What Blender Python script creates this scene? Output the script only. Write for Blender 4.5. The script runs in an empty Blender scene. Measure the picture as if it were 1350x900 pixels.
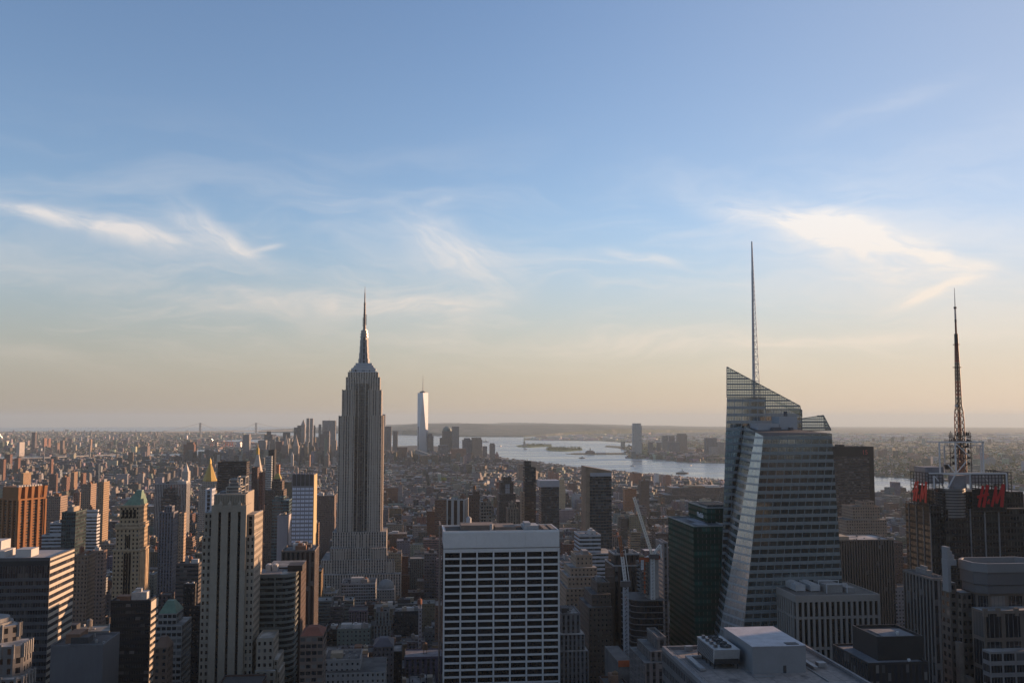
import bpy, bmesh, math, random
import numpy as np
from mathutils import Vector, Matrix
SC = bpy.context.scene
COL = SC.collection
R = math.radians
# ------------------------------------------------------------------ camera
EYE = 265.0
VPU, HZV, FPX = 545.0, 551.0, 1250.0          # down-avenue vanishing point, eye level and focal length of the 1350 x 900 photograph
YAW = math.atan((675 - VPU) / FPX)
PIT = math.atan((HZV - 450) / FPX)
FWD = Vector((math.sin(YAW) * math.cos(PIT), math.cos(YAW) * math.cos(PIT), math.sin(PIT)))
RGT = Vector((math.cos(YAW), -math.sin(YAW), 0))
UPV = RGT.cross(FWD)
cam = bpy.data.cameras.new('camera')
cam.sensor_width = 36.0
cam.lens = 36.0 * FPX / 1350
cam.clip_start, cam.clip_end = 1.0, 200000.0
camo = bpy.data.objects.new('camera', cam)
COL.objects.link(camo)
camo.location = (0, 0, EYE)
camo.rotation_euler = (math.pi / 2 + PIT, 0, -YAW)
SC.camera = camo
# ------------------------------------------------------------------ exposure, sun, sky
SUN_AZ, SUN_EL = 70.0, 7.5                     # degrees from +Y (down the avenues) towards +X (west)
vs = SC.view_settings
vs.view_transform = 'Standard'
vs.look = 'None'
vs.gamma = 1.0
vs.use_curve_mapping = False
vs.exposure = 0.92
sun = bpy.data.lights.new('sun', 'SUN')
sun.energy = 5.0
sun.angle = R(0.53)
sun.color = (1.0, 0.60, 0.35)
suno = bpy.data.objects.new('sun', sun)
COL.objects.link(suno)
SDIR = Vector((math.sin(R(SUN_AZ)) * math.cos(R(SUN_EL)), math.cos(R(SUN_AZ)) * math.cos(R(SUN_EL)), math.sin(R(SUN_EL))))
suno.rotation_euler = SDIR.to_track_quat('Z', 'Y').to_euler()
suno.location = (0, 0, 900)
SC.cycles.use_denoising = True
SC.cycles.max_bounces = 6
SC.cycles.diffuse_bounces = 3
SC.cycles.glossy_bounces = 3
SC.cycles.transmission_bounces = 4
SC.cycles.transparent_max_bounces = 12
SC.cycles.volume_bounces = 1
SC.cycles.sample_clamp_indirect = 4.0


class G:
    """small helper to write node graphs"""
    def __init__(s, nt):
        s.nt = nt
        nt.nodes.clear()

    def n(s, t, **kw):
        x = s.nt.nodes.new(t)
        for k, v in kw.items():
            setattr(x, k, v)
        return x

    def put(s, sock, v):
        if isinstance(v, bpy.types.NodeSocket):
            s.nt.links.new(v, sock)
        elif isinstance(v, (tuple, list)) and sock.type == 'RGBA' and len(v) == 3:
            sock.default_value = (*v, 1)
        else:
            sock.default_value = v

    def m(s, op, a, b=0.0, c=0.0, clamp=False):
        x = s.n('ShaderNodeMath', operation=op, use_clamp=clamp)
        for i, v in enumerate((a, b, c)):
            s.put(x.inputs[i], v)
        return x.outputs[0]

    def mix(s, f, a, b, blend='MIX'):
        x = s.n('ShaderNodeMix', data_type='RGBA', blend_type=blend)
        s.put(x.inputs[0], f)
        s.put(x.inputs[6], a)
        s.put(x.inputs[7], b)
        return x.outputs[2]

    def noise(s, vec, scale, detail=4.0, rough=0.55, dist=0.0, dim='3D'):
        x = s.n('ShaderNodeTexNoise', noise_dimensions=dim)
        if vec is not None:
            s.put(x.inputs['Vector'], vec)
        x.inputs['Scale'].default_value = scale
        x.inputs['Detail'].default_value = detail
        x.inputs['Roughness'].default_value = rough
        x.inputs['Distortion'].default_value = dist
        return x.outputs[0]

    def ss(s, v, lo, hi):
        x = s.n('ShaderNodeMapRange', interpolation_type='SMOOTHSTEP')
        s.put(x.inputs[0], v)
        s.put(x.inputs[1], lo)
        s.put(x.inputs[2], hi)
        x.inputs[3].default_value = 0
        x.inputs[4].default_value = 1
        return x.outputs[0]

    def xyz(s, a, b, c=0.0):
        x = s.n('ShaderNodeCombineXYZ')
        for i, v in enumerate((a, b, c)):
            s.put(x.inputs[i], v)
        return x.outputs[0]

    def sep(s, v):
        x = s.n('ShaderNodeSeparateXYZ')
        s.put(x.inputs[0], v)
        return x.outputs


world = bpy.data.worlds.new('World')
SC.world = world
world.use_nodes = True


def build_sky():
    g = G(world.node_tree)
    sk = g.n('ShaderNodeTexSky', sky_type='NISHITA')
    sk.sun_disc = False
    sk.sun_elevation = R(SUN_EL)
    sk.sun_rotation = R(SUN_AZ)
    sk.altitude = 200
    sk.air_density, sk.dust_density, sk.ozone_density = 1.0, 0.55, 3.6
    col = g.mix(1.0, sk.outputs[0], (1.40, 0.99, 0.87), 'MULTIPLY')
    d = g.n('ShaderNodeTexCoord').outputs['Generated']
    x, y, z = g.sep(d)
    az = g.m('MULTIPLY', g.m('ARCTAN2', x, y), 57.2958)           # degrees from +Y towards +X
    el = g.m('MULTIPLY', g.m('ARCSINE', z), 57.2958)
    # thin cirrus: wind-drawn filaments, strongest in a handful of streaks low in the sky
    warp = g.noise(g.xyz(g.m('MULTIPLY', az, 0.09), g.m('MULTIPLY', el, 0.2), 3.1), 1.0, 3.0)
    wz = g.m('MULTIPLY', g.m('SUBTRACT', warp, 0.5), 5.0)
    elw = g.m('ADD', el, wz)

    def fil_noise(tilt, seed):
        c, s_ = math.cos(R(tilt)), math.sin(R(tilt))
        p = g.m('ADD', g.m('MULTIPLY', az, c), g.m('MULTIPLY', elw, s_))
        q = g.m('SUBTRACT', g.m('MULTIPLY', elw, c), g.m('MULTIPLY', az, s_))
        return g.ss(g.noise(g.xyz(g.m('MULTIPLY', p, 0.32), g.m('MULTIPLY', q, 1.25), seed), 1.0, 5.0, 0.62, 0.5), 0.30, 0.70)

    fa, fb, fc = fil_noise(-14, 1.0), fil_noise(4, 5.0), fil_noise(-34, 9.0)
    azw = g.m('ADD', az, g.m('MULTIPLY', wz, 0.6))
    elv = g.m('ADD', el, g.m('MULTIPLY', wz, 0.28))

    def streak(a0, e0, tilt, ln, wd, skew=0.0):
        """soft elongated patch: centre az/el, tilt in degrees, half length and half width; skew thins one end"""
        c, s_ = math.cos(R(tilt)), math.sin(R(tilt))
        # p = ((az-a0) c + (el-e0) s) / ln ; q = (el-e0) c - (az-a0) s
        p = g.m('MULTIPLY_ADD', azw, c / ln, g.m('MULTIPLY_ADD', elv, s_ / ln, -(a0 * c + e0 * s_) / ln))
        q = g.m('MULTIPLY_ADD', elv, c, g.m('MULTIPLY_ADD', azw, -s_, -(e0 * c - a0 * s_)))
        w = g.m('MAXIMUM', g.m('MULTIPLY_ADD', p, skew * wd, wd), 0.05)
        q = g.m('DIVIDE', q, w)
        r2 = g.m('ADD', g.m('MULTIPLY', g.m('MULTIPLY', p, p), g.m('ABSOLUTE', p)), g.m('MULTIPLY', q, q))
        body = g.m('EXPONENT', g.m('MULTIPLY', r2, -1.6))
        return g.m('MULTIPLY', body, g.m('MULTIPLY_ADD', fa if -28 < tilt < -5 else (fc if tilt <= -28 else fb), 0.7, 0.3))

    parts = CLOUD_STREAKS
    tot = None
    for (a0, e0, tilt, ln, wd, skew, amp) in parts:
        v = g.m('MULTIPLY', streak(a0, e0, tilt, ln, wd, skew), amp)
        tot = v if tot is None else g.m('ADD', tot, v)
    veil = g.noise(g.xyz(g.m('MULTIPLY', az, 0.055), g.m('MULTIPLY', elw, 0.30), 0.0), 1.0, 5.0, 0.6, 0.4)
    veil2 = g.noise(g.xyz(g.m('MULTIPLY', az, 0.16), g.m('MULTIPLY', elw, 1.1), 7.0), 1.0, 5.0, 0.6, 0.5)
    vm = g.m('MULTIPLY', g.ss(veil, 0.40, 0.74), g.m('MULTIPLY', g.ss(el, 1.0, 5.0), g.m('SUBTRACT', 1.0, g.ss(el, 9.0, 19.0))))
    vm2 = g.m('MULTIPLY', g.ss(veil2, 0.5, 0.8), g.m('MULTIPLY', g.ss(el, 2.0, 4.5), g.m('SUBTRACT', 1.0, g.ss(el, 7.0, 11.5))))
    tot = g.m('ADD', tot, g.m('ADD', g.m('MULTIPLY', vm, 0.36), g.m('MULTIPLY', vm2, 0.26)))
    tot = g.m('MINIMUM', tot, 0.85)
    ccol = g.mix(g.ss(az, -30.0, 45.0), CLOUD_L, CLOUD_R)
    ccol = g.mix(g.ss(el, 3.0, 14.0), g.mix(1.0, ccol, (0.92, 0.82, 0.72), 'MULTIPLY'), ccol)
    # pale dusty air low in the sky, whiter towards the sun
    hz = g.mix(g.ss(az, -34.0, 46.0), (1.20, 1.13, 1.05), (2.40, 2.02, 1.62))
    lowf = g.m('MULTIPLY', g.m('SUBTRACT', 1.0, g.ss(el, 0.5, 12.5)), 0.80)
    col = g.mix(g.m('MULTIPLY', g.ss(az, 2.0, 50.0), 0.55), col, (1.45, 1.62, 1.92))
    col = g.mix(lowf, col, hz)
    col = g.mix(tot, col, ccol)
    bg = g.n('ShaderNodeBackground')
    g.put(bg.inputs[0], col)
    bg.inputs[1].default_value = 0.15
    out = g.n('ShaderNodeOutputWorld')
    g.nt.links.new(bg.outputs[0], out.inputs[0])


def uv2ae(u, v):
    r = FPX * FWD + (u - 675) * RGT + (450 - v) * UPV
    r.normalize()
    return math.degrees(math.atan2(r.x, r.y)), math.degrees(math.asin(r.z))


def st(u, v, tilt, ln, wd, skew, amp):
    a, e = uv2ae(u, v)
    return (a, e, tilt, ln, wd, skew, amp)


CLOUD_L, CLOUD_R = (3.0, 2.85, 2.8), (3.8, 3.55, 3.3)
CLOUD_STREAKS = [
    st(112, 298, -8, 6.4, 0.62, 0.35, 0.95), st(285, 312, -30, 3.4, 0.75, -0.2, 0.75), st(350, 328, 16, 1.2, 0.22, 0.0, 0.45),
    st(600, 335, -30, 4.8, 1.5, 0.3, 0.55), st(1040, 288, -13, 5.0, 1.1, 0.2, 0.7), st(1170, 325, -20, 6.2, 1.25, -0.4, 0.78),
    st(1235, 383, 22, 3.2, 0.45, 0.4, 0.8), st(1160, 350, -25, 4.5, 1.9, 0.0, 0.45), st(845, 340, -10, 2.6, 0.4, 0.0, 0.55),
    st(570, 270, 12, 1.0, 0.3, 0.0, 0.35), st(1160, 145, 12, 5.0, 0.7, 0.0, 0.12), st(420, 395, 2, 9.0, 0.9, 0.0, 0.5),
    st(560, 402, 2, 5.0, 0.6, 0.0, 0.55), st(850, 450, 3, 8.0, 0.8, 0.0, 0.45), st(1080, 452, 2, 9.0, 0.5, 0.0, 0.5),
]
build_sky()


# ------------------------------------------------------------------ geometry helpers
RAD2 = 2 * 7.3e6                                  # twice the earth radius, light bending included


def drop(x, y):
    return -(x * x + y * y) / RAD2


def at(u, v, Y):
    """the point seen at photo pixel (u, v) on the street-parallel plane Y: (X, Z)"""
    r = FPX * FWD + (u - 675) * RGT + (450 - v) * UPV
    t = Y / r.y
    return t * r.x, EYE + t * r.z


def ux(u, v, Y):
    return at(u, v, Y)[0]


def vz(u, v, Y):
    return at(u, v, Y)[1]


def gnd(u, v, h=0.0):
    r = FPX * FWD + (u - 675) * RGT + (450 - v) * UPV
    r.normalize()
    a = -r.z
    k = (1 - r.z * r.z) / RAD2
    disc = a * a - 4 * k * (EYE - h)
    t = (a - math.sqrt(disc)) / (2 * k) if disc > 0 else a / (2 * k)
    return t * r.x, t * r.y


def proj(p):
    d = Vector(p) - Vector((0, 0, EYE))
    w = d.dot(FWD)
    return 675 + FPX * d.dot(RGT) / w, 450 - FPX * d.dot(UPV) / w, w


class MB:
    """collects faces with material index, facade UV (bays, floors) and a tint; builds ONE mesh object"""
    def __init__(s):
        s.v, s.f, s.mi, s.uv, s.tint = [], [], [], [], []
        s.M = None
        s.bay, s.fl, s.t, s.k = 3.0, 3.6, (0.5, 0.5, 0.5), 0

    def rot(s, ang, cx, cy):
        s.M = (math.cos(ang), math.sin(ang), cx, cy) if ang else None
        return s

    def P(s, p):
        if s.M:
            c, n, cx, cy = s.M
            x, y = p[0] - cx, p[1] - cy
            p = (cx + c * x - n * y, cy + n * x + c * y, p[2])
        s.v.append(p)
        return len(s.v) - 1

    def face(s, pts, k=None, uv=None):
        i = [s.P(p) for p in pts]
        s.f.append(i)
        s.mi.append(s.k if k is None else k)
        s.uv.append(uv or [(0, 0)] * len(i))
        s.tint.append(s.t)

    def wall(s, a, b, z0, z1, k=None, z0b=None, z1b=None, fixed=None):
        """vertical-ish quad from plan point a to b (outside on the right of a->b), facade UV in whole bays"""
        L = math.hypot(b[0] - a[0], b[1] - a[1])
        n = fixed or max(1, round(L / s.bay))
        h0, h1 = z0 / s.fl, z1 / s.fl
        top = math.ceil(h1)
        o = top - h1                                # floors counted down from the roof line
        s.face([(a[0], a[1], z0), (b[0], b[1], z0 if z0b is None else z0b), (b[0], b[1], z1 if z1b is None else z1b), (a[0], a[1], z1)], k,
               [(0, h0 + o), (n, h0 + o), (n, h1 + o), (0, h1 + o)])

    def prism(s, pts, z0, z1, k=None, kt=None, bot=False):
        """pts counter-clockwise seen from above"""
        n = len(pts)
        for i in range(n):
            s.wall(pts[i], pts[(i + 1) % n], z0, z1, k)
        s.face([(p[0], p[1], z1) for p in pts], k if kt is None else kt)
        if bot:
            s.face([(p[0], p[1], z0) for p in reversed(pts)], k)

    def box(s, x0, x1, y0, y1, z0, z1, k=None, kt=None, bot=False):
        s.prism([(x0, y0), (x1, y0), (x1, y1), (x0, y1)], z0, z1, k, kt, bot)

    def frus(s, a, z0, b, z1, k=None):
        """a, b = (x0, x1, y0, y1): sloping block between two rectangles"""
        A = [(a[0], a[2]), (a[1], a[2]), (a[1], a[3]), (a[0], a[3])]
        B = [(b[0], b[2]), (b[1], b[2]), (b[1], b[3]), (b[0], b[3])]
        s.loft(A, z0, B, z1, k)

    def loft(s, A, z0, B, z1, k=None, cap=True):
        n = len(A)
        for i in range(n):
            j = (i + 1) % n
            L = math.hypot(A[j][0] - A[i][0], A[j][1] - A[i][1])
            nb = max(1, round(L / s.bay))
            s.face([(*A[i], z0), (*A[j], z0), (*B[j], z1), (*B[i], z1)], k,
                   [(0, z0 / s.fl), (nb, z0 / s.fl), (nb, z1 / s.fl), (0, z1 / s.fl)])
        if cap:
            s.face([(*p, z1) for p in B], k)

    def ring(s, cx, cy, r, n=12, a0=0.0):
        return [(cx + r * math.cos(a0 + 2 * math.pi * i / n), cy + r * math.sin(a0 + 2 * math.pi * i / n)) for i in range(n)]

    def cyl(s, cx, cy, z0, z1, r0, r1=None, n=12, k=None, cap=True):
        r1 = r0 if r1 is None else r1
        s.loft(s.ring(cx, cy, r0, n), z0, s.ring(cx, cy, max(r1, 1e-3), n), z1, k, cap)

    def bar(s, p, q, w, k=None):
        p, q = Vector(p), Vector(q)
        d = (q - p).normalized()
        a = d.cross(Vector((0, 0, 1)))
        a = Vector((1, 0, 0)) if a.length < 1e-3 else a.normalized()
        b = d.cross(a)
        c = [(a + b) * w / 2, (a - b) * w / 2, (-a - b) * w / 2, (b - a) * w / 2]
        for i in range(4):
            j = (i + 1) % 4
            s.face([tuple(p + c[j]), tuple(p + c[i]), tuple(q + c[i]), tuple(q + c[j])], k)
        s.face([tuple(p + x) for x in c], k)
        s.face([tuple(q + x) for x in reversed(c)], k)

    def parapet(s, x0, x1, y0, y1, z, h=1.2, t=0.5, k=None):
        s.box(x0, x1, y0, y0 + t, z, z + h, k)
        s.box(x0, x1, y1 - t, y1, z, z + h, k)
        s.box(x0, x0 + t, y0 + t, y1 - t, z, z + h, k)
        s.box(x1 - t, x1, y0 + t, y1 - t, z, z + h, k)

    def build(s, name, mats, parent=None, kind=None, tint=False, shared=None):
        off = Vector((0, 0, 0))
        if parent is not None:
            off = parent.location
            if parent.parent is not None:
                off = off + parent.parent.location
        me = bpy.data.meshes.new(name)
        me.from_pydata([(p[0] - off[0], p[1] - off[1], p[2] - off[2]) for p in s.v], [], s.f)
        if not isinstance(mats, (list, tuple)):
            mats = [mats]
        for m in mats:
            me.materials.append(m)
        me.polygons.foreach_set('material_index', s.mi)
        uvl = me.uv_layers.new(name='UVMap')
        uvl.data.foreach_set('uv', np.array([c for q in s.uv for c in q], dtype=np.float32).ravel())
        if tint:
            a = me.attributes.new('tint', 'FLOAT_COLOR', 'FACE')
            a.data.foreach_set('color', np.array([(*t, 1) for t in s.tint], dtype=np.float32).ravel())
        o = bpy.data.objects.new(name, me)
        COL.objects.link(o)
        if parent is not None:
            o.parent = parent
        if kind:
            o['kind'] = kind
        return o


LABELS = {}


def thing(name, label, cat, loc, group=None):
    o = bpy.data.objects.new(name, None)
    o.empty_display_size = 5
    o.location = loc
    COL.objects.link(o)
    tag(o, label, cat, group)
    return o


def tag(o, label, cat, group=None):
    o['label'] = label
    o['category'] = cat
    if group:
        o['group'] = group
    LABELS[label] = LABELS.get(label, 0) + 1
    return o


# ------------------------------------------------------------------ materials
MATS = {}
ALB = 0.68                                          # plain colours scaled down, deeper shade put into the base colour


def new_mat(name):
    m = bpy.data.materials.new(name)
    m.use_nodes = True
    return m, G(m.node_tree)


def finish(g, col, rough, bump=None, bdist=0.2, metal=0.0, spec=0.5, bstr=0.6, glow=None):
    b = g.n('ShaderNodeBsdfPrincipled')
    g.put(b.inputs['Base Color'], col)
    g.put(b.inputs['Roughness'], rough)
    g.put(b.inputs['Metallic'], metal)
    g.put(b.inputs['Specular IOR Level'], spec)
    if bump is not None:
        bn = g.n('ShaderNodeBump')
        bn.inputs['Strength'].default_value = bstr
        bn.inputs['Distance'].default_value = bdist
        g.put(bn.inputs['Height'], bump)
        g.nt.links.new(bn.outputs[0], b.inputs['Normal'])
    if glow is not None:                              # a few rooms with the lamps already on
        b.inputs['Emission Color'].default_value = (1.0, 0.66, 0.32, 1)
        g.put(b.inputs['Emission Strength'], glow)
    o = g.n('ShaderNodeOutputMaterial')
    g.nt.links.new(b.outputs[0], o.inputs[0])
    return b


def plain(name, col, rough=0.8, metal=0.0, var=0.25, scale=0.15, spec=0.4):
    key = ('plain', name)
    if key in MATS:
        return MATS[key]
    m, g = new_mat(name)
    tc = g.n('ShaderNodeTexCoord').outputs['Object']
    a = g.noise(tc, scale, 5.0, 0.6)
    b = g.noise(tc, scale * 9, 3.0, 0.6)
    f = g.m('ADD', g.m('MULTIPLY', a, 0.65), g.m('MULTIPLY', b, 0.35))
    lo = tuple(c * (1 - var) * ALB for c in col)
    hi = tuple(min(1, c * (1 + var) * ALB) for c in col)
    c = g.mix(g.ss(f, 0.3, 0.7), lo, hi)
    finish(g, c, rough, metal=metal, spec=spec)
    MATS[key] = m
    return m


def facade(name, wall=None, wu=0.5, wz=0.5, glass=(0.015, 0.018, 0.022), spand=None, roof=(0.16, 0.155, 0.15), rough=0.8,
           grough=0.12, lit=0.22, lite=(0.16, 0.15, 0.14), mull=0, gspec=0.6, metal=0.0, zo=0.5, uo=0.5, bspec=0.35, bump=0.25, lamp=0.0):
    """wall with a grid of windows from the facade UV (bays, floors); wall=None takes the mesh's tint"""
    key = ('facade', name)
    if key in MATS:
        return MATS[key]
    m, g = new_mat(name)
    uvn = g.n('ShaderNodeUVMap')
    uvn.uv_map = 'UVMap'
    u, v, _ = g.sep(uvn.outputs[0])
    fu, fv = g.m('FRACT', u), g.m('FRACT', v)
    mu = g.m('LESS_THAN', g.m('ABSOLUTE', g.m('SUBTRACT', fu, uo)), wu / 2) if wu < 1 else 1.0
    mz = g.m('LESS_THAN', g.m('ABSOLUTE', g.m('SUBTRACT', fv, zo)), wz / 2) if wz < 1 else 1.0
    nz = g.sep(g.n('ShaderNodeNewGeometry').outputs['Normal'])[2]
    isroof = g.m('GREATER_THAN', nz, 0.7)
    side = g.m('SUBTRACT', 1.0, isroof)
    win = g.m('MULTIPLY', g.m('MULTIPLY', mu, mz), side)
    tc = g.n('ShaderNodeTexCoord').outputs['Object']
    geo = g.n('ShaderNodeNewGeometry').outputs['Position']
    big = g.noise(geo, 0.035, 4.0, 0.6)
    x, y, z = g.sep(geo)
    streaky = g.noise(g.xyz(g.m('MULTIPLY', x, 0.5), g.m('MULTIPLY', y, 0.5), g.m('MULTIPLY', z, 0.06)), 1.0, 4.0, 0.65)
    wn = g.n('ShaderNodeTexWhiteNoise', noise_dimensions='3D')
    oi = g.n('ShaderNodeObjectInfo').outputs['Random']
    ri = g.n('ShaderNodeNewGeometry').outputs['Random Per Island']
    g.put(wn.inputs['Vector'], g.xyz(g.m('FLOOR', u), g.m('FLOOR', v), g.m('ADD', oi, g.m('MULTIPLY', ri, 3.0))))
    rnd = wn.outputs['Value']
    if wall is None:
        at_ = g.n('ShaderNodeAttribute')
        at_.attribute_name = 'tint'
        wc = at_.outputs['Color']
    else:
        wc = wall
    fac = g.m('ADD', 0.40, g.m('ADD', g.m('MULTIPLY', big, 0.28), g.m('MULTIPLY', streaky, 0.28)))  # low base puts deeper shade into the wall colour; noise adds stains
    shade = g.xyz(fac, fac, fac)
    wcol = g.mix(1.0, wc, shade, 'MULTIPLY')
    if spand is not None:
        inst = g.m('MULTIPLY', mu, g.m('SUBTRACT', 1.0, mz))
        wcol = g.mix(inst, wcol, g.mix(1.0, spand, shade, 'MULTIPLY'))
    gl = g.mix(g.m('MULTIPLY', g.m('GREATER_THAN', rnd, 1 - lit), g.m('FRACT', g.m('MULTIPLY', rnd, 37.0))), glass, lite)
    if mull:
        fm = g.m('FRACT', g.m('MULTIPLY', fu, mull))
        line = g.m('LESS_THAN', fm, 0.14)
        gl = g.mix(line, gl, (0.1, 0.1, 0.1))
    rn = g.noise(geo, 0.09, 5.0, 0.6)
    rcol = g.mix(g.ss(rn, 0.35, 0.68), tuple(c * 0.55 for c in roof), tuple(min(1, c * 1.5) for c in roof))
    if wall is None:
        rcol = g.mix(0.25, rcol, wc)
        pick = g.m('FRACT', g.m('MULTIPLY', ri, 17.0))
        rcol = g.mix(g.m('GREATER_THAN', pick, 0.86), rcol, (0.46, 0.46, 0.46))
        rcol = g.mix(g.m('LESS_THAN', pick, 0.4), rcol, (0.055, 0.053, 0.052))
    c = g.mix(isroof, g.mix(win, wcol, gl), rcol)
    ro = g.m('ADD', g.m('MULTIPLY', win, grough - rough), rough)
    finish(g, c, ro, bump=g.m('SUBTRACT', 1.0, win), bdist=bump, metal=g.m('MULTIPLY', win, metal), spec=g.m('ADD', bspec, g.m('MULTIPLY', win, gspec)), bstr=0.5,
           glow=g.m('MULTIPLY', g.m('MULTIPLY', win, g.m('LESS_THAN', g.m('FRACT', g.m('MULTIPLY', rnd, 91.7)), lamp)), 0.2) if lamp else None)
    MATS[key] = m
    return m


def glassmat(name, col=(0.015, 0.018, 0.022), lite=(0.10, 0.10, 0.10), rough=0.08, metal=0.0, spec=0.9):
    key = ('glass', name)
    if key in MATS:
        return MATS[key]
    m, g = new_mat(name)
    oi = g.n('ShaderNodeObjectInfo').outputs['Random']
    tc = g.n('ShaderNodeTexCoord').outputs['Object']
    bl = g.noise(tc, 0.9, 2.0)
    c = g.mix(g.m('MULTIPLY', g.m('POWER', oi, 3.0), g.ss(bl, 0.4, 0.6)), col, lite)
    finish(g, c, rough, metal=metal, spec=spec)
    MATS[key] = m
    return m


def emis_free_red():
    return plain('sign_red', (0.50, 0.010, 0.018), 0.45, var=0.05)
from mathutils.geometry import delaunay_2d_cdt
# ================================================================== terrain: water, land, hills, haze
def curved_disc(name, mat, h, rmax, kind='structure'):
    verts, faces = [(0, 0, h)], []
    radii = [0]
    r = 150.0
    while r < rmax:
        radii.append(r)
        r *= 1.09
    radii.append(rmax)
    n = 96
    for r in radii[1:]:
        for i in range(n):
            a = 2 * math.pi * i / n
            x, y = r * math.cos(a), r * math.sin(a)
            verts.append((x, y, drop(x, y) + h))
    for i in range(n):
        faces.append((0, 1 + i, 1 + (i + 1) % n))
    for k in range(len(radii) - 2):
        b0, b1 = 1 + k * n, 1 + (k + 1) * n
        for i in range(n):
            j = (i + 1) % n
            faces.append((b0 + i, b1 + i, b1 + j, b0 + j))
    me = bpy.data.meshes.new(name)
    me.from_pydata(verts, [], faces)
    me.materials.append(mat)
    o = bpy.data.objects.new(name, me)
    COL.objects.link(o)
    o['kind'] = kind
    return o


def land(name, pts, mat, h, skirt=4.0, kind='structure', hill=None):
    """a sheet of ground on the curved earth with a small bank down to the water"""
    bm = bmesh.new()
    co, _e, fa, _a, _b, _c = delaunay_2d_cdt([Vector((x / 1000, y / 1000)) for x, y in pts], [], [list(range(len(pts)))], 1, 1e-7)
    vs_ = [bm.verts.new((c.x * 1000, c.y * 1000, 0)) for c in co]
    for t in fa:
        try:
            bm.faces.new([vs_[i] for i in t])
        except ValueError:
            pass
    for it in range(9):
        long_ = []
        for e in bm.edges:
            c = (e.verts[0].co + e.verts[1].co) / 2
            lim = max(500.0, 0.07 * c.length)
            if hill:
                lim = max(260.0, 0.03 * c.length)
            if e.calc_length() > lim:
                long_.append(e)
        if not long_ or len(bm.verts) > 60000:
            break
        bmesh.ops.subdivide_edges(bm, edges=long_, cuts=1, use_grid_fill=False)
        bmesh.ops.triangulate(bm, faces=bm.faces[:])
    bnd = [e for e in bm.edges if e.is_boundary]
    for v in bm.verts:
        v.co.z = drop(v.co.x, v.co.y) + h + (hill(v.co.x, v.co.y) if hill else 0.0)
    r = bmesh.ops.extrude_edge_only(bm, edges=bnd)
    for v in r['geom']:
        if isinstance(v, bmesh.types.BMVert):
            v.co.z = drop(v.co.x, v.co.y) + h - skirt
    bmesh.ops.recalc_face_normals(bm, faces=bm.faces[:])
    up = sum(f.normal.z for f in bm.faces)
    if up < 0:
        bmesh.ops.reverse_faces(bm, faces=bm.faces[:])
    me = bpy.data.meshes.new(name)
    bm.to_mesh(me)
    bm.free()
    me.materials.append(mat)
    o = bpy.data.objects.new(name, me)
    COL.objects.link(o)
    o['kind'] = kind
    return o


def water_mat():
    m, g = new_mat('bay_water')
    p = g.n('ShaderNodeNewGeometry').outputs['Position']
    x, y, z = g.sep(p)
    # wind lanes: long smooth and ruffled stretches
    lanes = g.noise(g.xyz(g.m('MULTIPLY', x, 0.0006), g.m('MULTIPLY', y, 0.0042)), 1.0, 5.0, 0.6, 0.5)
    rough = g.m('ADD', 0.16, g.m('MULTIPLY', g.ss(lanes, 0.35, 0.7), 0.2))
    chop = g.noise(p, 0.02, 3.0, 0.6)
    col = g.mix(lanes, (0.11, 0.15, 0.18), (0.17, 0.205, 0.23))
    finish(g, col, rough, bump=chop, bdist=1.2, spec=0.6, bstr=0.25)
    return m


def ground_mat(name, cols, s1, s2):
    m, g = new_mat(name)
    p = g.n('ShaderNodeNewGeometry').outputs['Position']
    a = g.noise(p, s1, 6.0, 0.65)
    b = g.noise(p, s2, 5.0, 0.7)
    c = g.mix(g.ss(a, 0.35, 0.65), cols[0], cols[1])
    c = g.mix(g.ss(b, 0.5, 0.66), c, cols[2])
    finish(g, c, 0.95, spec=0.2)
    return m


M_WATER = water_mat()
M_ASPH = ground_mat('city_ground', ((0.045, 0.045, 0.047), (0.06, 0.06, 0.06), (0.08, 0.078, 0.075)), 0.004, 0.05)
M_SUB = ground_mat('far_ground', ((0.045, 0.06, 0.035), (0.07, 0.075, 0.055), (0.14, 0.135, 0.125)), 0.0016, 0.006)
M_PARK = ground_mat('park_lawn', ((0.05, 0.085, 0.02), (0.085, 0.11, 0.035), (0.05, 0.06, 0.03)), 0.004, 0.012)
M_WOOD = ground_mat('wooded_hill', ((0.035, 0.05, 0.035), (0.05, 0.065, 0.05), (0.13, 0.13, 0.125)), 0.0012, 0.004)
PX = lambda L: [gnd(u, v) for u, v in L]
curved_disc('water', M_WATER, 0.0, 62500.0)
# Manhattan: near ground with the Hudson shore on the right and the East River on the left
WEST = PX([(1350, 668), (1205, 657), (1150, 654), (1060, 644), (955, 634.5), (900, 630), (830, 624), (770, 618), (720, 611.5), (690, 608), (660, 604.5), (640, 597), (600, 590), (560, 587)])
EAST = PX([(500, 589), (430, 598), (330, 602.5), (262, 604), (120, 606), (0, 609.5), (-150, 616)])
MANH = [(-1600, -1500), (2100, -1500), (2000, 1200)] + WEST + EAST + [(-2000, 2600), (-1500, 1000)]
land('ground', MANH, M_ASPH, 2.0)
BRK = PX([(-500, 612), (-150, 606), (0, 601.5), (120, 599.5), (250, 597.5), (262, 592), (300, 592), (350, 591), (420, 589.5), (440, 585.5), (400, 584), (340, 584), (297, 583.5), (287, 581),
          (300, 579.5), (380, 579), (420, 577.5), (370, 575), (345, 572.5), (330, 571), (300, 570), (150, 569), (-500, 568.5)]) + [(-16000, 15000), (-14000, 4000)]
land('ground_across_east_river', BRK, M_SUB, 2.0)
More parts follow.
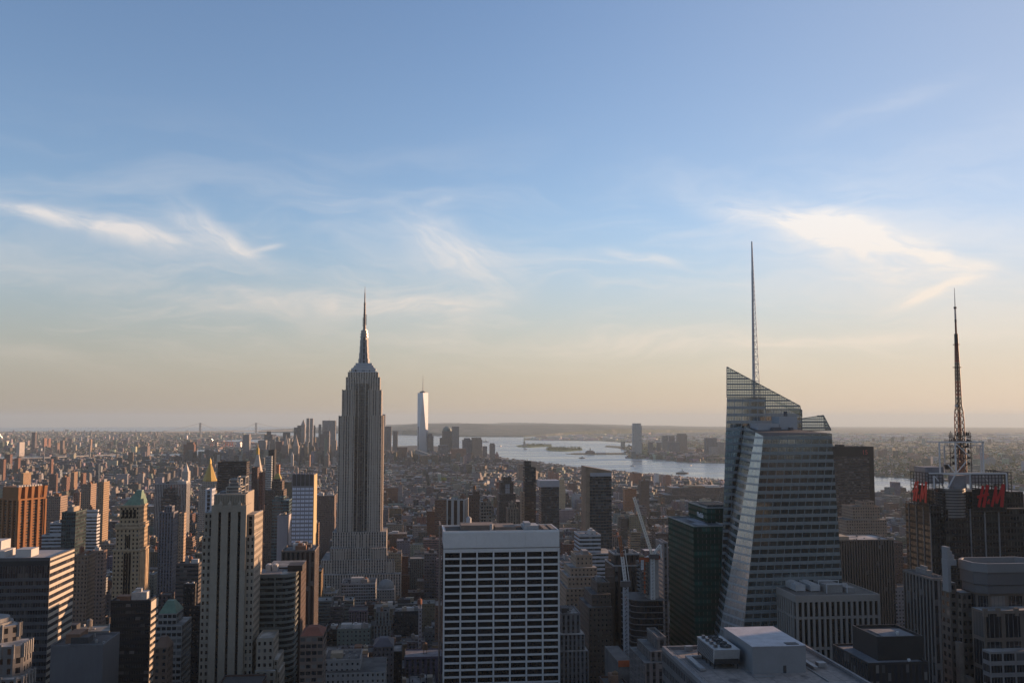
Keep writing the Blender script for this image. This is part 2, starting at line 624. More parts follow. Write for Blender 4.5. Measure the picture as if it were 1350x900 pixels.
NJ = PX([(825, 603.8), (870, 605.5), (900, 609), (955, 610.5), (1000, 612), (1100, 619), (1155, 627.5), (1210, 631), (1280, 638), (1350, 646), (1700, 690)]) + \
    [(9000, 3500), (40000, 12000), (50000, 30000), (38000, 45000), (15000, 50000)] + PX([(800, 571.3), (740, 574.5), (690, 577.8), (692, 580), (790, 581), (842, 584.5), (838, 587.5), (825, 588.5), (800, 587.2), (797, 588.8), (815, 590.5), (826, 594), (822, 596.8), (760, 597.2), (746, 598.2), (760, 599.2), (828, 599.2)])
land('ground_across_hudson', NJ, M_SUB, 2.0)


def ridge(x, y):
    u, v, w = proj((x, y, 0))
    s = max(0.0, min(1.0, (w - 13200) / 5500.0))
    e = math.exp(-((u - 690) / 210.0) ** 2) * 1.0 + math.exp(-((u - 520) / 120.0) ** 2) * 0.35
    n = 0.85 + 0.1 * math.sin(x * 0.0021) + 0.07 * math.sin(x * 0.0053 + 1) + 0.05 * math.sin(y * 0.0031)
    return s * s * (3 - 2 * s) * e * n * 165.0


STAT = PX([(341, 570), (430, 570.5), (560, 573.5), (600, 575.6), (690, 575.8), (760, 573.3), (830, 571.8)]) + [gnd(1100, 565), gnd(1000, 563.4), gnd(700, 563), gnd(500, 563.4), gnd(345, 567.2)]
land('hills', STAT, M_WOOD, 2.0, hill=ridge)
# the two islands in the bay
land('island', PX([(680, 587.6), (684, 589), (700, 589.6), (728, 588), (727, 587), (705, 585.8), (690, 586)]), M_PARK, 3.0)
land('island_wooded', PX([(719, 592.5), (724, 594.3), (745, 595), (768, 593.4), (767, 591.6), (745, 590.4), (728, 590.8)]), M_PARK, 3.0)
land('park_lawn', PX([(848, 600.5), (905, 601), (945, 598), (945, 590), (880, 585), (835, 585.5), (840, 590), (842, 596)]), M_PARK, 2.6)
# the salt marsh bay beyond the far shore
land('bay_water', PX([(1097, 574.3), (1200, 577), (1350, 579.8), (1500, 582), (1500, 578.5), (1350, 577), (1200, 574.8), (1097, 572.6)]), M_WATER, 3.0)
land('meadow_river', PX([(1140, 621), (1165, 622), (1178, 618), (1160, 616.5), (1145, 617)]), M_WATER, 2.8)


def build_haze():
    mb = MB()
    mb.box(-64000, 64000, -64000, 64000, drop(62500, 0) - 4.0, 475.0, bot=True)
    m = bpy.data.materials.new('haze_air')
    m.use_nodes = True
    nt = m.node_tree
    nt.nodes.clear()
    pv = nt.nodes.new('ShaderNodeVolumePrincipled')
    pv.inputs['Color'].default_value = (0.47, 0.60, 0.69, 1)
    pv.inputs['Density'].default_value = HAZE_DENSITY
    pv.inputs['Anisotropy'].default_value = 0.15
    o = nt.nodes.new('ShaderNodeOutputMaterial')
    nt.links.new(pv.outputs[0], o.inputs['Volume'])
    h = mb.build('haze', m, kind='stuff')
    h.visible_shadow = True
    return h


HAZE_DENSITY = 2.8e-5
build_haze()
# ================================================================== landmark buildings, modelled one by one
FOOT = []                                          # footprints taken (x0, x1, y0, y1, z1), to keep the side streets clear of them


def take(x0, x1, y0, y1, z1):
    FOOT.append((min(x0, x1), max(x0, x1), y0, y1, z1))


def pane_set(root, spots, w, h, mat, name='window', axis='N', limit=100):
    """the windows of one building: the largest as objects of one shared mesh, the rest as one mesh of kind stuff.
    spots: (x, y, z) centres of the panes; axis N: pane faces -Y, W: faces +X, E: faces -X"""
    lo = root.location
    hw, hh, t = w / 2, h / 2, 0.12

    def geo(mb, cx, cy, cz):
        if axis == 'N':
            mb.box(cx - hw, cx + hw, cy, cy + t, cz - hh, cz + hh, bot=True)
        else:
            mb.box(cx - t / 2, cx + t / 2, cy - hw, cy + hw, cz - hh, cz + hh, bot=True)
    one = MB()
    geo(one, 0, 0, 0)
    base = None
    for i, p in enumerate(spots[:limit]):
        if base is None:
            o = one.build(name, mat)
            base = o
        else:
            o = base.copy()
            COL.objects.link(o)
        o.parent = root
        o.location = (p[0] - lo[0], p[1] - lo[1], p[2] - lo[2])
    if len(spots) > limit:
        mb = MB()
        for p in spots[limit:]:
            geo(mb, *p)
        mb.build(name, mat, root, kind='stuff')


WHITE_STONE = plain('white_travertine', (0.76, 0.735, 0.71), 0.7, var=0.07, scale=0.05)
ROOF_DARK = plain('roof_tar', (0.055, 0.054, 0.055), 0.95, var=0.4, scale=0.12)
ROOF_GREY = plain('roof_gravel', (0.26, 0.25, 0.25), 0.95, var=0.25, scale=0.1)
ROOF_PALE = plain('roof_membrane', (0.50, 0.49, 0.48), 0.9, var=0.2, scale=0.1)
STEEL = plain('grey_steel', (0.30, 0.31, 0.33), 0.5, metal=0.6, var=0.15)
WHITE_STEEL = plain('white_steel', (0.62, 0.64, 0.66), 0.5, var=0.08)
DARK_STEEL = plain('dark_steel', (0.045, 0.045, 0.05), 0.55, metal=0.3, var=0.2)
GLASS_DK = glassmat('window_glass_dark', (0.006, 0.007, 0.009), (0.03, 0.03, 0.03), spec=0.35)
GLASS_BL = glassmat('window_glass_blue', (0.02, 0.03, 0.045), (0.14, 0.15, 0.16))
COPPER = plain('green_copper', (0.17, 0.26, 0.185), 0.7, var=0.25, scale=0.3)
GOLD = plain('gold_leaf', (0.72, 0.50, 0.14), 0.45, metal=0.45, var=0.12, scale=0.4)
LIME = (0.55, 0.485, 0.415)
RUST = plain('rusty_orange', (0.42, 0.10, 0.035), 0.8, var=0.3)


# ---------------------------------------------------------------- the tall setback tower with a mast (centre left)
def setback_tower():
    Y = 1322.0
    X = lambda u, y=Y: ux(u, 600, y)
    Z = lambda v, y=Y: vz(477, v, y)
    stone = facade('limestone_piers', LIME, wu=0.50, wz=0.55, spand=(0.20, 0.19, 0.185), glass=(0.025, 0.027, 0.03), roof=(0.2, 0.19, 0.18), rough=0.75, lit=0.25, bump=0.6)
    recess_shaded = facade('limestone_recess_shaded', (0.22, 0.19, 0.16), wu=0.62, wz=0.55, spand=(0.12, 0.115, 0.115), glass=(0.018, 0.02, 0.024), rough=0.75, lit=0.2, bump=0.6)  # same limestone darkened, the recess shade put into its colour
    pier = plain('limestone', LIME, 0.75, var=0.12, scale=0.05)
    alu = plain('aluminium_crown', (0.34, 0.34, 0.35), 0.45, metal=0.3, var=0.2, scale=0.4)
    dkg = plain('mast_window', (0.03, 0.03, 0.035), 0.3)
    root = thing('setback_tower', 'tallest limestone setback tower with a stepped mast and needle antenna', 'skyscraper', (X(476), Y + 20, 0))
    D = 42.0
    w = MB()
    w.fl, w.bay = 3.75, 3.4

    def blk(u0, u1, vt, y0, depth, zb=0.0, vat=600):
        x0, x1 = ux(u0, vat, y0), ux(u1, vat, y0 + depth)
        if x1 < x0 + 3:
            x1 = x0 + 3
        z1 = vz((u0 + u1) / 2, vt, y0)
        w.box(x0, x1, y0, y0 + depth, zb, z1)
        return x0, x1, z1
    # base terraces, widest first
    blk(416, 531, 757, 1284, 100)
    blk(425.5, 522.5, 737.5, 1296, 84)
    b2 = blk(437, 511, 722, 1304, 70)
    blk(439.5, 512, 701, 1312, 56)
    sh = blk(446, 505.2, 548, 1322, D)
    up = blk(450, 503.4, 514, 1324, D - 3)
    up2 = blk(454.5, 501, 497, 1327, D - 7)
    top = blk(457, 498.5, 490.3, 1329, D - 11)
    o = w.build('wall', stone, root)
    for a, b in ((sh, 1322), (up, 1324)):
        pass
    # projecting wings left and right of the deep central bay, with their piers
    p = MB()
    p.fl, p.bay = 3.75, 3.2
    zt, zs = sh[2], up[2]
    xl, xr = sh[0], ux(502.9, 600, 1322)
    c0, c1 = ux(467.3, 600, 1322), ux(485.0, 600, 1322)
    for (a, b, zz, f) in ((xl, c0, zt, 1315.0), (c1, xr, zt, 1315.0), (up[0], c0 + 0.6, zs, 1319.4), (c1 - 0.6, ux(501.8, 600, 1324), zs, 1319.4)):
        p.box(a, b, f, 1323.5, 100 if f < 1318 else zt - 2, zz)
    p.box(ux(467.5, 700, 1310), ux(485, 700, 1310), 1310, 1320, 0, Z(703))
    rc_ = MB()
    rc_.fl, rc_.bay = 3.75, 3.4
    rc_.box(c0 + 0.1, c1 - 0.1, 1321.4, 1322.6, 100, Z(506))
    rc_.build('central_recess', recess_shaded, root)
    for (a, b) in ((437.2, 460), (489, 510)):
        p.box(ux(a, 700, 1300), ux(b, 700, 1300), 1300, 1305, 0, vz(477, 722.5, 1300))
    p.build('wing', stone, root)
    q = MB()

    def piers(x0, x1, n, y, z0, z1, wd=1.1, d=0.9):
        for i in range(n + 1):
            x = x0 + (x1 - x0) * i / n
            q.box(x - wd / 2, x + wd / 2, y - d, y, z0, z1, bot=True)
    piers(xl + 0.6, c0 - 0.6, 5, 1315.0, 100, zt + 0.6, 0.9, 0.7)
    piers(c1 + 0.6, xr - 0.6, 5, 1315.0, 100, zt + 0.6, 0.9, 0.7)
    piers(up[0] + 0.6, c0, 4, 1319.4, zt, zs + 0.6)
    piers(c1, ux(501.5, 600, 1324), 4, 1319.4, zt, zs + 0.6)
    piers(c0 + 4.6, c1 - 4.6, 1, 1321.4, 100, Z(505), 0.9, 0.5)
    for i in range(3):
        x = c0 + 4.0 + (c1 - c0 - 8.0) * i / 2
        q.frus((x - 1.4, x + 1.4, 1321, 1322.4), Z(505), (x - 0.2, x + 0.2, 1321, 1322.4), Z(499.5))
    piers(ux(467.8, 700, 1310), ux(484.7, 700, 1310), 4, 1310, 0, Z(702), 1.2)  # nearer buildings tinted darker, deep street shade put into the wall colour
    piers(ux(437.8, 700, 1300), ux(459.5, 700, 1300), 6, 1300, 0, Z(721.5), 1.2)
    piers(ux(489.5, 700, 1300), ux(509.5, 700, 1300), 6, 1300, 0, Z(721.5), 1.2)
    piers(ux(426, 740, 1296), ux(436, 740, 1296), 3, 1296, 0, Z(737), 1.2)
    piers(ux(511.5, 740, 1296), ux(520, 740, 1296), 3, 1296, 0, Z(737), 1.2)
    for i in range(9):                              # west side piers catch the sun
        y = 1324 + (D - 4) * i / 8
        q.box(sh[1], sh[1] + 0.9, y - 0.8, y + 0.8, 100, zt + 0.6, bot=True)
    q.build('pier', pier, root, kind='stuff')
    # the crown below the mast: stepped aluminium plinth
    c = MB()
    cx, cy = X(477.2), 1347.0
    s = (X(500) - X(454)) / 46.0                    # metres per pixel at this depth
    for (hw, v0, v1) in ((16.6, 490.3, 488.6), (15.6, 488.6, 487.0), (16.3, 487.0, 484.6), (14.6, 484.6, 483.4), (12.6, 483.4, 481.6), (13.0, 481.6, 480.6), (11.0, 480.6, 477.5)):
        c.box(cx - hw * s, cx + hw * s, cy - hw * s * 0.8, cy + hw * s * 0.8, Z(v0), Z(v1))
    c.build('crown', plain('plinth_aluminium', (0.40, 0.44, 0.50), 0.4, metal=0.35, var=0.1), root)
    c = MB()
    c.box(cx - 18.6 * s, cx + 18.6 * s, cy - 14.2 * s, cy + 14.2 * s, Z(490.3), Z(489.2))
    for (hw, v0, v1) in ((16.0, 486.2, 485.4), (12.9, 482.9, 482.2)):
        c.box(cx - hw * s - 0.6, cx + hw * s + 0.6, cy - hw * s * 0.8 - 0.6, cy + hw * s * 0.8 + 0.6, Z(v0), Z(v1), bot=True)
    c.build('crown_band', plain('crown_white', (0.68, 0.69, 0.72), 0.5, var=0.05), root)
    m = MB()
    prof = [(477.5, 8.4), (470, 7.2), (462, 6.4), (452, 5.8), (443, 5.4)]
    for (va, ra), (vb, rb) in zip(prof, prof[1:]):
        m.loft(m.ring(cx, cy, ra * s, 8, R(22.5)), Z(va), m.ring(cx, cy, rb * s, 8, R(22.5)), Z(vb))
    for (v_, r_) in ((474, 8.1), (466, 7.0), (457.5, 6.2), (449, 5.8)):
        m.cyl(cx, cy, Z(v_), Z(v_ - 0.9), r_ * s * 1.02, n=16)
    for a in range(4):                              # winged buttresses on the diagonals, stepping in
        an = R(45 + 90 * a)
        dx, dy = math.cos(an), math.sin(an)
        for (r0, v0, v1) in ((10.0, 477.5, 471.5), (8.6, 471.5, 464), (7.5, 464, 455), (6.7, 455, 446)):
            m.bar((cx + dx * r0 * s * 0.8, cy + dy * r0 * s * 0.8, Z(v0)), (cx + dx * r0 * s * 0.78, cy + dy * r0 * s * 0.78, Z(v1)), 2.6 * s)
    m.build('mast', alu, root)
    mw = MB()
    for k in range(4):                               # tall dark window strips between the buttresses
        an = R(90 * k - 90)
        dx, dy = math.cos(an), math.sin(an)
        for (va, ra), (vb, rb) in zip(prof, prof[1:]):
            px, py = -dy, dx
            q = []
            for (v_, r_, sg) in ((va, ra, -1), (va, ra, 1), (vb, rb, 1), (vb, rb, -1)):
                w_ = 1.25 * s * sg
                q.append((cx + dx * (r_ * s * 0.94) + px * w_, cy + dy * (r_ * s * 0.94) + py * w_, Z(v_)))
            mw.face(q)
    mw.build('mast_window', dkg, root, kind='stuff')
    d = MB()
    for (r, v0, v1) in ((6.0, 443, 441.5), (5.0, 441.5, 439), (5.6, 439, 437.6), (4.6, 437.6, 434.8), (4.9, 434.8, 433.6), (2.8, 433.6, 432)):
        d.cyl(cx, cy, Z(v0), Z(v1), r * s, n=16)
    d.build('lantern', plain('lantern_metal', (0.30, 0.29, 0.29), 0.4, metal=0.5), root)
    an = MB()
    for (r0, r1, v0, v1) in ((2.0, 1.5, 432, 420), (1.7, 1.4, 420, 408), (1.3, 1.2, 408, 396.5), (0.9, 0.7, 396.5, 383), (0.45, 0.15, 383, 374)):
        an.cyl(cx, cy, Z(v0), Z(v1), r0 * s, r1 * s, n=8)
    for i in range(16):
        v = 430 - i * 2.2
        an.cyl(cx, cy, Z(v), Z(v - 0.5), 2.1 * s if i < 9 else 1.7 * s, n=8)
    for (dx, v0, v1) in ((2.6, 426, 412), (-2.3, 428, 416)):
        an.bar((cx + dx * s, cy, Z(v0)), (cx + dx * s, cy, Z(v1)), 0.5 * s)
    an.build('antenna', plain('antenna_grey_red', (0.20, 0.16, 0.15), 0.5, metal=0.4, var=0.4, scale=0.2), root)
    rl = MB()
    rd = random.Random(3)
    for i in range(14):
        x = cx + rd.uniform(-19, 19) * s
        y = cy - rd.uniform(8, 14) * s
        rl.cyl(x, y, Z(490.3), Z(490.3) + rd.uniform(2, 6), 0.35, n=6)
        rl.cyl(x, y, Z(490.3) + 2, Z(490.3) + 2.8, 0.9, n=6)
    rl.build('roof_antenna', DARK_STEEL, root, kind='stuff')
    take(ux(414, 760, 1284), ux(533, 760, 1284), 1280, 1390, 100)


setback_tower()


# ---------------------------------------------------------------- white slab with ribbon windows (bottom centre)
def white_slab():
    Y, D = 616.0, 36.0
    x0, x1 = ux(584.6, 702, Y), ux(737.4, 702, Y)
    z1 = vz(660, 701.2, Y)
    root = thing('office_slab', 'white stone office slab with wide black ribbon windows and a blank top band', 'office tower', ((x0 + x1) / 2, Y + D / 2, 0))
    Zv = lambda v: vz(660, v, Y)
    zb = 0.0
    core = MB()
    core.box(x0 + 0.4, x1 - 0.4, Y + 1.0, Y + D, zb, z1 - 0.02)
    core.build('wall', [plain('white_stone_side', (0.50, 0.50, 0.52), 0.75, var=0.08, scale=0.05)], root)
    n = 7
    pw = 0.98
    pitch = (x1 - x0 - pw) / n
    fr = MB()
    for i in range(n + 1):
        fr.box(x0 + i * pitch, x0 + i * pitch + pw, Y - 0.45, Y + 1.0, zb, Zv(722.6), bot=True)
    rows = []
    vtop, per, hh = 727.4, 9.13, 6.75
    # the band above the windows: panels with fine joints
    for i in range(n):
        a = x0 + i * pitch + (pw if i else 0)
        fr.box(x0 + i * pitch + 0.03, x0 + (i + 1) * pitch - 0.03 + (pw if i == n - 1 else 0), Y - 0.45, Y + 1.0, Zv(721.3), z1, bot=True)
    v = vtop
    k = 0
    zprev = Zv(722.6)
    while v < 1010:
        zt = Zv(v)
        zl = Zv(v + hh)
        for i in range(n):
            a = x0 + i * pitch + pw + 0.002
            fr.box(a, a + pitch - pw - 0.004, Y - 0.1, Y + 1.0, zt, zprev, bot=True)
        rows.append((zl, zt))
        zprev = zl
        v += per
        k += 1
    for i in range(n):
        a = x0 + i * pitch + pw + 0.002
        fr.box(a, a + pitch - pw - 0.004, Y - 0.1, Y + 1.0, 0, zprev, bot=True)
    fr.build('window_frame', WHITE_STONE, root)
    spots = []
    for (zl, zt) in rows:
        for i in range(n):
            spots.append((x0 + i * pitch + pw + (pitch - pw) / 2, Y + 0.72, (zl + zt) / 2))
    pane_set(root, spots, pitch - pw - 0.05, Zv(vtop) - Zv(vtop + hh) - 0.02, GLASS_DK)
    s = MB()
    for i in range(10):                              # east side slots
        y = Y + 3 + i * 3.2
        s.box(x0 + 0.2, x0 + 0.4, y, y + 1.6, 20, Zv(722), bot=True)
    s.build('side_window', GLASS_DK, root, kind='stuff')
    rf = MB()
    rf.parapet(x0, x1, Y + 1.0, Y + D, z1 - 0.02, 1.0, 0.9)
    rf.build('parapet', WHITE_STONE, root)
    r2 = MB()
    r2.box(x0 + 2, x1 - 2, Y + 2.5, Y + D - 1.5, z1, z1 + 0.12)
    r2.build('roof', ROOF_DARK, root)
    mech = MB()
    mech.box(x0 + 12, x0 + 34, Y + 14, Y + D - 3, z1 + 0.12, z1 + 3.0)
    mech.box(x0 + 34.2, x0 + 48, Y + 10, Y + D - 4, z1 + 0.12, z1 + 2.2)
    mech.box(x0 + 66, x0 + 69, Y + 5, Y + D - 3, z1 + 0.12, z1 + 0.9)
    mech.box(x0 + 71, x0 + 74, Y + 5, Y + D - 3, z1 + 0.12, z1 + 0.9)
    mech.build('penthouse', plain('mech_brown', (0.24, 0.20, 0.17), 0.9), root)
    m3 = MB()
    m3.box(x0 + 53, x0 + 63, Y + 12, Y + D - 8, z1 + 0.12, z1 + 2.6)
    m3.box(x0 + 54, x0 + 58, Y + 14, Y + D - 10, z1 + 2.6, z1 + 4.2)
    m3.cyl(x0 + 31.5, Y + 8, z1 + 0.12, z1 + 4.4, 1.1, n=10)
    m3.cyl(x0 + 18, Y + D - 5, z1 + 3, z1 + 6.0, 1.8, n=12)
    m3.cyl(x0 + 18, Y + D - 5, z1 + 6.0, z1 + 7.4, 1.9, 0.1, n=12)
    m3.build('roof_unit', plain('roof_unit_pale', (0.42, 0.43, 0.44), 0.7), root)
    take(x0, x1, Y, Y + D, z1)


white_slab()


# ---------------------------------------------------------------- pale stone tower with three black strips (left)
def strip_tower():
    Y = 580.0
    stone = (0.37, 0.32, 0.255)
    mat = plain('pale_limestone', stone, 0.8, var=0.1, scale=0.07)
    fac = facade('pale_limestone_windows', stone, wu=0.42, wz=0.48, glass=(0.012, 0.012, 0.014), roof=(0.25, 0.24, 0.22), lit=0.1, bump=0.4)
    X = lambda u, v=700, y=Y: ux(u, v, y)
    Z = lambda v, y=Y, u=300: vz(u, v, y)
    root = thing('limestone_tower', 'pale stone art deco tower with three tall black vertical strips below a frame-topped crown', 'skyscraper', (X(300), Y + 10, 0))
    xl, xr = X(279, 666), X(324.8, 666)
    w = MB()
    w.bay, w.fl = 3.0, 3.7
    strips = [(287.4, 290.9), (300.2, 303.7), (313.2, 316.8)]
    zs = Z(674.5)
    edges = [xl]
    for a, b in strips:
        edges += [X(a), X(b)]
    edges.append(xr)
    D = 20.0
    for i in range(0, len(edges), 2):               # stone between the strips
        w.box(edges[i], edges[i + 1], Y, Y + D, 0, zs, 0)
    w.box(xl, xr, Y, Y + D, zs, Z(666), 0, bot=True)
    w.build('wall', [mat], root)
    g = MB()
    g.fl = 3.7
    for i in range(1, len(edges) - 1, 2):
        g.box(edges[i] + 0.01, edges[i + 1] - 0.01, Y + 1.6, Y + D - 0.5, 0, zs - 0.01)
    g.build('window_strip', facade('black_strip', (0.02, 0.02, 0.022), wu=0.8, wz=0.6, glass=(0.008, 0.008, 0.01), lit=0.05, bump=0.1), root, kind='stuff')
    # crown: fluted set-back block with small stepped finials
    c = MB()
    cx0, cx1 = X(281.6, 652), X(324.0, 652)
    c.box(cx0, cx1, Y + 1.5, Y + D + 4, Z(666), Z(651.6), 0)
    for i in range(13):
        x = cx0 + (cx1 - cx0) * (i + 0.5) / 13
        c.box(x - 0.35, x + 0.35, Y + 0.9, Y + 1.5, Z(663), Z(652.5), 0, bot=True)
    for (u, vv) in ((290, 661), (302, 660.5), (315, 660.5)):
        x = X(u)
        c.box(x - 1.2, x + 1.2, Y - 0.3, Y + 1.6, Z(671), Z(664), 0, bot=True)
        c.frus((x - 1.2, x + 1.2, Y - 0.3, Y + 1.6), Z(664), (x - 0.1, x + 0.1, Y + 0.4, Y + 1.0), Z(vv - 1.5), 0)
    c.box(cx1 + 0.03, X(330.6, 652, Y + D + 4), Y + 6, Y + D + 10, Z(680), Z(650), 0)
    c.build('crown', mat, root)
    # wings with small paired windows
    wl = MB()
    wl.bay, wl.fl = 2.9, 4.05
    wl.box(X(265.6, 707), xl - 0.02, Y + 2, Y + D + 2, 0, Z(707), 0)
    wl.box(X(268, 676), xl - 0.02, Y + 3.5, Y + D + 1, Z(707), Z(676), 0)
    wl.box(X(263.6, 790), X(265.6, 707) - 0.02, Y + 3, Y + D, 0, Z(790), 0)
    wl.build('left_wing', fac, root)
    wr = MB()
    wr.bay, wr.fl = 2.9, 4.05
    wr.box(xr + 0.02, X(335.0, 707), Y + 2, Y + D + 6, 0, Z(707), 0)
    wr.box(xr + 0.02, X(334.2, 680), Y + 3.5, Y + D + 5, Z(707), Z(679), 0)
    wr.box(X(334.2, 680) + 0.02, X(343.6, 676, Y + D + 16), Y + 14, Y + D + 16, 0, Z(680), 0)
    wr.build('right_wing', fac, root)
    an = MB()
    an.bay, an.fl = 3.3, 4.05
    an.box(X(338.4, 845, Y - 6), X(360.5, 845, Y - 6), Y - 6, Y + 16, 0, vz(350, 843, Y - 6), 0)
    an.box(X(360.5, 872, Y - 6) + 0.02, X(366, 872, Y - 6), Y - 5, Y + 20, 0, vz(350, 870, Y - 6), 0)
    an.box(X(336.2, 880, Y - 8), X(363, 885, Y - 8), Y - 9, Y - 6.02, 0, vz(350, 884, Y - 9), 0)
    an.box(X(366, 884, Y) + 0.02, X(369.5, 884, Y), Y - 3, Y + 20, 0, vz(350, 884, Y), 0)
    an.parapet(X(338.4, 845, Y - 6), X(360.5, 845, Y - 6), Y - 6, Y + 16, vz(350, 843, Y - 6), 1.0, 0.4)
    an.build('annex', fac, root)
    for (u0, u1, va, vb, yy) in ((274.5, 277.6, 686, 695.5, Y + 3.5), (274.5, 277.6, 697, 706, Y + 3.5), (326.8, 330.4, 686.5, 695.5, Y + 3.5), (326.8, 330.4, 697, 706, Y + 3.5)):
        dk = MB()                                    # slot windows of the upper wings
        dk.box(X(u0), X(u1), yy - 0.06, yy + 0.2, Z(vb), Z(va), bot=True)
        dk.build('slot_window', GLASS_DK, root)
    f = MB()                                         # steel frames over the roof tank
    z0 = Z(651.6)
    for (ua, ub, va, vb, y0, y1) in ((294.5, 314.5, 643, 651.6, Y + 6, Y + 16), (298, 312, 633, 643, Y + 7, Y + 15), (308, 318.5, 630, 651, Y + 9, Y + 19)):
        a, b, zl, zh = X(ua), X(ub), Z(vb), Z(va)
        for x in (a, b):
            for y in (y0, y1):
                f.bar((x, y, zl), (x, y, zh), 0.55)
        for zz in (zl + 0.4, zh, (zl + zh) / 2):
            f.bar((a, y0, zz), (b, y0, zz), 0.45)
            f.bar((a, y1, zz), (b, y1, zz), 0.45)
            f.bar((a, y0, zz), (a, y1, zz), 0.45)
            f.bar((b, y0, zz), (b, y1, zz), 0.45)
    f.build('roof_frame', plain('pale_frame', (0.5, 0.47, 0.42), 0.7), root)
    t = MB()
    t.box(X(297), X(310), Y + 8, Y + 15, z0, Z(637))
    t.box(X(286), X(293.5), Y + 6, Y + 15, z0, Z(648.5))
    t.box(X(299), X(307), Y + 9, Y + 14, Z(637), Z(632))
    t.build('roof_unit', plain('unit_grey', (0.22, 0.22, 0.23), 0.7), root)
    take(X(262), X(372), Y - 10, Y + 40, Z(652))


strip_tower()


# ---------------------------------------------------------------- banded block at the left edge
def banded_block():
    Y, Y2 = 600.0, 641.0
    x1 = ux(66.3, 738, Y)
    x0 = x1 - 66
    z1 = vz(66, 736, Y)
    root = thing('banded_office', 'flat-roofed office block with white spandrel stripes on its sunlit side, bottom left', 'office tower', ((x0 + x1) / 2, (Y + Y2) / 2, 0))
    fl = 4.28
    core = MB()
    core.box(x0 + 0.5, x1 - 0.5, Y + 0.5, Y2 - 0.5, 0, z1 - 0.05)
    core.build('wall', plain('dark_band_core', (0.03, 0.03, 0.034), 0.5, var=0.2), root)
    sp = MB()
    sw = MB()
    pane = MB()
    k = 0
    z = z1
    while z > 5:
        h = 1.9 if k else 1.2
        if k not in (1, 2):
            sp.box(x0, x1 - 0.02, Y, Y + 0.5, z - h, z, bot=True)
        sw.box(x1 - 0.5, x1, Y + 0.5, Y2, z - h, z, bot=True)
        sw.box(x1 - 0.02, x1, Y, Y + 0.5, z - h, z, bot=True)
        z -= fl if k else 2.6
        k += 1
    sp.build('spandrel', plain('spandrel_grey_shaded', (0.10, 0.10, 0.108), 0.5, var=0.12), root, kind='stuff')  # shaded front: spandrels given a darker colour than the sunlit side
    sw.build('side_spandrel', plain('spandrel_cream_sunlit', (0.56, 0.50, 0.42), 0.6, var=0.06), root, kind='stuff')  # sunlit side: sunlight put into a much paler spandrel colour
    mu = MB()
    n = 44
    for i in range(n + 1):
        x = x0 + (x1 - x0 - 0.3) * i / n
        mu.box(x, x + 0.18, Y + 0.3, Y + 0.5, 5, z1 - 4, bot=True)
    for i in range(20):
        y = Y + 1 + (Y2 - Y - 1.4) * i / 19
        mu.box(x1 - 0.45, x1 - 0.3, y, y + 0.18, 5, z1 - 4, bot=True)
    mu.build('mullion', plain('mullion_grey', (0.12, 0.12, 0.125), 0.5), root, kind='stuff')
    gl = MB()
    gl.bay, gl.fl = 1.5, fl
    gl.box(x0 + 0.42, x1 - 0.42, Y + 0.42, Y2 - 0.42, 1, z1 - 4.2)
    gl.build('glazing', facade('banded_glass', (0.02, 0.022, 0.027), wu=1.0, wz=1.0, glass=(0.018, 0.02, 0.026), lite=(0.10, 0.09, 0.08), lit=0.3, gspec=0.4, bump=0.0), root)
    rf = MB()
    rf.box(x0 + 0.6, x1 - 0.6, Y + 0.6, Y2 - 0.6, z1 - 0.05, z1 - 0.02)
    rf.build('roof', plain('pale_roof', (0.42, 0.41, 0.41), 0.9, var=0.18, scale=0.08), root)
    pa = MB()
    pa.parapet(x0, x1, Y, Y2, z1, 0.7, 0.5)
    pa.build('parapet', plain('dark_coping', (0.08, 0.08, 0.085), 0.6), root)
    ph = MB()
    ph.box(ux(20.5, 730, Y + 8), ux(41, 730, Y + 8), Y + 8, Y + 20, z1, vz(30, 724, Y + 8))
    ph.box(ux(-12, 730, Y + 6), ux(6, 730, Y + 6), Y + 6, Y + 22, z1, vz(0, 726, Y + 6))
    ph.box(ux(-18, 715, Y + 12), ux(1.5, 715, Y + 12), Y + 12, Y + 26, z1, vz(0, 713, Y + 12))
    ph.build('penthouse', plain('white_penthouse', (0.55, 0.54, 0.52), 0.7, var=0.08), root)
    take(x0, x1, Y, Y2, z1)


banded_block()


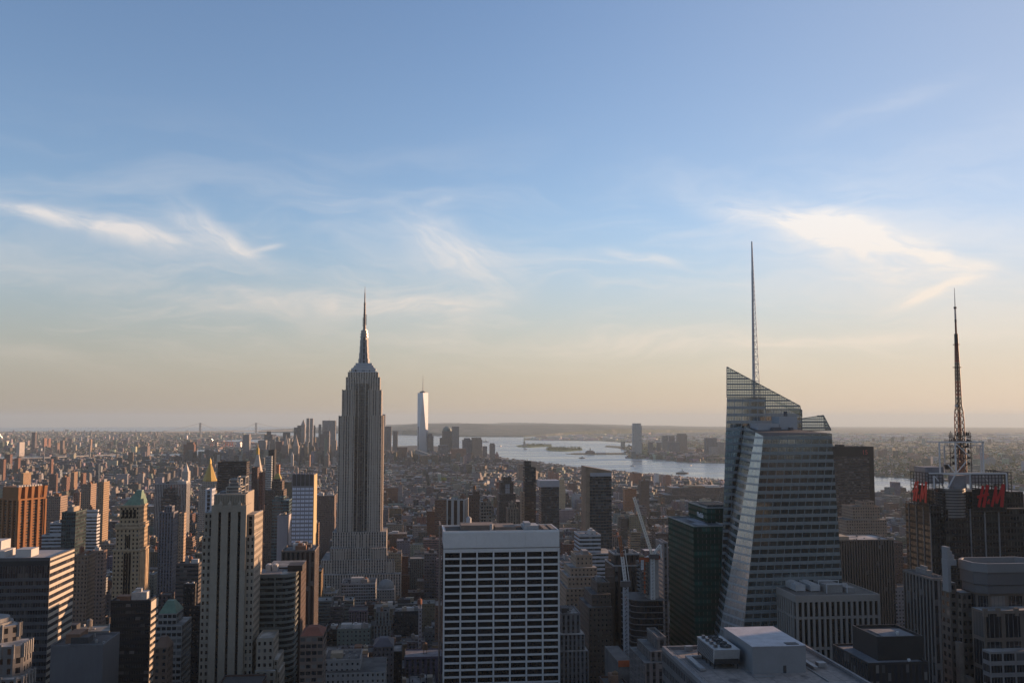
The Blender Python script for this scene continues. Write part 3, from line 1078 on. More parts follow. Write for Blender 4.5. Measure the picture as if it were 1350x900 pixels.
# ---------------------------------------------------------------- crystal glass tower with a sloping top and spire (right)
def crystal_tower():
    Ya, Yb = 590.0, 640.0                           # front mass, rear mass
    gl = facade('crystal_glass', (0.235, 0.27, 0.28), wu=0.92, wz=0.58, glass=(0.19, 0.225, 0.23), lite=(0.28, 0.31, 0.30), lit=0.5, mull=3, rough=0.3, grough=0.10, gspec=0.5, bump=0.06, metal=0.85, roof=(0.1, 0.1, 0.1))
    gld = facade('crystal_glass_side_tone', (0.32, 0.35, 0.365), wu=0.92, wz=0.62, glass=(0.24, 0.27, 0.285), lite=(0.34, 0.36, 0.36), lit=0.3, mull=3, rough=0.25, grough=0.08, gspec=0.5, bump=0.05, metal=0.85, roof=(0.1, 0.1, 0.1))  # light level of rear and east faces put into this glass copy
    gl2 = facade('crystal_glass_reflecting', (0.42, 0.44, 0.44), wu=0.92, wz=0.74, glass=(0.42, 0.45, 0.45), lite=(0.52, 0.52, 0.50), lit=0.6, mull=3, rough=0.3, grough=0.22, gspec=0.6, bump=0.03, roof=(0.1, 0.1, 0.1), metal=0.6)  # sky reflection of the tilted facet put into a paler glass colour
    root = thing('crystal_tower', 'faceted blue-grey glass skyscraper with a sloping see-through crown and a tall white spire', 'skyscraper', (ux(1030, 700, 610), 620, 0))
    X = lambda u, v, y: ux(u, v, y)
    fl = 4.95

    def quad(mb, p, k=None, nb=None, bay=5.6):
        """p: four world points, bottom-left, bottom-right, top-right, top-left; facade UV by height"""
        wb = (Vector(p[1]) - Vector(p[0])).length
        wt = (Vector(p[2]) - Vector(p[3])).length
        o = 0.0
        mb.face(p, k, [(0, p[0][2] / fl), (wb / bay, p[1][2] / fl), (wt / bay, p[2][2] / fl), (0, p[3][2] / fl)])

    def pt(u, v, y):
        x, z = at(u, v, y)
        return (x, y, z)

    def ext(a, b, z):                                # along the line a->b, down to height z
        a, b = Vector(a), Vector(b)
        t = (z - a.z) / (b.z - a.z)
        return tuple(a.lerp(b, t))
    def onplane(u, v, p0, p1, p2):
        n = (Vector(p1) - Vector(p0)).cross(Vector(p2) - Vector(p0))
        r = FPX * FWD + (u - 675) * RGT + (450 - v) * UPV
        o = Vector((0, 0, EYE))
        t = (Vector(p0) - o).dot(n) / r.dot(n)
        return tuple(o + r * t)

    def ground(a, b):
        return ext(a, b, 0)
    # front mass: north face, bright chamfer, east face - each a flat facet
    At = pt(1006.5, 575, Ya)
    A = ground(At, pt(980, 830, Ya - 1))
    Bt = pt(1096.5, 571, Ya + 3)
    B = ground(Bt, onplane(1110.5, 768, A, At, Bt))
    Ct = pt(996.0, 569.5, Ya + 9)
    C = ground(Ct, onplane(948.5, 835, A, At, Ct))
    Dt = pt(981.5, 561, Yb - 3)
    D_ = ground(Dt, onplane(947.2, 835, C, Ct, Dt))
    m = MB()
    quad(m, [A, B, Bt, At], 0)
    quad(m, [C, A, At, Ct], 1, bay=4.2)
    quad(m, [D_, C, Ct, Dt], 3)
    E1 = (B[0] + 4, Yb + 25, 0)
    Et = (Bt[0] + 2, Yb + 22, Bt[2])
    quad(m, [B, E1, Et, Bt], 0)
    m.face([At, Bt, Et, (Dt[0] + 12, Yb, Dt[2]), Dt, Ct], 2)
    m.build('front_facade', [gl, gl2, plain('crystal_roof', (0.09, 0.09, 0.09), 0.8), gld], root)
    # rear mass: solid part below, lattice screen above
    P0t = pt(958.3, 523.5, Yb)
    P0 = ext(pt(958.3, 484, Yb), pt(948, 836, Yb - 2), 0)
    P1t = pt(1057.0, 537.5, Yb)
    P1 = (P1t[0] + 4, Yb, 0)
    r = MB()
    zt = P0t[2]
    zs = vz(1010, 524, Yb)
    xr1 = X(1009, 523, Yb)
    zlo = vz(1040, 540, Yb)
    quad(r, [P0, (xr1, Yb, 0), (xr1, Yb, zt), P0t], 0)
    quad(r, [(xr1, Yb, 0), P1, (X(1057.3, 541, Yb), Yb, zlo), (xr1, Yb, zlo)], 0)
    bk = Yb + 34
    r.face([(xr1, Yb, zlo), (xr1, bk, zlo), (xr1, bk, zt), (xr1, Yb, zt)], 0)
    P0b, P0bt = (pt(950, 836, bk)[0], bk, 0), (pt(960, 524, bk)[0], bk, zt)
    quad(r, [P0b, P0, P0t, P0bt], 0)
    quad(r, [P1, (P1[0], bk, 0), (P1t[0], bk, zlo), (X(1057.3, 541, Yb), Yb, zlo)], 0)
    r.face([P0t, (xr1, Yb, zt), (xr1, bk, zt), P0bt], 1)
    r.face([(xr1, Yb, zlo), (X(1057.3, 541, Yb), Yb, zlo), (P1t[0], bk, zlo), (xr1, bk, zlo)], 1)
    r.build('rear_facade', [gld, plain('crystal_roof', (0.09, 0.09, 0.09), 0.8)], root)

    # see-through glass crowns: thin tinted panes held by mullions
    sg = bpy.data.materials.new('screen_glass')
    sg.use_nodes = True
    g = G(sg.node_tree)
    tr = g.n('ShaderNodeBsdfTransparent')
    tr.inputs[0].default_value = (0.60, 0.66, 0.66, 1)
    gs = g.n('ShaderNodeBsdfGlossy')
    gs.inputs['Color'].default_value = (0.8, 0.85, 0.88, 1)
    gs.inputs['Roughness'].default_value = 0.1
    fr = g.n('ShaderNodeFresnel')
    fr.inputs[0].default_value = 1.5
    mx = g.n('ShaderNodeMixShader')
    g.put(mx.inputs[0], g.m('ADD', g.m('MULTIPLY', fr.outputs[0], 0.8), 0.10, clamp=True))
    g.nt.links.new(tr.outputs[0], mx.inputs[1])
    g.nt.links.new(gs.outputs[0], mx.inputs[2])
    oo = g.n('ShaderNodeOutputMaterial')
    g.nt.links.new(mx.outputs[0], oo.inputs[0])

    def screen(poly, y, du, dz, wv=0.32, wh=0.5, yfun=None):
        """poly: photo pixels of the screen's outline at depth y (or depth function of u); panes and a mullion grid inside it"""
        yf = yfun or (lambda u: y)
        pts = [pt(u, v, yf(u)) for u, v in poly]
        pn = MB()
        pn.face(pts)
        pn.build('screen_pane', sg, root)
        lat = MB()
        us = [p[0] for p in poly]

        def span(u):
            vs_ = []
            for i in range(len(poly)):
                a, b = poly[i], poly[(i + 1) % len(poly)]
                if (a[0] - u) * (b[0] - u) <= 0 and a[0] != b[0]:
                    vs_.append(a[1] + (b[1] - a[1]) * (u - a[0]) / (b[0] - a[0]))
            return (min(vs_), max(vs_)) if len(vs_) > 1 else None

        def spanv(v):
            h = []
            for i in range(len(poly)):
                a, b = poly[i], poly[(i + 1) % len(poly)]
                if (a[1] - v) * (b[1] - v) <= 0 and a[1] != b[1]:
                    h.append(a[0] + (b[0] - a[0]) * (v - a[1]) / (b[1] - a[1]))
            return (min(h), max(h)) if len(h) > 1 else None
        u = min(us) + 0.3
        while u < max(us):
            q = span(u)
            if q and q[1] - q[0] > 1:
                lat.bar(pt(u, q[0], yf(u)), pt(u, q[1], yf(u)), wv)
            u += du
        v = min(p[1] for p in poly) + 1.2
        k = 0
        while v < max(p[1] for p in poly):
            q = spanv(v)
            if q and q[1] - q[0] > 1:
                lat.bar(pt(q[0], v, yf(q[0])), pt(q[1], v, yf(q[1])), wh if k % 2 else wh * 2.2)
            v += dz
            k += 1
        for i in range(len(poly)):
            a, b = poly[i], poly[(i + 1) % len(poly)]
            lat.bar(pt(*a, yf(a[0])), pt(*b, yf(b[0])), 0.5)
        lat.build('mullion', plain('crown_mullion', (0.26, 0.28, 0.28), 0.5, metal=0.3), root, kind='stuff')
    screen([(958.3, 483.5), (1054.5, 534.8), (1057.2, 549), (1057, 540), (1009.2, 540), (1009.2, 523.5), (958.3, 523.5)], Yb, 2.3, 3.6)
    # its thin returns to the south
    screen([(1057.2, 551.5), (1085.5, 547.2), (1095.5, 567), (1057.2, 568)], Yb - 6, 2.6, 3.8)
    screen([(1085.5, 547.2), (1095.5, 566), (1088, 566)], Yb + 10, 3.0, 4.2)
    rb = MB()
    for (u0, u1, va, vb, y) in ((999, 1027, 558, 573, Ya + 22), (1027.3, 1051, 548.6, 573, Ya + 25)):
        rb.box(ux(u0, va, y), ux(u1, va, y), y, y + 14, vz(u0, vb, y), vz(u0, va, y))
    rb.build('penthouse', plain('pale_blue_panel', (0.38, 0.40, 0.43), 0.5, var=0.05), root)
    ru = MB()
    for (u0, u1, va, vb, y) in ((1019, 1030, 563, 574, Ya + 17), (1006, 1045, 571, 575, Ya + 12), (1042, 1046, 563, 572, Ya + 21), (1036, 1038, 542, 549, Ya + 27)):
        ru.box(ux(u0, va, y), ux(u1, va, y), y, y + 4, vz(u0, vb, y), vz(u0, va, y))
    ru.build('roof_unit', plain('unit_dark', (0.12, 0.12, 0.13), 0.7), root)
    # spire: three-legged lattice that closes into a tube
    s = MB()
    Ys = Yb + 14
    xb, zb = at(996.8, 506, Ys)
    xt, zt2 = at(990.3, 318, Ys)
    zm = vz(992, 400, Ys)
    cx = at(993.5, 415, Ys)[0] - 0.6

    def rad(z):
        t = max(0.0, min(1.0, (z - zb) / (zt2 - zb)))
        return 2.35 * (1 - t) ** 1.1 + 0.32
    zz = zb - 30
    legs = [R(200), R(320), R(80)]
    cxx = xt + 0.35
    lv = []
    while zz < zt2:
        lv.append(zz)
        zz += max(3.0, rad(zz) * 2.4)
    for i in range(len(lv) - 1):
        a, b = lv[i], lv[i + 1]
        ra, rb_ = rad(a), rad(b)
        pa = [(cxx + ra * math.cos(t) + ra * 0.35, Ys + ra * math.sin(t), a) for t in legs]
        pb = [(cxx + rb_ * math.cos(t) + rb_ * 0.35, Ys + rb_ * math.sin(t), b) for t in legs]
        for j in range(3):
            s.bar(pa[j], pb[j], (0.62 if j == 0 else 0.4) * (1 - 0.5 * i / len(lv)))
            s.bar(pa[j], pb[(j + 1) % 3], 0.22)
            s.bar(pa[j], pa[(j + 1) % 3], 0.34)
    zk = vz(992, 398, Ys)
    s.cyl(cxx, Ys, zb - 10, zk, 0.75, 0.6, n=8)
    s.cyl(cxx, Ys, zk, vz(991, 357, Ys), 0.9, 0.75, n=8)
    s.cyl(cxx, Ys, vz(991, 357, Ys), zt2, 0.6, 0.25, n=8)
    s.build('spire', WHITE_STEEL, root)
    take(ux(945, 700, Ya), ux(1115, 700, Ya), Ya - 5, Yb + 40, 250)


crystal_tower()
# ================================================================== more near buildings
def quick_box(mb, u0, u1, va, y0, y1, zb, vat=None):
    """box whose front face spans u0..u1 at pixel row va on plane y0"""
    x0, x1 = ux(u0, va, y0), ux(u1, va, y0)
    z1 = vz((u0 + u1) / 2, va, y0)
    mb.box(x0, x1, y0, y1, zb, z1)
    return x0, x1, z1


def text_mesh(body, size, mat, root, name, origin, xdir, thick=0.3, shear=0.0):
    cu = bpy.data.curves.new(name, 'FONT')
    cu.body = body
    cu.size = size
    cu.extrude = thick / 2
    cu.shear = shear
    cu.resolution_u = 3
    tmp = bpy.data.objects.new(name + '_curve', cu)
    me = bpy.data.meshes.new_from_object(tmp)
    bpy.data.objects.remove(tmp)
    bpy.data.curves.remove(cu)
    xd = Vector(xdir).normalized()
    zd = Vector((0, 0, 1))
    yd = xd.cross(zd)                                 # towards the viewer side is -(xd x zd)... letters face yd
    for v in me.vertices:
        c = v.co.copy()
        v.co = xd * c.x + zd * c.y + yd * c.z
    me.materials.clear()
    me.materials.append(mat)
    o = bpy.data.objects.new(name, me)
    COL.objects.link(o)
    o.parent = root
    o.location = Vector(origin) - root.location
    return o


def tank(root, x, y, z, s=1.0, name='water_tank'):
    """timber rooftop water tank on a steel frame"""
    mb = MB()
    r, h = 1.9 * s, 3.6 * s
    for a in range(4):
        an = R(45 + 90 * a)
        mb.bar((x + r * 0.75 * math.cos(an), y + r * 0.75 * math.sin(an), z), (x + r * 0.75 * math.cos(an), y + r * 0.75 * math.sin(an), z + 2.4 * s), 0.3 * s)
    mb.cyl(x, y, z + 2.4 * s, z + 2.4 * s + h, r, r * 0.94, n=10)
    mb.cyl(x, y, z + 2.4 * s + h, z + 2.4 * s + h + 1.3 * s, r * 1.04, 0.05, n=10)
    return mb.build(name, TANK_MATS[int(abs(x * 7 + y * 3)) % len(TANK_MATS)], root)


TANK_MATS = [plain('tank_cedar', (0.20, 0.12, 0.07), 0.9), plain('tank_grey', (0.22, 0.20, 0.18), 0.9), plain('tank_red', (0.26, 0.11, 0.07), 0.9)]
PENT_MATS = [plain('bulkhead_brick', (0.25, 0.14, 0.09), 0.9), plain('bulkhead_grey', (0.30, 0.29, 0.28), 0.85), plain('bulkhead_tan', (0.42, 0.35, 0.26), 0.9), plain('bulkhead_white', (0.55, 0.54, 0.52), 0.8), plain('bulkhead_dark', (0.07, 0.07, 0.075), 0.8)]


# ---------------------------------------------------------------- dark tower with red letter signs and a red-white mast (right edge)
def sign_tower():
    Y = 590.0
    D = 31.0
    root = thing('sign_tower', 'dark glass tower with red H&M letter signs, white trusses and a lattice mast', 'skyscraper', (ux(1270, 640, Y), Y + 15, 0))
    X = lambda u, v=640, y=Y: ux(u, v, y)
    Z = lambda v, y=Y: vz(1265, v, y)
    dk = facade('black_tower_glass', (0.032, 0.034, 0.036), wu=0.88, wz=0.62, glass=(0.010, 0.014, 0.017), lite=(0.05, 0.05, 0.045), lit=0.2, rough=0.5, grough=0.12, gspec=0.3, bspec=0.2, mull=2, bump=0.05, roof=(0.10, 0.10, 0.10))
    band = facade('banded_metal', (0.20, 0.20, 0.20), wu=1.0, wz=0.45, glass=(0.05, 0.052, 0.055), lit=0.0, rough=0.32, grough=0.25, metal=0.4, bump=0.2, roof=(0.12, 0.12, 0.12))
    w = MB()
    w.bay, w.fl = 4.2, 4.1
    xa, xb = X(1231, 690), X(1352, 690)
    ztop = Z(671)
    w.box(xa + 8, xb, Y, Y + 50, 0, ztop)
    w.box(xa, xa + 7.98, Y + 3.5, Y + D, 0, ztop + 2)
    w.box(xa + 8, xa + 44, Y + 1, Y + 40, ztop, Z(648))
    w.box(xb - 6, xb + 6, Y + 10, Y + 50, ztop, Z(648) - 1)
    w.build('wall', dk, root)
    pil = MB()
    for u in (1279.5, 1298.5, 1317.0):
        pil.box(X(u, 700) - 0.35, X(u, 700) + 0.35, Y - 0.7, Y, 60, ztop, bot=True)
    for y in (Y + 3.6, Y + 12, Y + 21, Y + 30.6):
        pil.box(xa - 0.5, xa, y - 0.3, y + 0.3, 60, ztop + 2, bot=True)
    pil.build('pilaster', plain('pilaster_grey', (0.22, 0.22, 0.23), 0.5), root, kind='stuff')
    dr = MB()
    dr.bay, dr.fl = 3, 1.9
    cx = X(1261, 660)
    dr.cyl(cx, Y + 7.5, ztop - 6, Z(644), 9.6, n=32)
    dr.build('corner_drum', band, root)
    d2 = MB()
    d2.bay, d2.fl = 3, 1.9
    d2.cyl(X(1320, 660), Y + 12, ztop - 6, Z(648), 7.5, n=28)
    d2.build('side_drum', facade('sunlit_metal', (0.5, 0.47, 0.42), wu=1.0, wz=0.25, glass=(0.1, 0.1, 0.1), lit=0.0, rough=0.3, metal=0.3, bump=0.2), root)  # sunlight on this drum put into a brighter, warmer metal colour
    # sign frames
    def frame(pa, pb, z0, z1, nx, nz, name='sign_frame'):
        mb = MB()
        pa, pb = Vector(pa), Vector(pb)
        for i in range(nx + 1):
            p = pa.lerp(pb, i / nx)
            mb.bar((p.x, p.y, z0), (p.x, p.y, z1), 0.36)
        for j in range(nz + 1):
            z = z0 + (z1 - z0) * j / nz
            mb.bar((pa.x, pa.y, z), (pb.x, pb.y, z), 0.36 if 0 < j < nz else 0.6)
        return mb.build(name, DARK_STEEL, root)
    xn0, xn1 = X(1280), X(1324)
    zs0, zs1 = Z(674), Z(625.5)
    frame((xn0, Y - 1.2, 0), (xn1, Y - 1.2, 0), zs0, zs1, 10, 10)
    ex = X(1223.6, 640, Y + 1)
    ye0, ye1 = Y + 0.5, Y + 22.5
    frame((ex, ye1, 0), (ex, ye0, 0), Z(668, Y), Z(623, Y), 6, 10)
    frame((X(1325), Y + 26, 0), (X(1345), Y + 26, 0), Z(650), Z(623), 6, 6)
    frame((X(1338.5), Y + 4, 0), (X(1338.5), Y + 26, 0), Z(650), Z(623.5), 6, 6)
    frame((ex, Y + 0.5, 0), (ex + 9, Y - 1.0, 0), Z(674), Z(625), 4, 10)
    bk = MB()
    bk.box(xn0 + 0.2, xn1 - 0.2, Y - 0.75, Y - 0.55, zs0 + 0.3, Z(645), bot=True)
    bk.build('sign_backing', plain('backing_black', (0.02, 0.02, 0.022), 0.6), root)
    bk = MB()
    bk.box(ex + 0.5, ex + 0.7, ye0 + 3, ye1 - 8, Z(668, Y) + 0.5, Z(640, Y), bot=True)
    bk.build('sign_backing', plain('backing_black', (0.02, 0.02, 0.022), 0.6), root)
    strokes = {'H': [(795, 838, 850, 645, 26), (845, 840, 900, 637, 32), (782, 748, 908, 722, 24)],
               '&': [(890, 812, 914, 768, 14), (886, 790, 916, 806, 14)],
               'M': [(936, 836, 992, 652, 25), (984, 655, 988, 806, 26), (986, 806, 1062, 645, 24), (1070, 632, 1040, 840, 34)]}

    def letters(pa, pb, z0, z1, nrm):
        pa, pb, nrm = Vector(pa), Vector(pb), Vector(nrm)
        L = (pb - pa)
        for ch, ss_ in strokes.items():
            mb = MB()
            for n_, (x0, y0, x1, y1, wd) in enumerate(ss_):
                off = 0.35 + 0.03 * n_
                dx, dy = x1 - x0, y1 - y0
                ln = math.hypot(dx, dy)
                px, py = -dy / ln * wd / 2, dx / ln * wd / 2
                q = [(x0 + px, y0 + py), (x1 + px, y1 + py), (x1 - px, y1 - py), (x0 - px, y0 - py)]
                P = []
                for (x, y) in q:
                    f, h = (x - 735) / 360.0, (880 - y) / 335.0
                    p = pa + L * f
                    P.append(Vector((p.x, p.y, z0 + (z1 - z0) * h)))
                fr = [tuple(p + nrm * off) for p in P]
                ba = [tuple(p + nrm * (off - 0.3)) for p in P]
                mb.face(fr)
                mb.face(list(reversed(ba)))
                for i in range(4):
                    j = (i + 1) % 4
                    mb.face([fr[j], fr[i], ba[i], ba[j]])
            mb.build('sign_letter', RED, root)
    letters((xn0, Y - 1.4, 0), (xn1, Y - 1.4, 0), zs0, zs1, (0, -1, 0))
    letters((ex - 0.3, ye1, 0), (ex - 0.3, ye0, 0), Z(668, Y), Z(623, Y), (-1, 0, 0))
    # white trusses
    tr = MB()
    def portal(u0, u1, v0, v1, y, w=0.8, mid=None, braces=()):
        for u in (u0, u1) + ((mid,) if mid else ()):
            tr.bar((X(u, v1, y), y, Z(v1, y)), (X(u, v1, y), y, Z(v0, y)), w)
        tr.bar((X(u0, v0, y), y, Z(v0, y)), (X(u1, v0, y), y, Z(v0, y)), w)
        for (ua, va, ub, vb) in braces:
            tr.bar((X(ua, va, y), y, Z(va, y)), (X(ub, vb, y), y, Z(vb, y)), w * 0.6)
    y1, y2 = Y + 7, Y + 23
    portal(1239.5, 1297, 582.5, 624, y1, 0.85, 1260.5, ((1261, 585, 1278, 602), (1274, 608, 1262, 622), (1250, 612, 1260, 624)))
    portal(1246, 1294, 587, 624, y2, 0.7)
    for u in (1239.5, 1297):
        tr.bar((X(u, 582, y1), y1, Z(582.5, y1)), (X(u, 582, y1), y2, Z(582.5, y1)), 0.7)
    yf = Y - 0.4
    tr.bar((X(1226), Y + 1, Z(624)), (X(1328), Y + 1, Z(624.3)), 1.1)
    tr.bar((X(1231), yf, Z(627)), (X(1231), yf, Z(643)), 0.9)
    tr.bar((X(1279), yf, Z(625)), (X(1279), yf, Z(645)), 0.9)
    tr.bar((X(1326.5), yf, Z(624)), (X(1326.5), yf, Z(645)), 1.0)
    tr.bar((X(1232), yf, Z(627)), (X(1244), yf, Z(642)), 0.6)
    tr.bar((X(1259), yf, Z(626)), (X(1249.5), yf, Z(642)), 0.7)
    tr.bar((X(1296), yf, Z(627)), (X(1308), yf, Z(641)), 0.5)
    tr.build('roof_truss', WHITE_STEEL, root)
    rb = MB()
    rb.box(X(1262), X(1279), Y + 4, Y + 10, Z(646), Z(627))
    rb.build('penthouse', plain('penthouse_grey', (0.26, 0.27, 0.30), 0.7), root)
    rb = MB()
    rb.box(X(1220, 625, Y + 16), X(1244, 625, Y + 16), Y + 16, Y + 30, Z(640), Z(617))
    rb.build('penthouse', plain('penthouse_grey', (0.26, 0.27, 0.30), 0.7), root)
    rb = MB()
    rb.box(X(1282, 625, Y + 14), X(1322, 625, Y + 14), Y + 14, Y + 30, Z(640), Z(626))
    rb.build('penthouse', plain('penthouse_grey', (0.26, 0.27, 0.30), 0.7), root)
    ds = MB()
    ds.cyl(X(1249, 615, Y + 13), Y + 13, Z(618, Y + 13), Z(612, Y + 13), 1.6, 2.2, n=12)
    ds.build('dish_antenna', DARK_STEEL, root)
    # mast: tapering square lattice with platforms, then a tube
    ym = Y + 15
    mats_ = [plain('mast_red', (0.20, 0.055, 0.04), 0.6, var=0.2), plain('mast_dark', (0.07, 0.06, 0.06), 0.6), plain('mast_white', (0.5, 0.47, 0.45), 0.6)]
    cxm = ux(1266.5, 600, ym)
    zz = lambda v: vz(1265, v, ym)
    mm = MB()

    def half(v):
        pts = [(622, 2.4), (560, 2.15), (545, 2.1), (536, 1.35), (487, 1.05), (455, 0.72), (440, 0.66)]
        for (a, ha), (b, hb) in zip(pts, pts[1:]):
            if b <= v <= a:
                return ha + (hb - ha) * (a - v) / (a - b)
        return pts[-1][1]
    v = 622.0
    while v > 441:
        h0 = half(v)
        step = max(3.0, h0 * 2.2 * 2.0)
        vn = max(440, v - step)
        h1 = half(vn)
        k = 0 if int((622 - v) / 24) % 2 == 0 else 1
        c0 = [(cxm + sx * h0, ym + sy * h0, zz(v)) for sx, sy in ((-1, -1), (1, -1), (1, 1), (-1, 1))]
        c1 = [(cxm + sx * h1, ym + sy * h1, zz(vn)) for sx, sy in ((-1, -1), (1, -1), (1, 1), (-1, 1))]
        for j in range(4):
            mm.bar(c0[j], c1[j], 0.5, k)
            mm.bar(c0[j], c0[(j + 1) % 4], 0.28, k)
            mm.bar(c0[j], c1[(j + 1) % 4], 0.24, k)
            mm.bar(c0[(j + 1) % 4], c1[j], 0.24, k)
        v = vn
    mm.cyl(cxm, ym, zz(622), zz(490), 0.75, 0.6, n=8, k=1)
    mm.cyl(cxm, ym, zz(490), zz(440), 0.7, 0.6, n=8, k=1)
    mm.cyl(cxm, ym, zz(441), zz(425), 0.72, 0.62, n=8, k=0)
    mm.cyl(cxm, ym, zz(425), zz(421), 0.7, 0.7, n=8, k=1)
    mm.cyl(cxm, ym, zz(421), zz(405), 0.66, 0.55, n=8, k=2)
    mm.cyl(cxm, ym, zz(407), zz(404.5), 0.95, 0.95, n=8, k=1)
    mm.cyl(cxm, ym, zz(404.5), zz(379.5), 0.32, 0.14, n=8, k=2)
    for (vv, r) in ((454.5, 2.3), (484.5, 2.9), (516, 1.9)):
        mm.cyl(cxm, ym, zz(vv), zz(vv - 0.7), r, r, n=12, k=1)
    for i in range(15):
        vv = 515 - i * 1.8
        mm.bar((cxm - 2.2, ym, zz(vv)), (cxm + 2.2, ym, zz(vv)), 0.12, 1)
    mm.cyl(cxm - 2.4, ym - 1, zz(536), zz(533), 0.9, 0.9, n=10, k=2)
    mm.build('mast', mats_, root)
    pf = MB()
    for (sx, sy) in ((-1, -1), (1, -1), (1, 1), (-1, 1)):
        pf.bar((cxm + sx * 4.6, ym + sy * 4.6, zz(622)), (cxm + sx * 4.6, ym + sy * 4.6, zz(578)), 0.35)
    rdm = random.Random(5)
    for vv in (574, 581, 589, 597, 604, 612):
        for (a, b) in (((-5.2, -5.2), (5.2, -5.2)), ((5.2, -5.2), (5.2, 5.2)), ((5.2, 5.2), (-5.2, 5.2)), ((-5.2, 5.2), (-5.2, -5.2))):
            pf.bar((cxm + a[0], ym + a[1], zz(vv)), (cxm + b[0], ym + b[1], zz(vv)), 0.34)
        for q in range(5):
            a = rdm.uniform(0, 6.28)
            pf.box(cxm + 5.4 * math.cos(a) - 0.4, cxm + 5.4 * math.cos(a) + 0.4, ym + 5.4 * math.sin(a) - 0.4, ym + 5.4 * math.sin(a) + 0.4, zz(vv), zz(vv) + rdm.uniform(1, 2.6), bot=True)
    for sx in (-6.6, 6.6):
        for k in range(3):
            pf.bar((cxm + sx + k * 0.9 - 0.9, ym, zz(578)), (cxm + sx + k * 0.9 - 0.9, ym, zz(570 - (k % 2) * 2)), 0.3)
        pf.bar((cxm + sx * 0.7, ym, zz(576)), (cxm + sx * 1.2, ym, zz(576)), 0.5)
    pf.build('mast_platform', DARK_STEEL, root)
    take(X(1190), X(1360), Y - 4, Y + 60, 250)


RED = emis_free_red()
sign_tower()


# ---------------------------------------------------------------- dark green glass tower with white lettering
def green_tower():
    Y, D = 640.0, 64.0
    root = thing('green_glass_tower', 'dark green glass office tower with small white lettering near its roof', 'office tower', (ux(930, 700, Y), Y + 30, 0))
    gg = facade('green_glass', (0.008, 0.055, 0.045), wu=0.94, wz=0.58, glass=(0.003, 0.022, 0.018), lite=(0.01, 0.075, 0.06), lit=0.5, rough=0.6, grough=0.35, gspec=0.08, bspec=0.04, mull=2, bump=0.04, roof=(0.10, 0.11, 0.12))
    w = MB()
    w.bay, w.fl = 6.0, 4.0
    x0, x1 = ux(914, 694, Y), ux(958, 694, Y)
    z1 = vz(930, 694, Y)
    w.box(x0, x1, Y, Y + D, 0, z1)
    yb = Y + 22
    xb0, xb1 = ux(932, 670, yb), ux(975, 670, yb)
    xs = max(xb0, x0 + 1.0)
    zb1 = vz(940, 670, yb)
    w.box(xb0, xb1, yb, yb + 46, z1, zb1)
    w.build('wall', gg, root)
    p = MB()
    p.parapet(x0, x1, Y, Y + D, z1, 0.8, 0.5)
    p.build('parapet', plain('pale_coping', (0.30, 0.32, 0.32), 0.6), root)
    p = MB()
    p.parapet(xb0, xb1, yb, yb + 46, zb1, 1.0, 0.6)
    p.build('parapet', plain('pale_coping', (0.30, 0.32, 0.32), 0.6), root)
    r = MB()
    r.box(x0 + 6, xb0 - 4, Y + 8, Y + 22, z1, z1 + 0.4)
    r.box(x0 + 10, xb0 - 1, Y + 24, Y + 50, z1, z1 + 0.5)
    r.build('roof_deck', plain('roof_deck_pale', (0.34, 0.36, 0.40), 0.8), root)
    f = MB()
    for i in range(14):
        f.box(xb0 + 3 + i * 2.0, xb0 + 3.7 + i * 2.0, yb + 8, yb + 30, zb1, zb1 + 1.8)
    f.build('roof_louvre', plain('louvre_dark', (0.10, 0.11, 0.11), 0.7), root)
    text_mesh('MetLife', 4.9, plain('letter_white', (0.85, 0.86, 0.88), 0.5, var=0.02), root, 'lettering', (xb0 - 0.25, yb + 23, zb1 - 7.6), (0, -1, 0), 0.3)
    take(x0, xb1, Y, Y + 70, zb1)


green_tower()


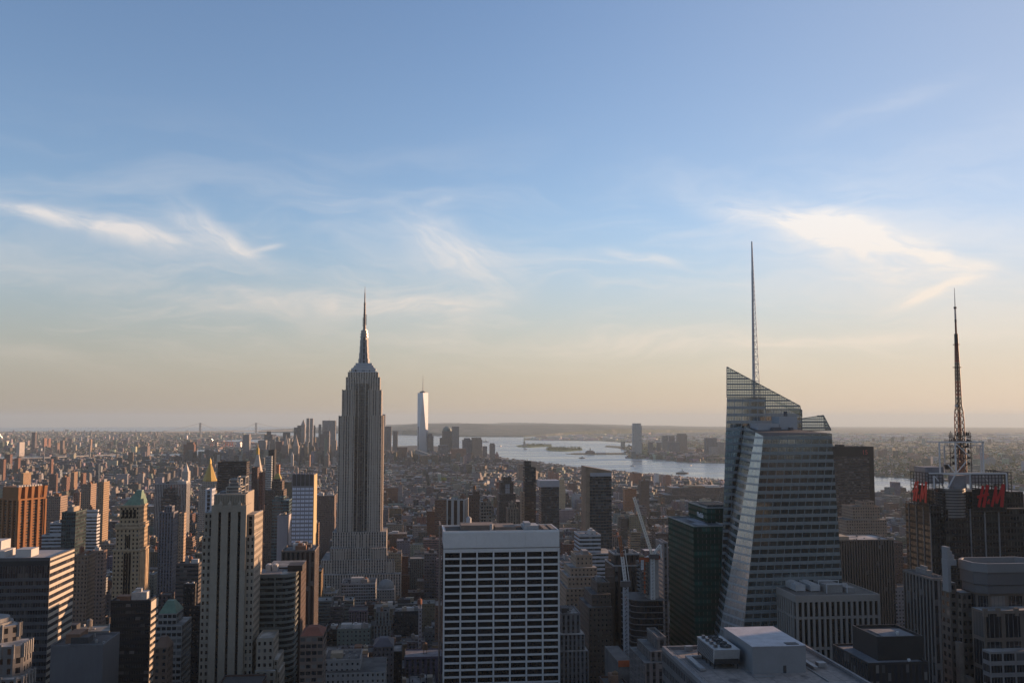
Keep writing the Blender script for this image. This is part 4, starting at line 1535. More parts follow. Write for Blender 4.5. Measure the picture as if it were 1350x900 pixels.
# ---------------------------------------------------------------- white-ribbed block (right of centre, below the crystal tower)
def ribbed_block():
    Y, D = 560.0, 44.0
    x0, x1 = ux(1049.3, 786, Y), ux(1159.5, 784, Y)
    z1 = vz(1100, 785, Y)
    root = thing('ribbed_block', 'pale concrete block of closely spaced vertical ribs and tall dark windows, fans on its roof', 'office building', ((x0 + x1) / 2, Y + D / 2, 0))
    conc = plain('rib_concrete', (0.34, 0.31, 0.28), 0.8, var=0.08)
    c = MB()
    c.box(x0 + 0.7, x1 - 0.7, Y + 0.7, Y + D, 0, z1 - 0.02)
    c.build('wall', plain('rib_core', (0.05, 0.05, 0.05), 0.7), root)
    fr = MB()
    n = 15
    pit = (x1 - x0 - 1.4) / n
    for i in range(n + 1):
        x = x0 + i * pit
        fr.box(x, x + 1.4, Y - 0.5, Y + 0.7, 0, z1 - 3.4, bot=True)
    m = 12
    pd = (D - 1.4) / m
    for i in range(1, m + 1):
        y = Y + i * pd
        fr.box(x0 - 0.5, x0 + 0.7, y, y + 1.4, 0, z1 - 3.4, bot=True)
    zz = z1 - 3.4
    fr.box(x0 - 0.5, x1, Y - 0.5, Y + 0.7, zz, z1 + 0.6, bot=True)
    fr.box(x0 - 0.5, x0 + 0.7, Y + 0.7, Y + D, zz, z1 + 0.6, bot=True)
    fr.box(x1 - 0.7, x1, Y + 0.7, Y + D, zz, z1 + 0.6, bot=True)
    fr.box(x0 + 0.7, x1 - 0.7, Y + D - 0.7, Y + D, z1, z1 + 0.6, bot=True)
    rows = []
    zt = zz
    for k in range(8):
        zl = zt - (8.6 if k == 0 else 16.5)
        rows.append((zl, zt))
        for i in range(n):
            fr.box(x0 + i * pit + 1.401, x0 + (i + 1) * pit - 0.001, Y - 0.2, Y + 0.7, zl - 1.5, zl, bot=True)
        for i in range(m):
            fr.box(x0 - 0.2, x0 + 0.7, Y + i * pd + 1.401, Y + (i + 1) * pd - 0.001, zl - 1.5, zl, bot=True)
        zt = zl - 1.5
    fr.build('rib', conc, root)
    spots = []
    for (zl, zt) in rows[1:5]:
        spots += [(x0 + i * pit + 1.4 + (pit - 1.4) / 2, Y + 0.5, (zl + zt) / 2) for i in range(n)]
    pane_set(root, spots, pit - 1.45, 16.4, GLASS_DK, limit=60)
    spots = [(x0 + i * pit + 1.4 + (pit - 1.4) / 2, Y + 0.5, (rows[0][0] + rows[0][1]) / 2) for i in range(n)]
    pane_set(root, spots, pit - 1.45, 8.5, GLASS_DK, limit=15)
    s2 = MB()
    for i in range(m):
        for (zl, zt) in rows[:5]:
            s2.box(x0 + 0.45, x0 + 0.6, Y + i * pd + 1.45, Y + (i + 1) * pd - 0.05, zl + 0.05, zt - 0.05, bot=True)
    s2.build('side_window', GLASS_DK, root, kind='stuff')
    rf = MB()
    rf.box(x0 + 0.8, x1 - 0.8, Y + 0.8, Y + D - 0.8, z1 - 0.02, z1 + 0.1)
    rf.build('roof', plain('ribbed_roof', (0.16, 0.15, 0.14), 0.95), root)
    zr = z1 + 0.1

    def unit(xa, ya, xl, yl, h, k):
        mb = MB()
        mb.box(xa, xa + xl, ya, ya + yl, zr + 0.6, zr + h, bot=True)
        for (a, b) in ((0.3, 0.3), (xl - 0.5, 0.3), (0.3, yl - 0.5), (xl - 0.5, yl - 0.5)):
            mb.box(xa + a, xa + a + 0.2, ya + b, ya + b + 0.2, zr, zr + 0.6)
        for q in range(k):
            mb.cyl(xa + xl / 2, ya + yl * (q + 0.5) / k, zr + h, zr + h + 0.5, min(xl, yl / k) * 0.38, n=14)
        mb.build('cooling_unit', plain('unit_pale', (0.46, 0.46, 0.46), 0.6), root)
    unit(x0 + 6, Y + 14, 6, 18, 4.2, 4)
    unit(x0 + 15, Y + 13, 6, 18, 4.2, 4)
    ph = MB()
    ph.box(x0 + 24, x0 + 34, Y + 10, Y + 30, zr, zr + 4.5)
    ph.box(x0 + 36, x0 + 41, Y + 8, Y + 20, zr, zr + 3.0)
    ph.build('penthouse', PENT_MATS[1], root)
    fm = MB()
    for y in (Y + 8, Y + 20):
        fm.bar((x0 + 23, y, zr + 5.6), (x0 + 36, y, zr + 5.6), 0.4)
        for x in (x0 + 23, x0 + 36):
            fm.bar((x, y, zr), (x, y, zr + 5.6), 0.35)
    fm.build('roof_frame', WHITE_STEEL, root)
    take(x0, x1, Y, Y + D, z1)


ribbed_block()


# ---------------------------------------------------------------- roof just below the camera with a cooling tower and a white box
def cooling_roof():
    Yb, Yf = 300.0, 247.0
    z = vz(873, 851, Yb)
    x0 = ux(873, 851, Yb)
    x1 = ux(1057, 847, Yb)
    root = thing('cooling_roof_building', 'nearest rooftop at the bottom edge, carrying a four-fan cooling tower and a white plant box', 'office building', ((x0 + x1) / 2, (Yb + Yf) / 2, 0))
    X = lambda u, v, y: ux(u, v, y)
    w = MB()
    w.bay, w.fl = 1.7, 4.0
    w.box(x0, x1, Yf, Yb, 0, z - 1.2)
    w.build('wall', facade('grey_office', (0.11, 0.11, 0.115), wu=0.6, wz=0.5, glass=(0.015, 0.017, 0.02), lit=0.15, bump=0.3), root)
    rf = MB()
    rf.box(x0 + 0.5, x1 - 0.5, Yf + 0.5, Yb - 0.5, z - 1.2, z - 1.0)
    rf.build('roof', plain('gravel_roof_near', (0.29, 0.26, 0.24), 0.95, var=0.3, scale=0.5), root)
    p = MB()
    p.parapet(x0, x1, Yf, Yb, z - 1.2, 1.2, 0.9)
    p.build('parapet', plain('parapet_grey', (0.22, 0.22, 0.23), 0.8, var=0.2), root)
    zr = z - 1.0
    # cooling tower on a steel frame
    zt = zr + 5.8
    a0, _ = at(914, 840, Yb - 10)
    xa0 = X(915.0, 843, Yb - 6)
    xa1 = xa0 + 7.6
    ya1 = Yb - 9
    ya0 = ya1 - 17.5
    ct = MB()
    zl = zr + 1.5
    ct.box(xa0 + 0.15, xa1 - 0.15, ya0 + 0.9, ya1 - 0.2, zl, zt - 0.02, bot=True)
    ct.build('cooling_tower', plain('louvre_black', (0.035, 0.035, 0.038), 0.8), root)
    cs = MB()
    cs.loft([(xa0, ya0 + 1.4), (xa1, ya0 + 1.4), (xa1, ya0 + 1.5), (xa0, ya0 + 1.5)], zl, [(xa0, ya0), (xa1, ya0), (xa1, ya0 + 1.5), (xa0, ya0 + 1.5)], zt)
    cs.box(xa0, xa1, ya0 + 1.502, ya1, zt - 0.25, zt + 0.05, bot=True)
    for k in range(9):
        zz = zl + 0.3 + k * (zt - zl - 0.6) / 8.5
        cs.box(xa0 - 0.03, xa0 + 0.12, ya0 + 1.6, ya1 - 0.2, zz, zz + 0.08, bot=True)
        cs.box(xa1 - 0.12, xa1 + 0.03, ya0 + 1.6, ya1 - 0.2, zz, zz + 0.08, bot=True)
    cs.build('tower_casing', plain('galvanised', (0.44, 0.45, 0.46), 0.55, metal=0.3, var=0.12, scale=0.6), root)
    for q in range(4):
        cy = ya0 + 3.4 + q * 3.9
        fn = MB()
        r = 1.55
        fn.loft(fn.ring((xa0 + xa1) / 2 + 0.6, cy, r + 0.15, 24), zt + 0.05, fn.ring((xa0 + xa1) / 2 + 0.6, cy, r + 0.1, 24), zt + 0.55, cap=False)
        fn.face([(x, y, zt + 0.25) for x, y in fn.ring((xa0 + xa1) / 2 + 0.6, cy, r, 24)])
        for b in range(6):
            an = b * math.pi / 3
            c_, s_ = math.cos(an), math.sin(an)
            fn.bar(((xa0 + xa1) / 2 + 0.6, cy, zt + 0.38), ((xa0 + xa1) / 2 + 0.6 + 1.4 * c_, cy + 1.4 * s_, zt + 0.42), 0.22)
        fn.build('fan', plain('fan_dark', (0.07, 0.07, 0.075), 0.6), root)
        mo = MB()
        mo.box(xa0 + 0.8, xa0 + 1.7, cy - 0.9, cy + 0.3, zt + 0.05, zt + 0.95)
        mo.build('fan_motor', plain('motor_grey', (0.12, 0.12, 0.13), 0.5), root)
    lg = MB()
    for i in range(5):
        y = ya0 + 1.7 + i * 3.8
        for x in (xa0 + 0.3, xa1 - 0.3):
            lg.bar((x, y, zr), (x, y, zl), 0.25)
    for x in (xa0 + 0.3, xa1 - 0.3):
        lg.bar((x, ya0 + 1.4, zl - 0.15), (x, ya1, zl - 0.15), 0.35)
    lg.build('support_frame', DARK_STEEL, root)
    # white plant box
    yb0 = Yf + 22
    bx0, bx1 = X(992, 853, yb0), X(1062, 850, yb0)
    zb = vz(1027, 851.5, yb0)
    b = MB()
    yb1 = yb0 + 25
    b.box(bx0, bx1, yb0, yb1, zr, zb)
    b.build('plant_box', plain('plant_box_grey', (0.25, 0.26, 0.275), 0.7, var=0.06, scale=0.3), root)
    c = MB()
    c.box(bx0 - 0.1, bx1 + 0.1, yb0 - 0.1, yb1 + 0.1, zb, zb + 0.18)
    c.build('plant_box_roof', plain('plant_roof_white', (0.50, 0.50, 0.53), 0.7, var=0.2, scale=0.25), root)
    h = MB()
    h.box(bx1 - 5.2, bx1 - 1.6, yb0 + 0.8, yb0 + 3.4, zb + 0.18, zb + 0.32)
    h.box(bx0 + 9.0, bx0 + 9.9, yb0 - 0.06, yb0 + 0.1, zr, zr + 2.1)
    h.build('hatch', plain('hatch_dark', (0.06, 0.06, 0.065), 0.7), root)
    d = MB()
    d.box(bx0 - 6, bx1 + 6, Yf + 9.5, Yf + 10.0, zr, zr + 0.35)
    d.box(bx1 + 2, bx1 + 2.3, Yf + 12, Yf + 26, zr, zr + 0.3)
    d.box(bx0 - 1, bx0 + 5, yb0 - 4, yb0 - 3.4, zr, zr + 0.3)
    d.build('roof_pipe', plain('pipe_grey', (0.25, 0.25, 0.25), 0.6), root)
    rl = MB()
    for (xa, ya, xb, yb_) in ((x0 + 1.2, Yf + 1, x0 + 1.2, Yb - 1.2), (x0 + 1.2, Yb - 1.2, x1 - 1.2, Yb - 1.2), (x1 - 1.2, Yb - 1.2, x1 - 1.2, Yf + 1)):
        n_ = int(math.hypot(xb - xa, yb_ - ya) / 2.4)
        for i in range(n_ + 1):
            px, py = xa + (xb - xa) * i / n_, ya + (yb_ - ya) * i / n_
            rl.bar((px, py, zr), (px, py, zr + 1.35), 0.07)
        for hh in (0.75, 1.3):
            rl.bar((xa, ya, zr + hh), (xb, yb_, zr + hh), 0.06)
    rl.build('railing', STEEL, root)
    for i, (ax, ay, lx, ly, hh) in enumerate(((x0 + 4, Yf + 26, 1.6, 14, 0.7), (x0 + 4, Yf + 40.2, 8, 1.2, 0.7), (bx1 + 3.2, yb0 + 2, 1.3, 12, 0.8), (x0 + 6.5, Yb - 4, 2.2, 1.6, 1.5), (x0 + 10.5, Yb - 4.4, 1.4, 1.4, 1.1), (bx1 + 5.5, yb0 + 4, 2.4, 2.4, 1.3))):
        dd = MB()
        dd.box(ax, ax + lx, ay, ay + ly, zr + 0.15, zr + 0.15 + hh, bot=True)
        dd.build('duct' if i < 3 else 'roof_vent', plain('duct_zinc', (0.33, 0.33, 0.34), 0.5, metal=0.4, var=0.2, scale=0.8), root)
    sm = MB()
    for i in range(9):
        xx = x0 + 3 + i * 4.7
        sm.box(xx, xx + 0.1, Yf + 0.8, Yb - 0.8, zr + 0.003, zr + 0.02)
    sm.build('membrane_seam', plain('seam_dark', (0.14, 0.13, 0.125), 0.9), root, kind='stuff')
    pt_ = MB()
    rdp = random.Random(8)
    for i in range(10):
        px, py = rdp.uniform(x0 + 2, x1 - 5), rdp.uniform(Yf + 2, Yb - 5)
        r_ = [(px + math.cos(a * .7) * rdp.uniform(.8, 2.2), py + math.sin(a * .7) * rdp.uniform(.8, 2.6)) for a in range(9)]
        pt_.face([(a, b, zr + 0.024 + i * 0.002) for a, b in r_])
    pt_.build('roof_patch', plain('patch_tar', (0.15, 0.14, 0.135), 0.8, var=0.3, scale=0.6), root, kind='stuff')
    take(x0, x1, Yf, Yb, z)


cooling_roof()


# ---------------------------------------------------------------- black block with a penthouse (bottom right)
def black_block():
    Y, D = 420.0, 37.0
    x0, x1 = ux(1144.5, 872, Y), ux(1224, 873, Y)
    z1 = vz(1180, 872.5, Y)
    root = thing('black_block', 'low black office block with a black penthouse box and pale flat roofs, bottom right', 'office building', ((x0 + x1) / 2, Y + D / 2, 0))
    m = facade('black_piers', (0.018, 0.018, 0.02), wu=0.5, wz=1.0, glass=(0.03, 0.033, 0.04), lit=0.3, rough=0.6, bump=0.5, roof=(0.3, 0.3, 0.31))
    w = MB()
    w.bay = 3.0
    w.box(x0, x1, Y, Y + D, 0, z1 - 1.0)
    w.build('wall', m, root)
    p = MB()
    p.parapet(x0, x1, Y, Y + D, z1 - 1.0, 1.0, 0.6)
    p.build('parapet', plain('black_metal', (0.025, 0.025, 0.027), 0.6), root)
    r = MB()
    r.box(x0 + 0.6, x1 - 0.6, Y + 0.6, Y + D - 0.6, z1 - 1.0, z1 - 0.9)
    r.build('roof', plain('roof_blue_grey', (0.20, 0.205, 0.22), 0.9), root)
    yp = Y + 7
    px0, px1 = ux(1156.5, 840, yp), ux(1217, 840, yp)
    zp = vz(1187, 839, yp)
    q = MB()
    q.box(px0, px1, yp, yp + 25, z1 - 0.9, zp - 0.9)
    q.parapet(px0, px1, yp, yp + 25, zp - 0.9, 1.2, 0.5)
    q.box(px1, px1 + 2.4, yp + 4, yp + 14, z1 - 0.9, zp - 1)
    q.build('penthouse', plain('black_metal', (0.025, 0.025, 0.027), 0.6), root)
    k = MB()
    k.box(px0 + 5, px1 - 1.5, yp + 4, yp + 19, zp - 0.9, zp - 0.5)
    k.build('penthouse_roof', plain('roof_blue_grey', (0.20, 0.205, 0.22), 0.9), root)
    for (x, y, z) in ((px0 + 13, yp + 6, zp - 0.5), (x0 + 21, Y + 3, z1 - 0.9)):
        v = MB()
        v.cyl(x, y, z, z + 0.9, 0.5, n=10)
        v.cyl(x, y, z + 0.9, z + 1.6, 0.8, 0.6, n=10)
        v.build('roof_vent', plain('vent_white', (0.6, 0.6, 0.6), 0.6), root)
    take(x0, x1, Y, Y + D, z1)


black_block()


# ---------------------------------------------------------------- stone tower with a round-cornered crown and stepped fin (right edge)
def drum_tower():
    Y = 430.0
    root = thing('crowned_tower', 'brown stone tower with a grey round-cornered drum crown and a stepped white fin, right edge', 'office tower', (ux(1300, 760, Y), Y + 20, 0))
    X = lambda u, v=770, y=Y: ux(u, v, y)
    Z = lambda v, y=Y: vz(1300, v, y)
    stone = (0.16, 0.125, 0.10)
    fac = facade('brown_stone', stone, wu=0.5, wz=0.5, glass=(0.012, 0.013, 0.016), lit=0.15, bump=0.4, roof=(0.2, 0.2, 0.2))
    big = facade('brown_stone_big', stone, wu=0.78, wz=0.86, glass=(0.012, 0.014, 0.018), lit=0.1, mull=4, bump=0.5, roof=(0.2, 0.2, 0.2))
    grey = plain('drum_grey', (0.13, 0.125, 0.128), 0.7, var=0.08)

    def oct_(x0, x1, y0, y1, c):
        return [(x0 + c, y0), (x1 - c, y0), (x1, y0 + c), (x1, y1 - c), (x1 - c, y1), (x0 + c, y1), (x0, y1 - c), (x0, y0 + c)]
    DD = 20
    xa, xb = ux(1259, 760, Y + DD), X(1385)
    w = MB()
    w.bay, w.fl = 10.0, 17.0
    w.prism(oct_(xa + 2, xb, Y + 1.6, Y + DD - 1, 4), 0, Z(783))
    w.build('wall', big, root)
    c = MB()
    c.prism(oct_(xa + 0.8, xb, Y + 0.6, Y + DD - .5, 4), Z(783), Z(772), bot=True)
    c.prism(oct_(xa + 1.6, xb, Y + 1.4, Y + DD - 1.4, 4), Z(772), Z(771))
    c.prism(oct_(xa, xb, Y, Y + DD, 4.4), Z(771), Z(754.5), bot=True)
    c.build('crown', grey, root)
    rim = MB()
    o1, o2 = oct_(xa - 0.5, xb + 0.5, Y - 0.5, Y + DD + .5, 4.6), oct_(xa + 0.6, xb - 0.6, Y + .6, Y + DD - .6, 4.1)
    z0, z1 = Z(754.5), Z(742.5)
    rim.loft(o1, z0, o1, z1, cap=False)
    rim.loft(list(reversed(o2)), z0, list(reversed(o2)), z1, cap=False)
    for i in range(8):
        j = (i + 1) % 8
        rim.face([(*o1[i], z1), (*o1[j], z1), (*o2[j], z1), (*o2[i], z1)])
    for k in range(5):
        zz = z0 + (z1 - z0) * (k + 0.5) / 5
        a = oct_(xa - 0.62, xb + 0.62, Y - 0.62, Y + DD + .62, 4.65)
        rim.loft(a, zz - 0.12, a, zz + 0.12, cap=False)
    rim.build('crown_screen', plain('screen_pale', (0.24, 0.24, 0.245), 0.6, var=0.06), root)
    rf = MB()
    rf.prism(oct_(xa + .7, xb - .7, Y + .7, Y + DD - .7, 4.05), z0 - 0.5, z0 + 0.3)
    rf.build('roof', ROOF_DARK, root)
    # slender left wing and its stepped fin
    l = MB()
    l.bay, l.fl = 3.2, 4.1
    yw = Y + DD - 6
    l.box(ux(1241, 800, yw + 8), ux(1262, 800, yw), yw, yw + 8, 0, vz(1250, 768, yw))
    l.box(ux(1262, 800, yw), ux(1276, 800, yw), yw - 4, yw + 6, 0, vz(1265, 779, yw))
    l.build('side_wing', fac, root)
    f = MB()
    for (u0, u1, va, vb) in ((1248.6, 1252.6, 741, 720.8), (1252.65, 1255.0, 741, 726), (1255.05, 1258.0, 741, 731), (1248.6, 1260.4, 745, 737.3), (1249.2, 1253, 780, 745)):
        yy = yw - 0.6
        f.box(ux(u0, vb, yy), ux(u1, vb, yy), yy - (0.2 if va > 742 else 0), yy + 5, vz(1250, va, yy), vz(1250, vb, yy), bot=True)
    f.build('fin', plain('fin_white', (0.29, 0.29, 0.295), 0.6, var=0.05), root)
    # lower front wings
    q = MB()
    q.bay, q.fl = 8.0, 13.0
    q.box(X(1281, 810, Y + 2), X(1372, 810, Y - 8), Y - 8, Y + 2, 0, vz(1310, 805, Y - 8))
    q.build('front_wing', big, root)
    q2 = MB()
    for u in (1299, 1316, 1340):
        x = X(u, 805, Y - 8)
        q2.box(x - 0.9, x + 0.9, Y - 8.5, Y - 7, vz(1310, 812, Y - 8), vz(1310, 801.5, Y - 8), bot=True)
    q2.box(X(1281, 810, Y + 2) - 0.3, X(1372, 810, Y - 8), Y - 8.3, Y - 8.0, vz(1310, 808.5, Y - 8), vz(1310, 804.6, Y - 8), bot=True)
    q2.build('cornice', plain('cornice_brown', (0.19, 0.15, 0.12), 0.8), root)
    lw = MB()
    lw.bay, lw.fl = 5.5, 5.2
    lw.box(X(1305, 860, Y - 14), X(1372, 860, Y - 14), Y - 14, Y - 8.02, 0, vz(1330, 858, Y - 14))
    lw.build('lower_wing', facade('grey_stone_band', (0.27, 0.25, 0.24), wu=0.84, wz=0.62, glass=(0.012, 0.014, 0.018), lit=0.1, mull=4, bump=0.5), root)
    st_ = MB()
    st_.box(X(1261, 850, Y + 1), X(1267, 850, Y + 1), Y - 1, Y + 2, 0, vz(1264, 846, Y))
    st_.box(X(1273, 890, Y - 2), X(1281, 890, Y - 2), Y - 4, Y + 1.9, 0, vz(1277, 890, Y))
    st_.build('buttress', plain('cornice_brown', (0.19, 0.15, 0.12), 0.8), root)
    take(X(1238), xb, Y - 14, Y + 40, Z(742))


drum_tower()


# ---------------------------------------------------------------- construction site with two cranes
def lattice(mb, p, q, w, n, bw):
    """square lattice boom from p to q with n bays"""
    p, q = Vector(p), Vector(q)
    d = (q - p).normalized()
    a = d.cross(Vector((0, 1, 0.001))).normalized()
    b = d.cross(a).normalized()
    c = [(a + b) * w / 2, (a - b) * w / 2, (-a - b) * w / 2, (b - a) * w / 2]
    for k in range(4):
        mb.bar(p + c[k], q + c[k], bw)
    for i in range(n):
        s, e = p.lerp(q, i / n), p.lerp(q, (i + 1) / n)
        for k in range(4):
            j = (k + 1) % 4
            mb.bar(s + c[k], e + c[j], bw * 0.7)
            mb.bar(s + c[k], s + c[j], bw * 0.7)


def construction():
    Y = 640.0
    X = lambda u, v=780, y=Y: ux(u, v, y)
    Z = lambda v, y=Y: vz(850, v, y)
    root = thing('unfinished_tower', 'unfinished tower of open concrete floors with a pale core and orange netting', 'construction site', (X(853), Y + 15, 0))
    fl = MB()
    x0, x1 = X(833), X(876)
    v = 788.0
    zs = []
    z = Z(791)
    pts = lambda g: [(x0 + 8 - g, Y - g), (x1 + g, Y - g), (x1 + g, Y + 32), (x0 - g, Y + 32), (x0 - g, Y + 7), (x0 + 2 - g * .6, Y + 2.5 - g * .6)]
    while z > 20:
        fl.prism(pts(0.5), z - 0.4, z, bot=True)
        zs.append(z)
        z -= 4.0
    fl.build('floor_slab', plain('raw_concrete', (0.16, 0.15, 0.145), 0.9, var=0.3), root)
    gl = MB()
    gl.bay, gl.fl = 1.6, 4.0
    gl.prism(pts(-0.9), 0, zs[0] - 0.45)
    gl.build('glazing', facade('site_glazing', (0.03, 0.032, 0.036), wu=0.9, wz=0.8, glass=(0.012, 0.014, 0.018), lite=(0.10, 0.06, 0.04), lit=0.2, bump=0.05), root)
    co = MB()
    xc0, xc1 = X(857.5), X(871.5)
    co.box(xc0, xc1, Y + 6, Y + 16, zs[0], Z(738))
    co.build('core', plain('core_concrete', (0.50, 0.46, 0.43), 0.9, var=0.15, scale=0.3), root)
    ra = MB()
    for k in range(9):
        zz = Z(786 - k * 5.4)
        ra.box(X(845.5), xc0 - 0.02, Y + 5, Y + 14, zz, zz + 0.5, bot=True)
        for i in range(3):
            xx = X(846.5) + i * 2.6
            ra.box(xx, xx + 0.7, Y + 4.6, Y + 5.6, zz + 0.5, zz + 2.7)
    ra.build('scaffold_deck', plain('raw_concrete', (0.16, 0.15, 0.145), 0.9, var=0.3), root)
    nt = MB()
    for (u0, u1, va, vb) in ((845, 858, 735.5, 741.5), (858.5, 873, 733, 738.5)):
        nt.box(X(u0), X(u1), Y + 4, Y + 4.3, Z(vb), Z(va), bot=True)
    for k in (10, 12, 14, 16, 18):
        if k < len(zs):
            nt.box(x0 + 4, x1 + 0.6, Y - 0.9, Y - 0.7, zs[k] - 0.2, zs[k] + 1.4, bot=True)
            nt.box(x0 - 0.9, x0 - 0.7, Y + 7, Y + 30, zs[k] - 0.2, zs[k] + 1.4, bot=True)
    for k in range(7):
        zz = Z(783 - k * 6)
        nt.box(X(851), X(853.2), Y + 4.2, Y + 4.5, zz, zz + 2.3, bot=True)
    nt.build('safety_netting', RUST, root)
    pn = MB()
    for k in range(4):
        pn.box(X(847), X(851), Y + 3.6, Y + 3.9, Z(752 - k * 3.4), Z(749 - k * 3.4), bot=True)
    pn.build('formwork_panel', plain('panel_white', (0.6, 0.6, 0.62), 0.7), root)
    take(X(826), X(882), Y - 5, Y + 40, Z(735))
    # podium with orange barrier
    pr = thing('site_podium', 'low construction podium edged with orange netting at the foot of the open floors', 'construction site', (X(822, 880), 575, 0))
    pm = MB()
    pm.box(X(815, 875, 560), X(834, 875, 560), 560, 600, 0, vz(825, 872, 560))
    pm.box(X(834, 886, 555) + 0.02, X(845, 886, 555), 555, 590, 0, vz(838, 886, 555))
    pm.build('wall', plain('raw_concrete', (0.16, 0.15, 0.145), 0.9, var=0.3), pr)
    pb = MB()
    pb.box(X(815, 875, 560), X(834, 875, 560), 559.6, 559.9, vz(825, 878, 560), vz(825, 872, 560) + 1, bot=True)
    pb.box(X(834, 886, 555), X(845, 886, 555), 554.6, 554.9, vz(838, 892, 555), vz(838, 886, 555) + 0.8, bot=True)
    pb.build('safety_netting', RUST, pr)
    wht = plain('crane_white', (0.85, 0.82, 0.78), 0.6, var=0.06)
    # crane with a raised pale boom
    c1 = thing('luffing_crane', 'luffing tower crane with a long pale boom raised to the left above the bare core', 'crane', (X(862, 735), Y + 12, 0))
    yk = Y + 10
    m = MB()
    xm = X(861.8, 760, Y)
    lattice(m, (xm, Y + 3, Z(791)), (xm, Y + 3, Z(737)), 2.2, 12, 0.45)
    m.build('mast', wht, c1)
    hx, hz = xm, Z(733)
    b = MB()
    tx, tz = at(835.8, 655, Y + 3)
    lattice(b, (hx, Y + 3, hz), (tx, Y + 3, tz), 1.45, 22, 0.36)
    b.build('boom', plain('crane_cream', (0.95, 0.86, 0.74), 0.6, var=0.06), c1)
    cj = MB()
    jx, jz = at(871, 717.5, Y + 3)
    lattice(cj, (hx, Y + 3, hz), (jx, Y + 3, jz), 1.2, 5, 0.35)
    cj.bar((jx, Y + 3, jz), (jx + 0.3, Y + 3, Z(736)), 0.7)
    cj.build('back_mast', wht, c1)
    cab = MB()
    cab.box(hx - 2.2, hx + 4.2, Y + 1.2, Y + 4.8, hz - 2.0, hz + 1.0, bot=True)
    cab.build('cab', plain('crane_dark', (0.10, 0.09, 0.09), 0.6), c1)
    cb = MB()
    cb.bar((jx, Y + 3, jz), (tx + 4, Y + 3, tz - 6), 0.12)
    cb.build('cable', DARK_STEEL, c1)
    # second crane, left
    c2 = thing('slender_crane', 'second tower crane on a white lattice mast with its orange-tipped boom almost upright', 'crane', (X(825, 780, 600), 600, 0))
    yq = 600.0
    m = MB()
    xm, _ = at(825, 800, yq)
    lattice(m, (xm, yq, vz(825, 885, yq)), (xm, yq, vz(825, 773, yq)), 2.7, 22, 0.42)
    m.build('mast', plain('crane_grey', (0.42, 0.43, 0.46), 0.6), c2)
    b = MB()
    hx, hz = at(824.5, 767, yq)
    mx_, mz_ = at(820.3, 733, yq)
    tx, tz = at(816.5, 706, yq)
    lattice(b, (hx, yq, hz), (mx_, yq, mz_), 1.6, 8, 0.34)
    b.build('boom', wht, c2)
    b2 = MB()
    lattice(b2, (mx_, yq, mz_), (tx, yq, tz), 1.4, 6, 0.34)
    b2.build('boom_tip', plain('crane_orange', (0.40, 0.14, 0.05), 0.6), c2)
    cab = MB()
    cab.box(hx - 3.0, hx + 3.2, yq - 1.6, yq + 1.6, hz - 2.6, hz + 0.8, bot=True)
    cab.build('cab', plain('crane_dark', (0.10, 0.09, 0.09), 0.6), c2)
    aj = MB()
    ax, az_ = at(819.5, 724, yq)
    aj.bar((hx + 2.5, yq, hz), (ax + 2.2, yq, az_), 0.4)
    aj.bar((ax + 2.2, yq, az_), (ax, yq, az_ - 1), 0.3)
    aj.build('back_mast', wht, c2)


construction()
# ================================================================== the other buildings one can tell apart, from the photograph
rT = random.Random(11)
C_BRICK, C_TAN, C_BEIGE, C_GREY, C_DARK, C_WHITE, C_BROWN, C_ORANGE = (0.24, 0.115, 0.075), (0.36, 0.27, 0.18), (0.46, 0.39, 0.30), (0.27, 0.27, 0.28), (0.06, 0.058, 0.06), (0.60, 0.58, 0.55), (0.15, 0.095, 0.07), (0.42, 0.19, 0.08)
FM = {}


def fmat(kind, col):
    """a few kinds of wall by colour"""
    key = (kind, col)
    if key in FM:
        return FM[key]
    n = f'{kind}_wall_{len(FM)}'
    P = {'punched': dict(wu=0.42, wz=0.5, lit=0.2), 'small': dict(wu=0.34, wz=0.40, lit=0.2), 'ribbon': dict(wu=1.0, wz=0.46, lit=0.35, mull=3), 'strip': dict(wu=0.45, wz=0.62, spand=tuple(c * 0.45 for c in col), lit=0.2),
         'pier': dict(wu=0.55, wz=1.0, lit=0.1), 'glass': dict(wu=0.92, wz=0.74, lit=0.45, mull=2, rough=0.3, bump=0.05, gspec=0.6, glass=(0.02, 0.026, 0.032), lite=(0.09, 0.10, 0.11)),
         'balcony': dict(wu=0.7, wz=0.6, lit=0.35), 'blank': dict(wu=0.02, wz=0.02, lit=0.0), 'wide': dict(wu=0.8, wz=0.55, lit=0.3)}[kind]
    FM[key] = facade(n, col, roof=rT.choice([(0.10, 0.10, 0.10), (0.2, 0.19, 0.18), (0.28, 0.27, 0.26), (0.07, 0.07, 0.07)]), **P)
    return FM[key]


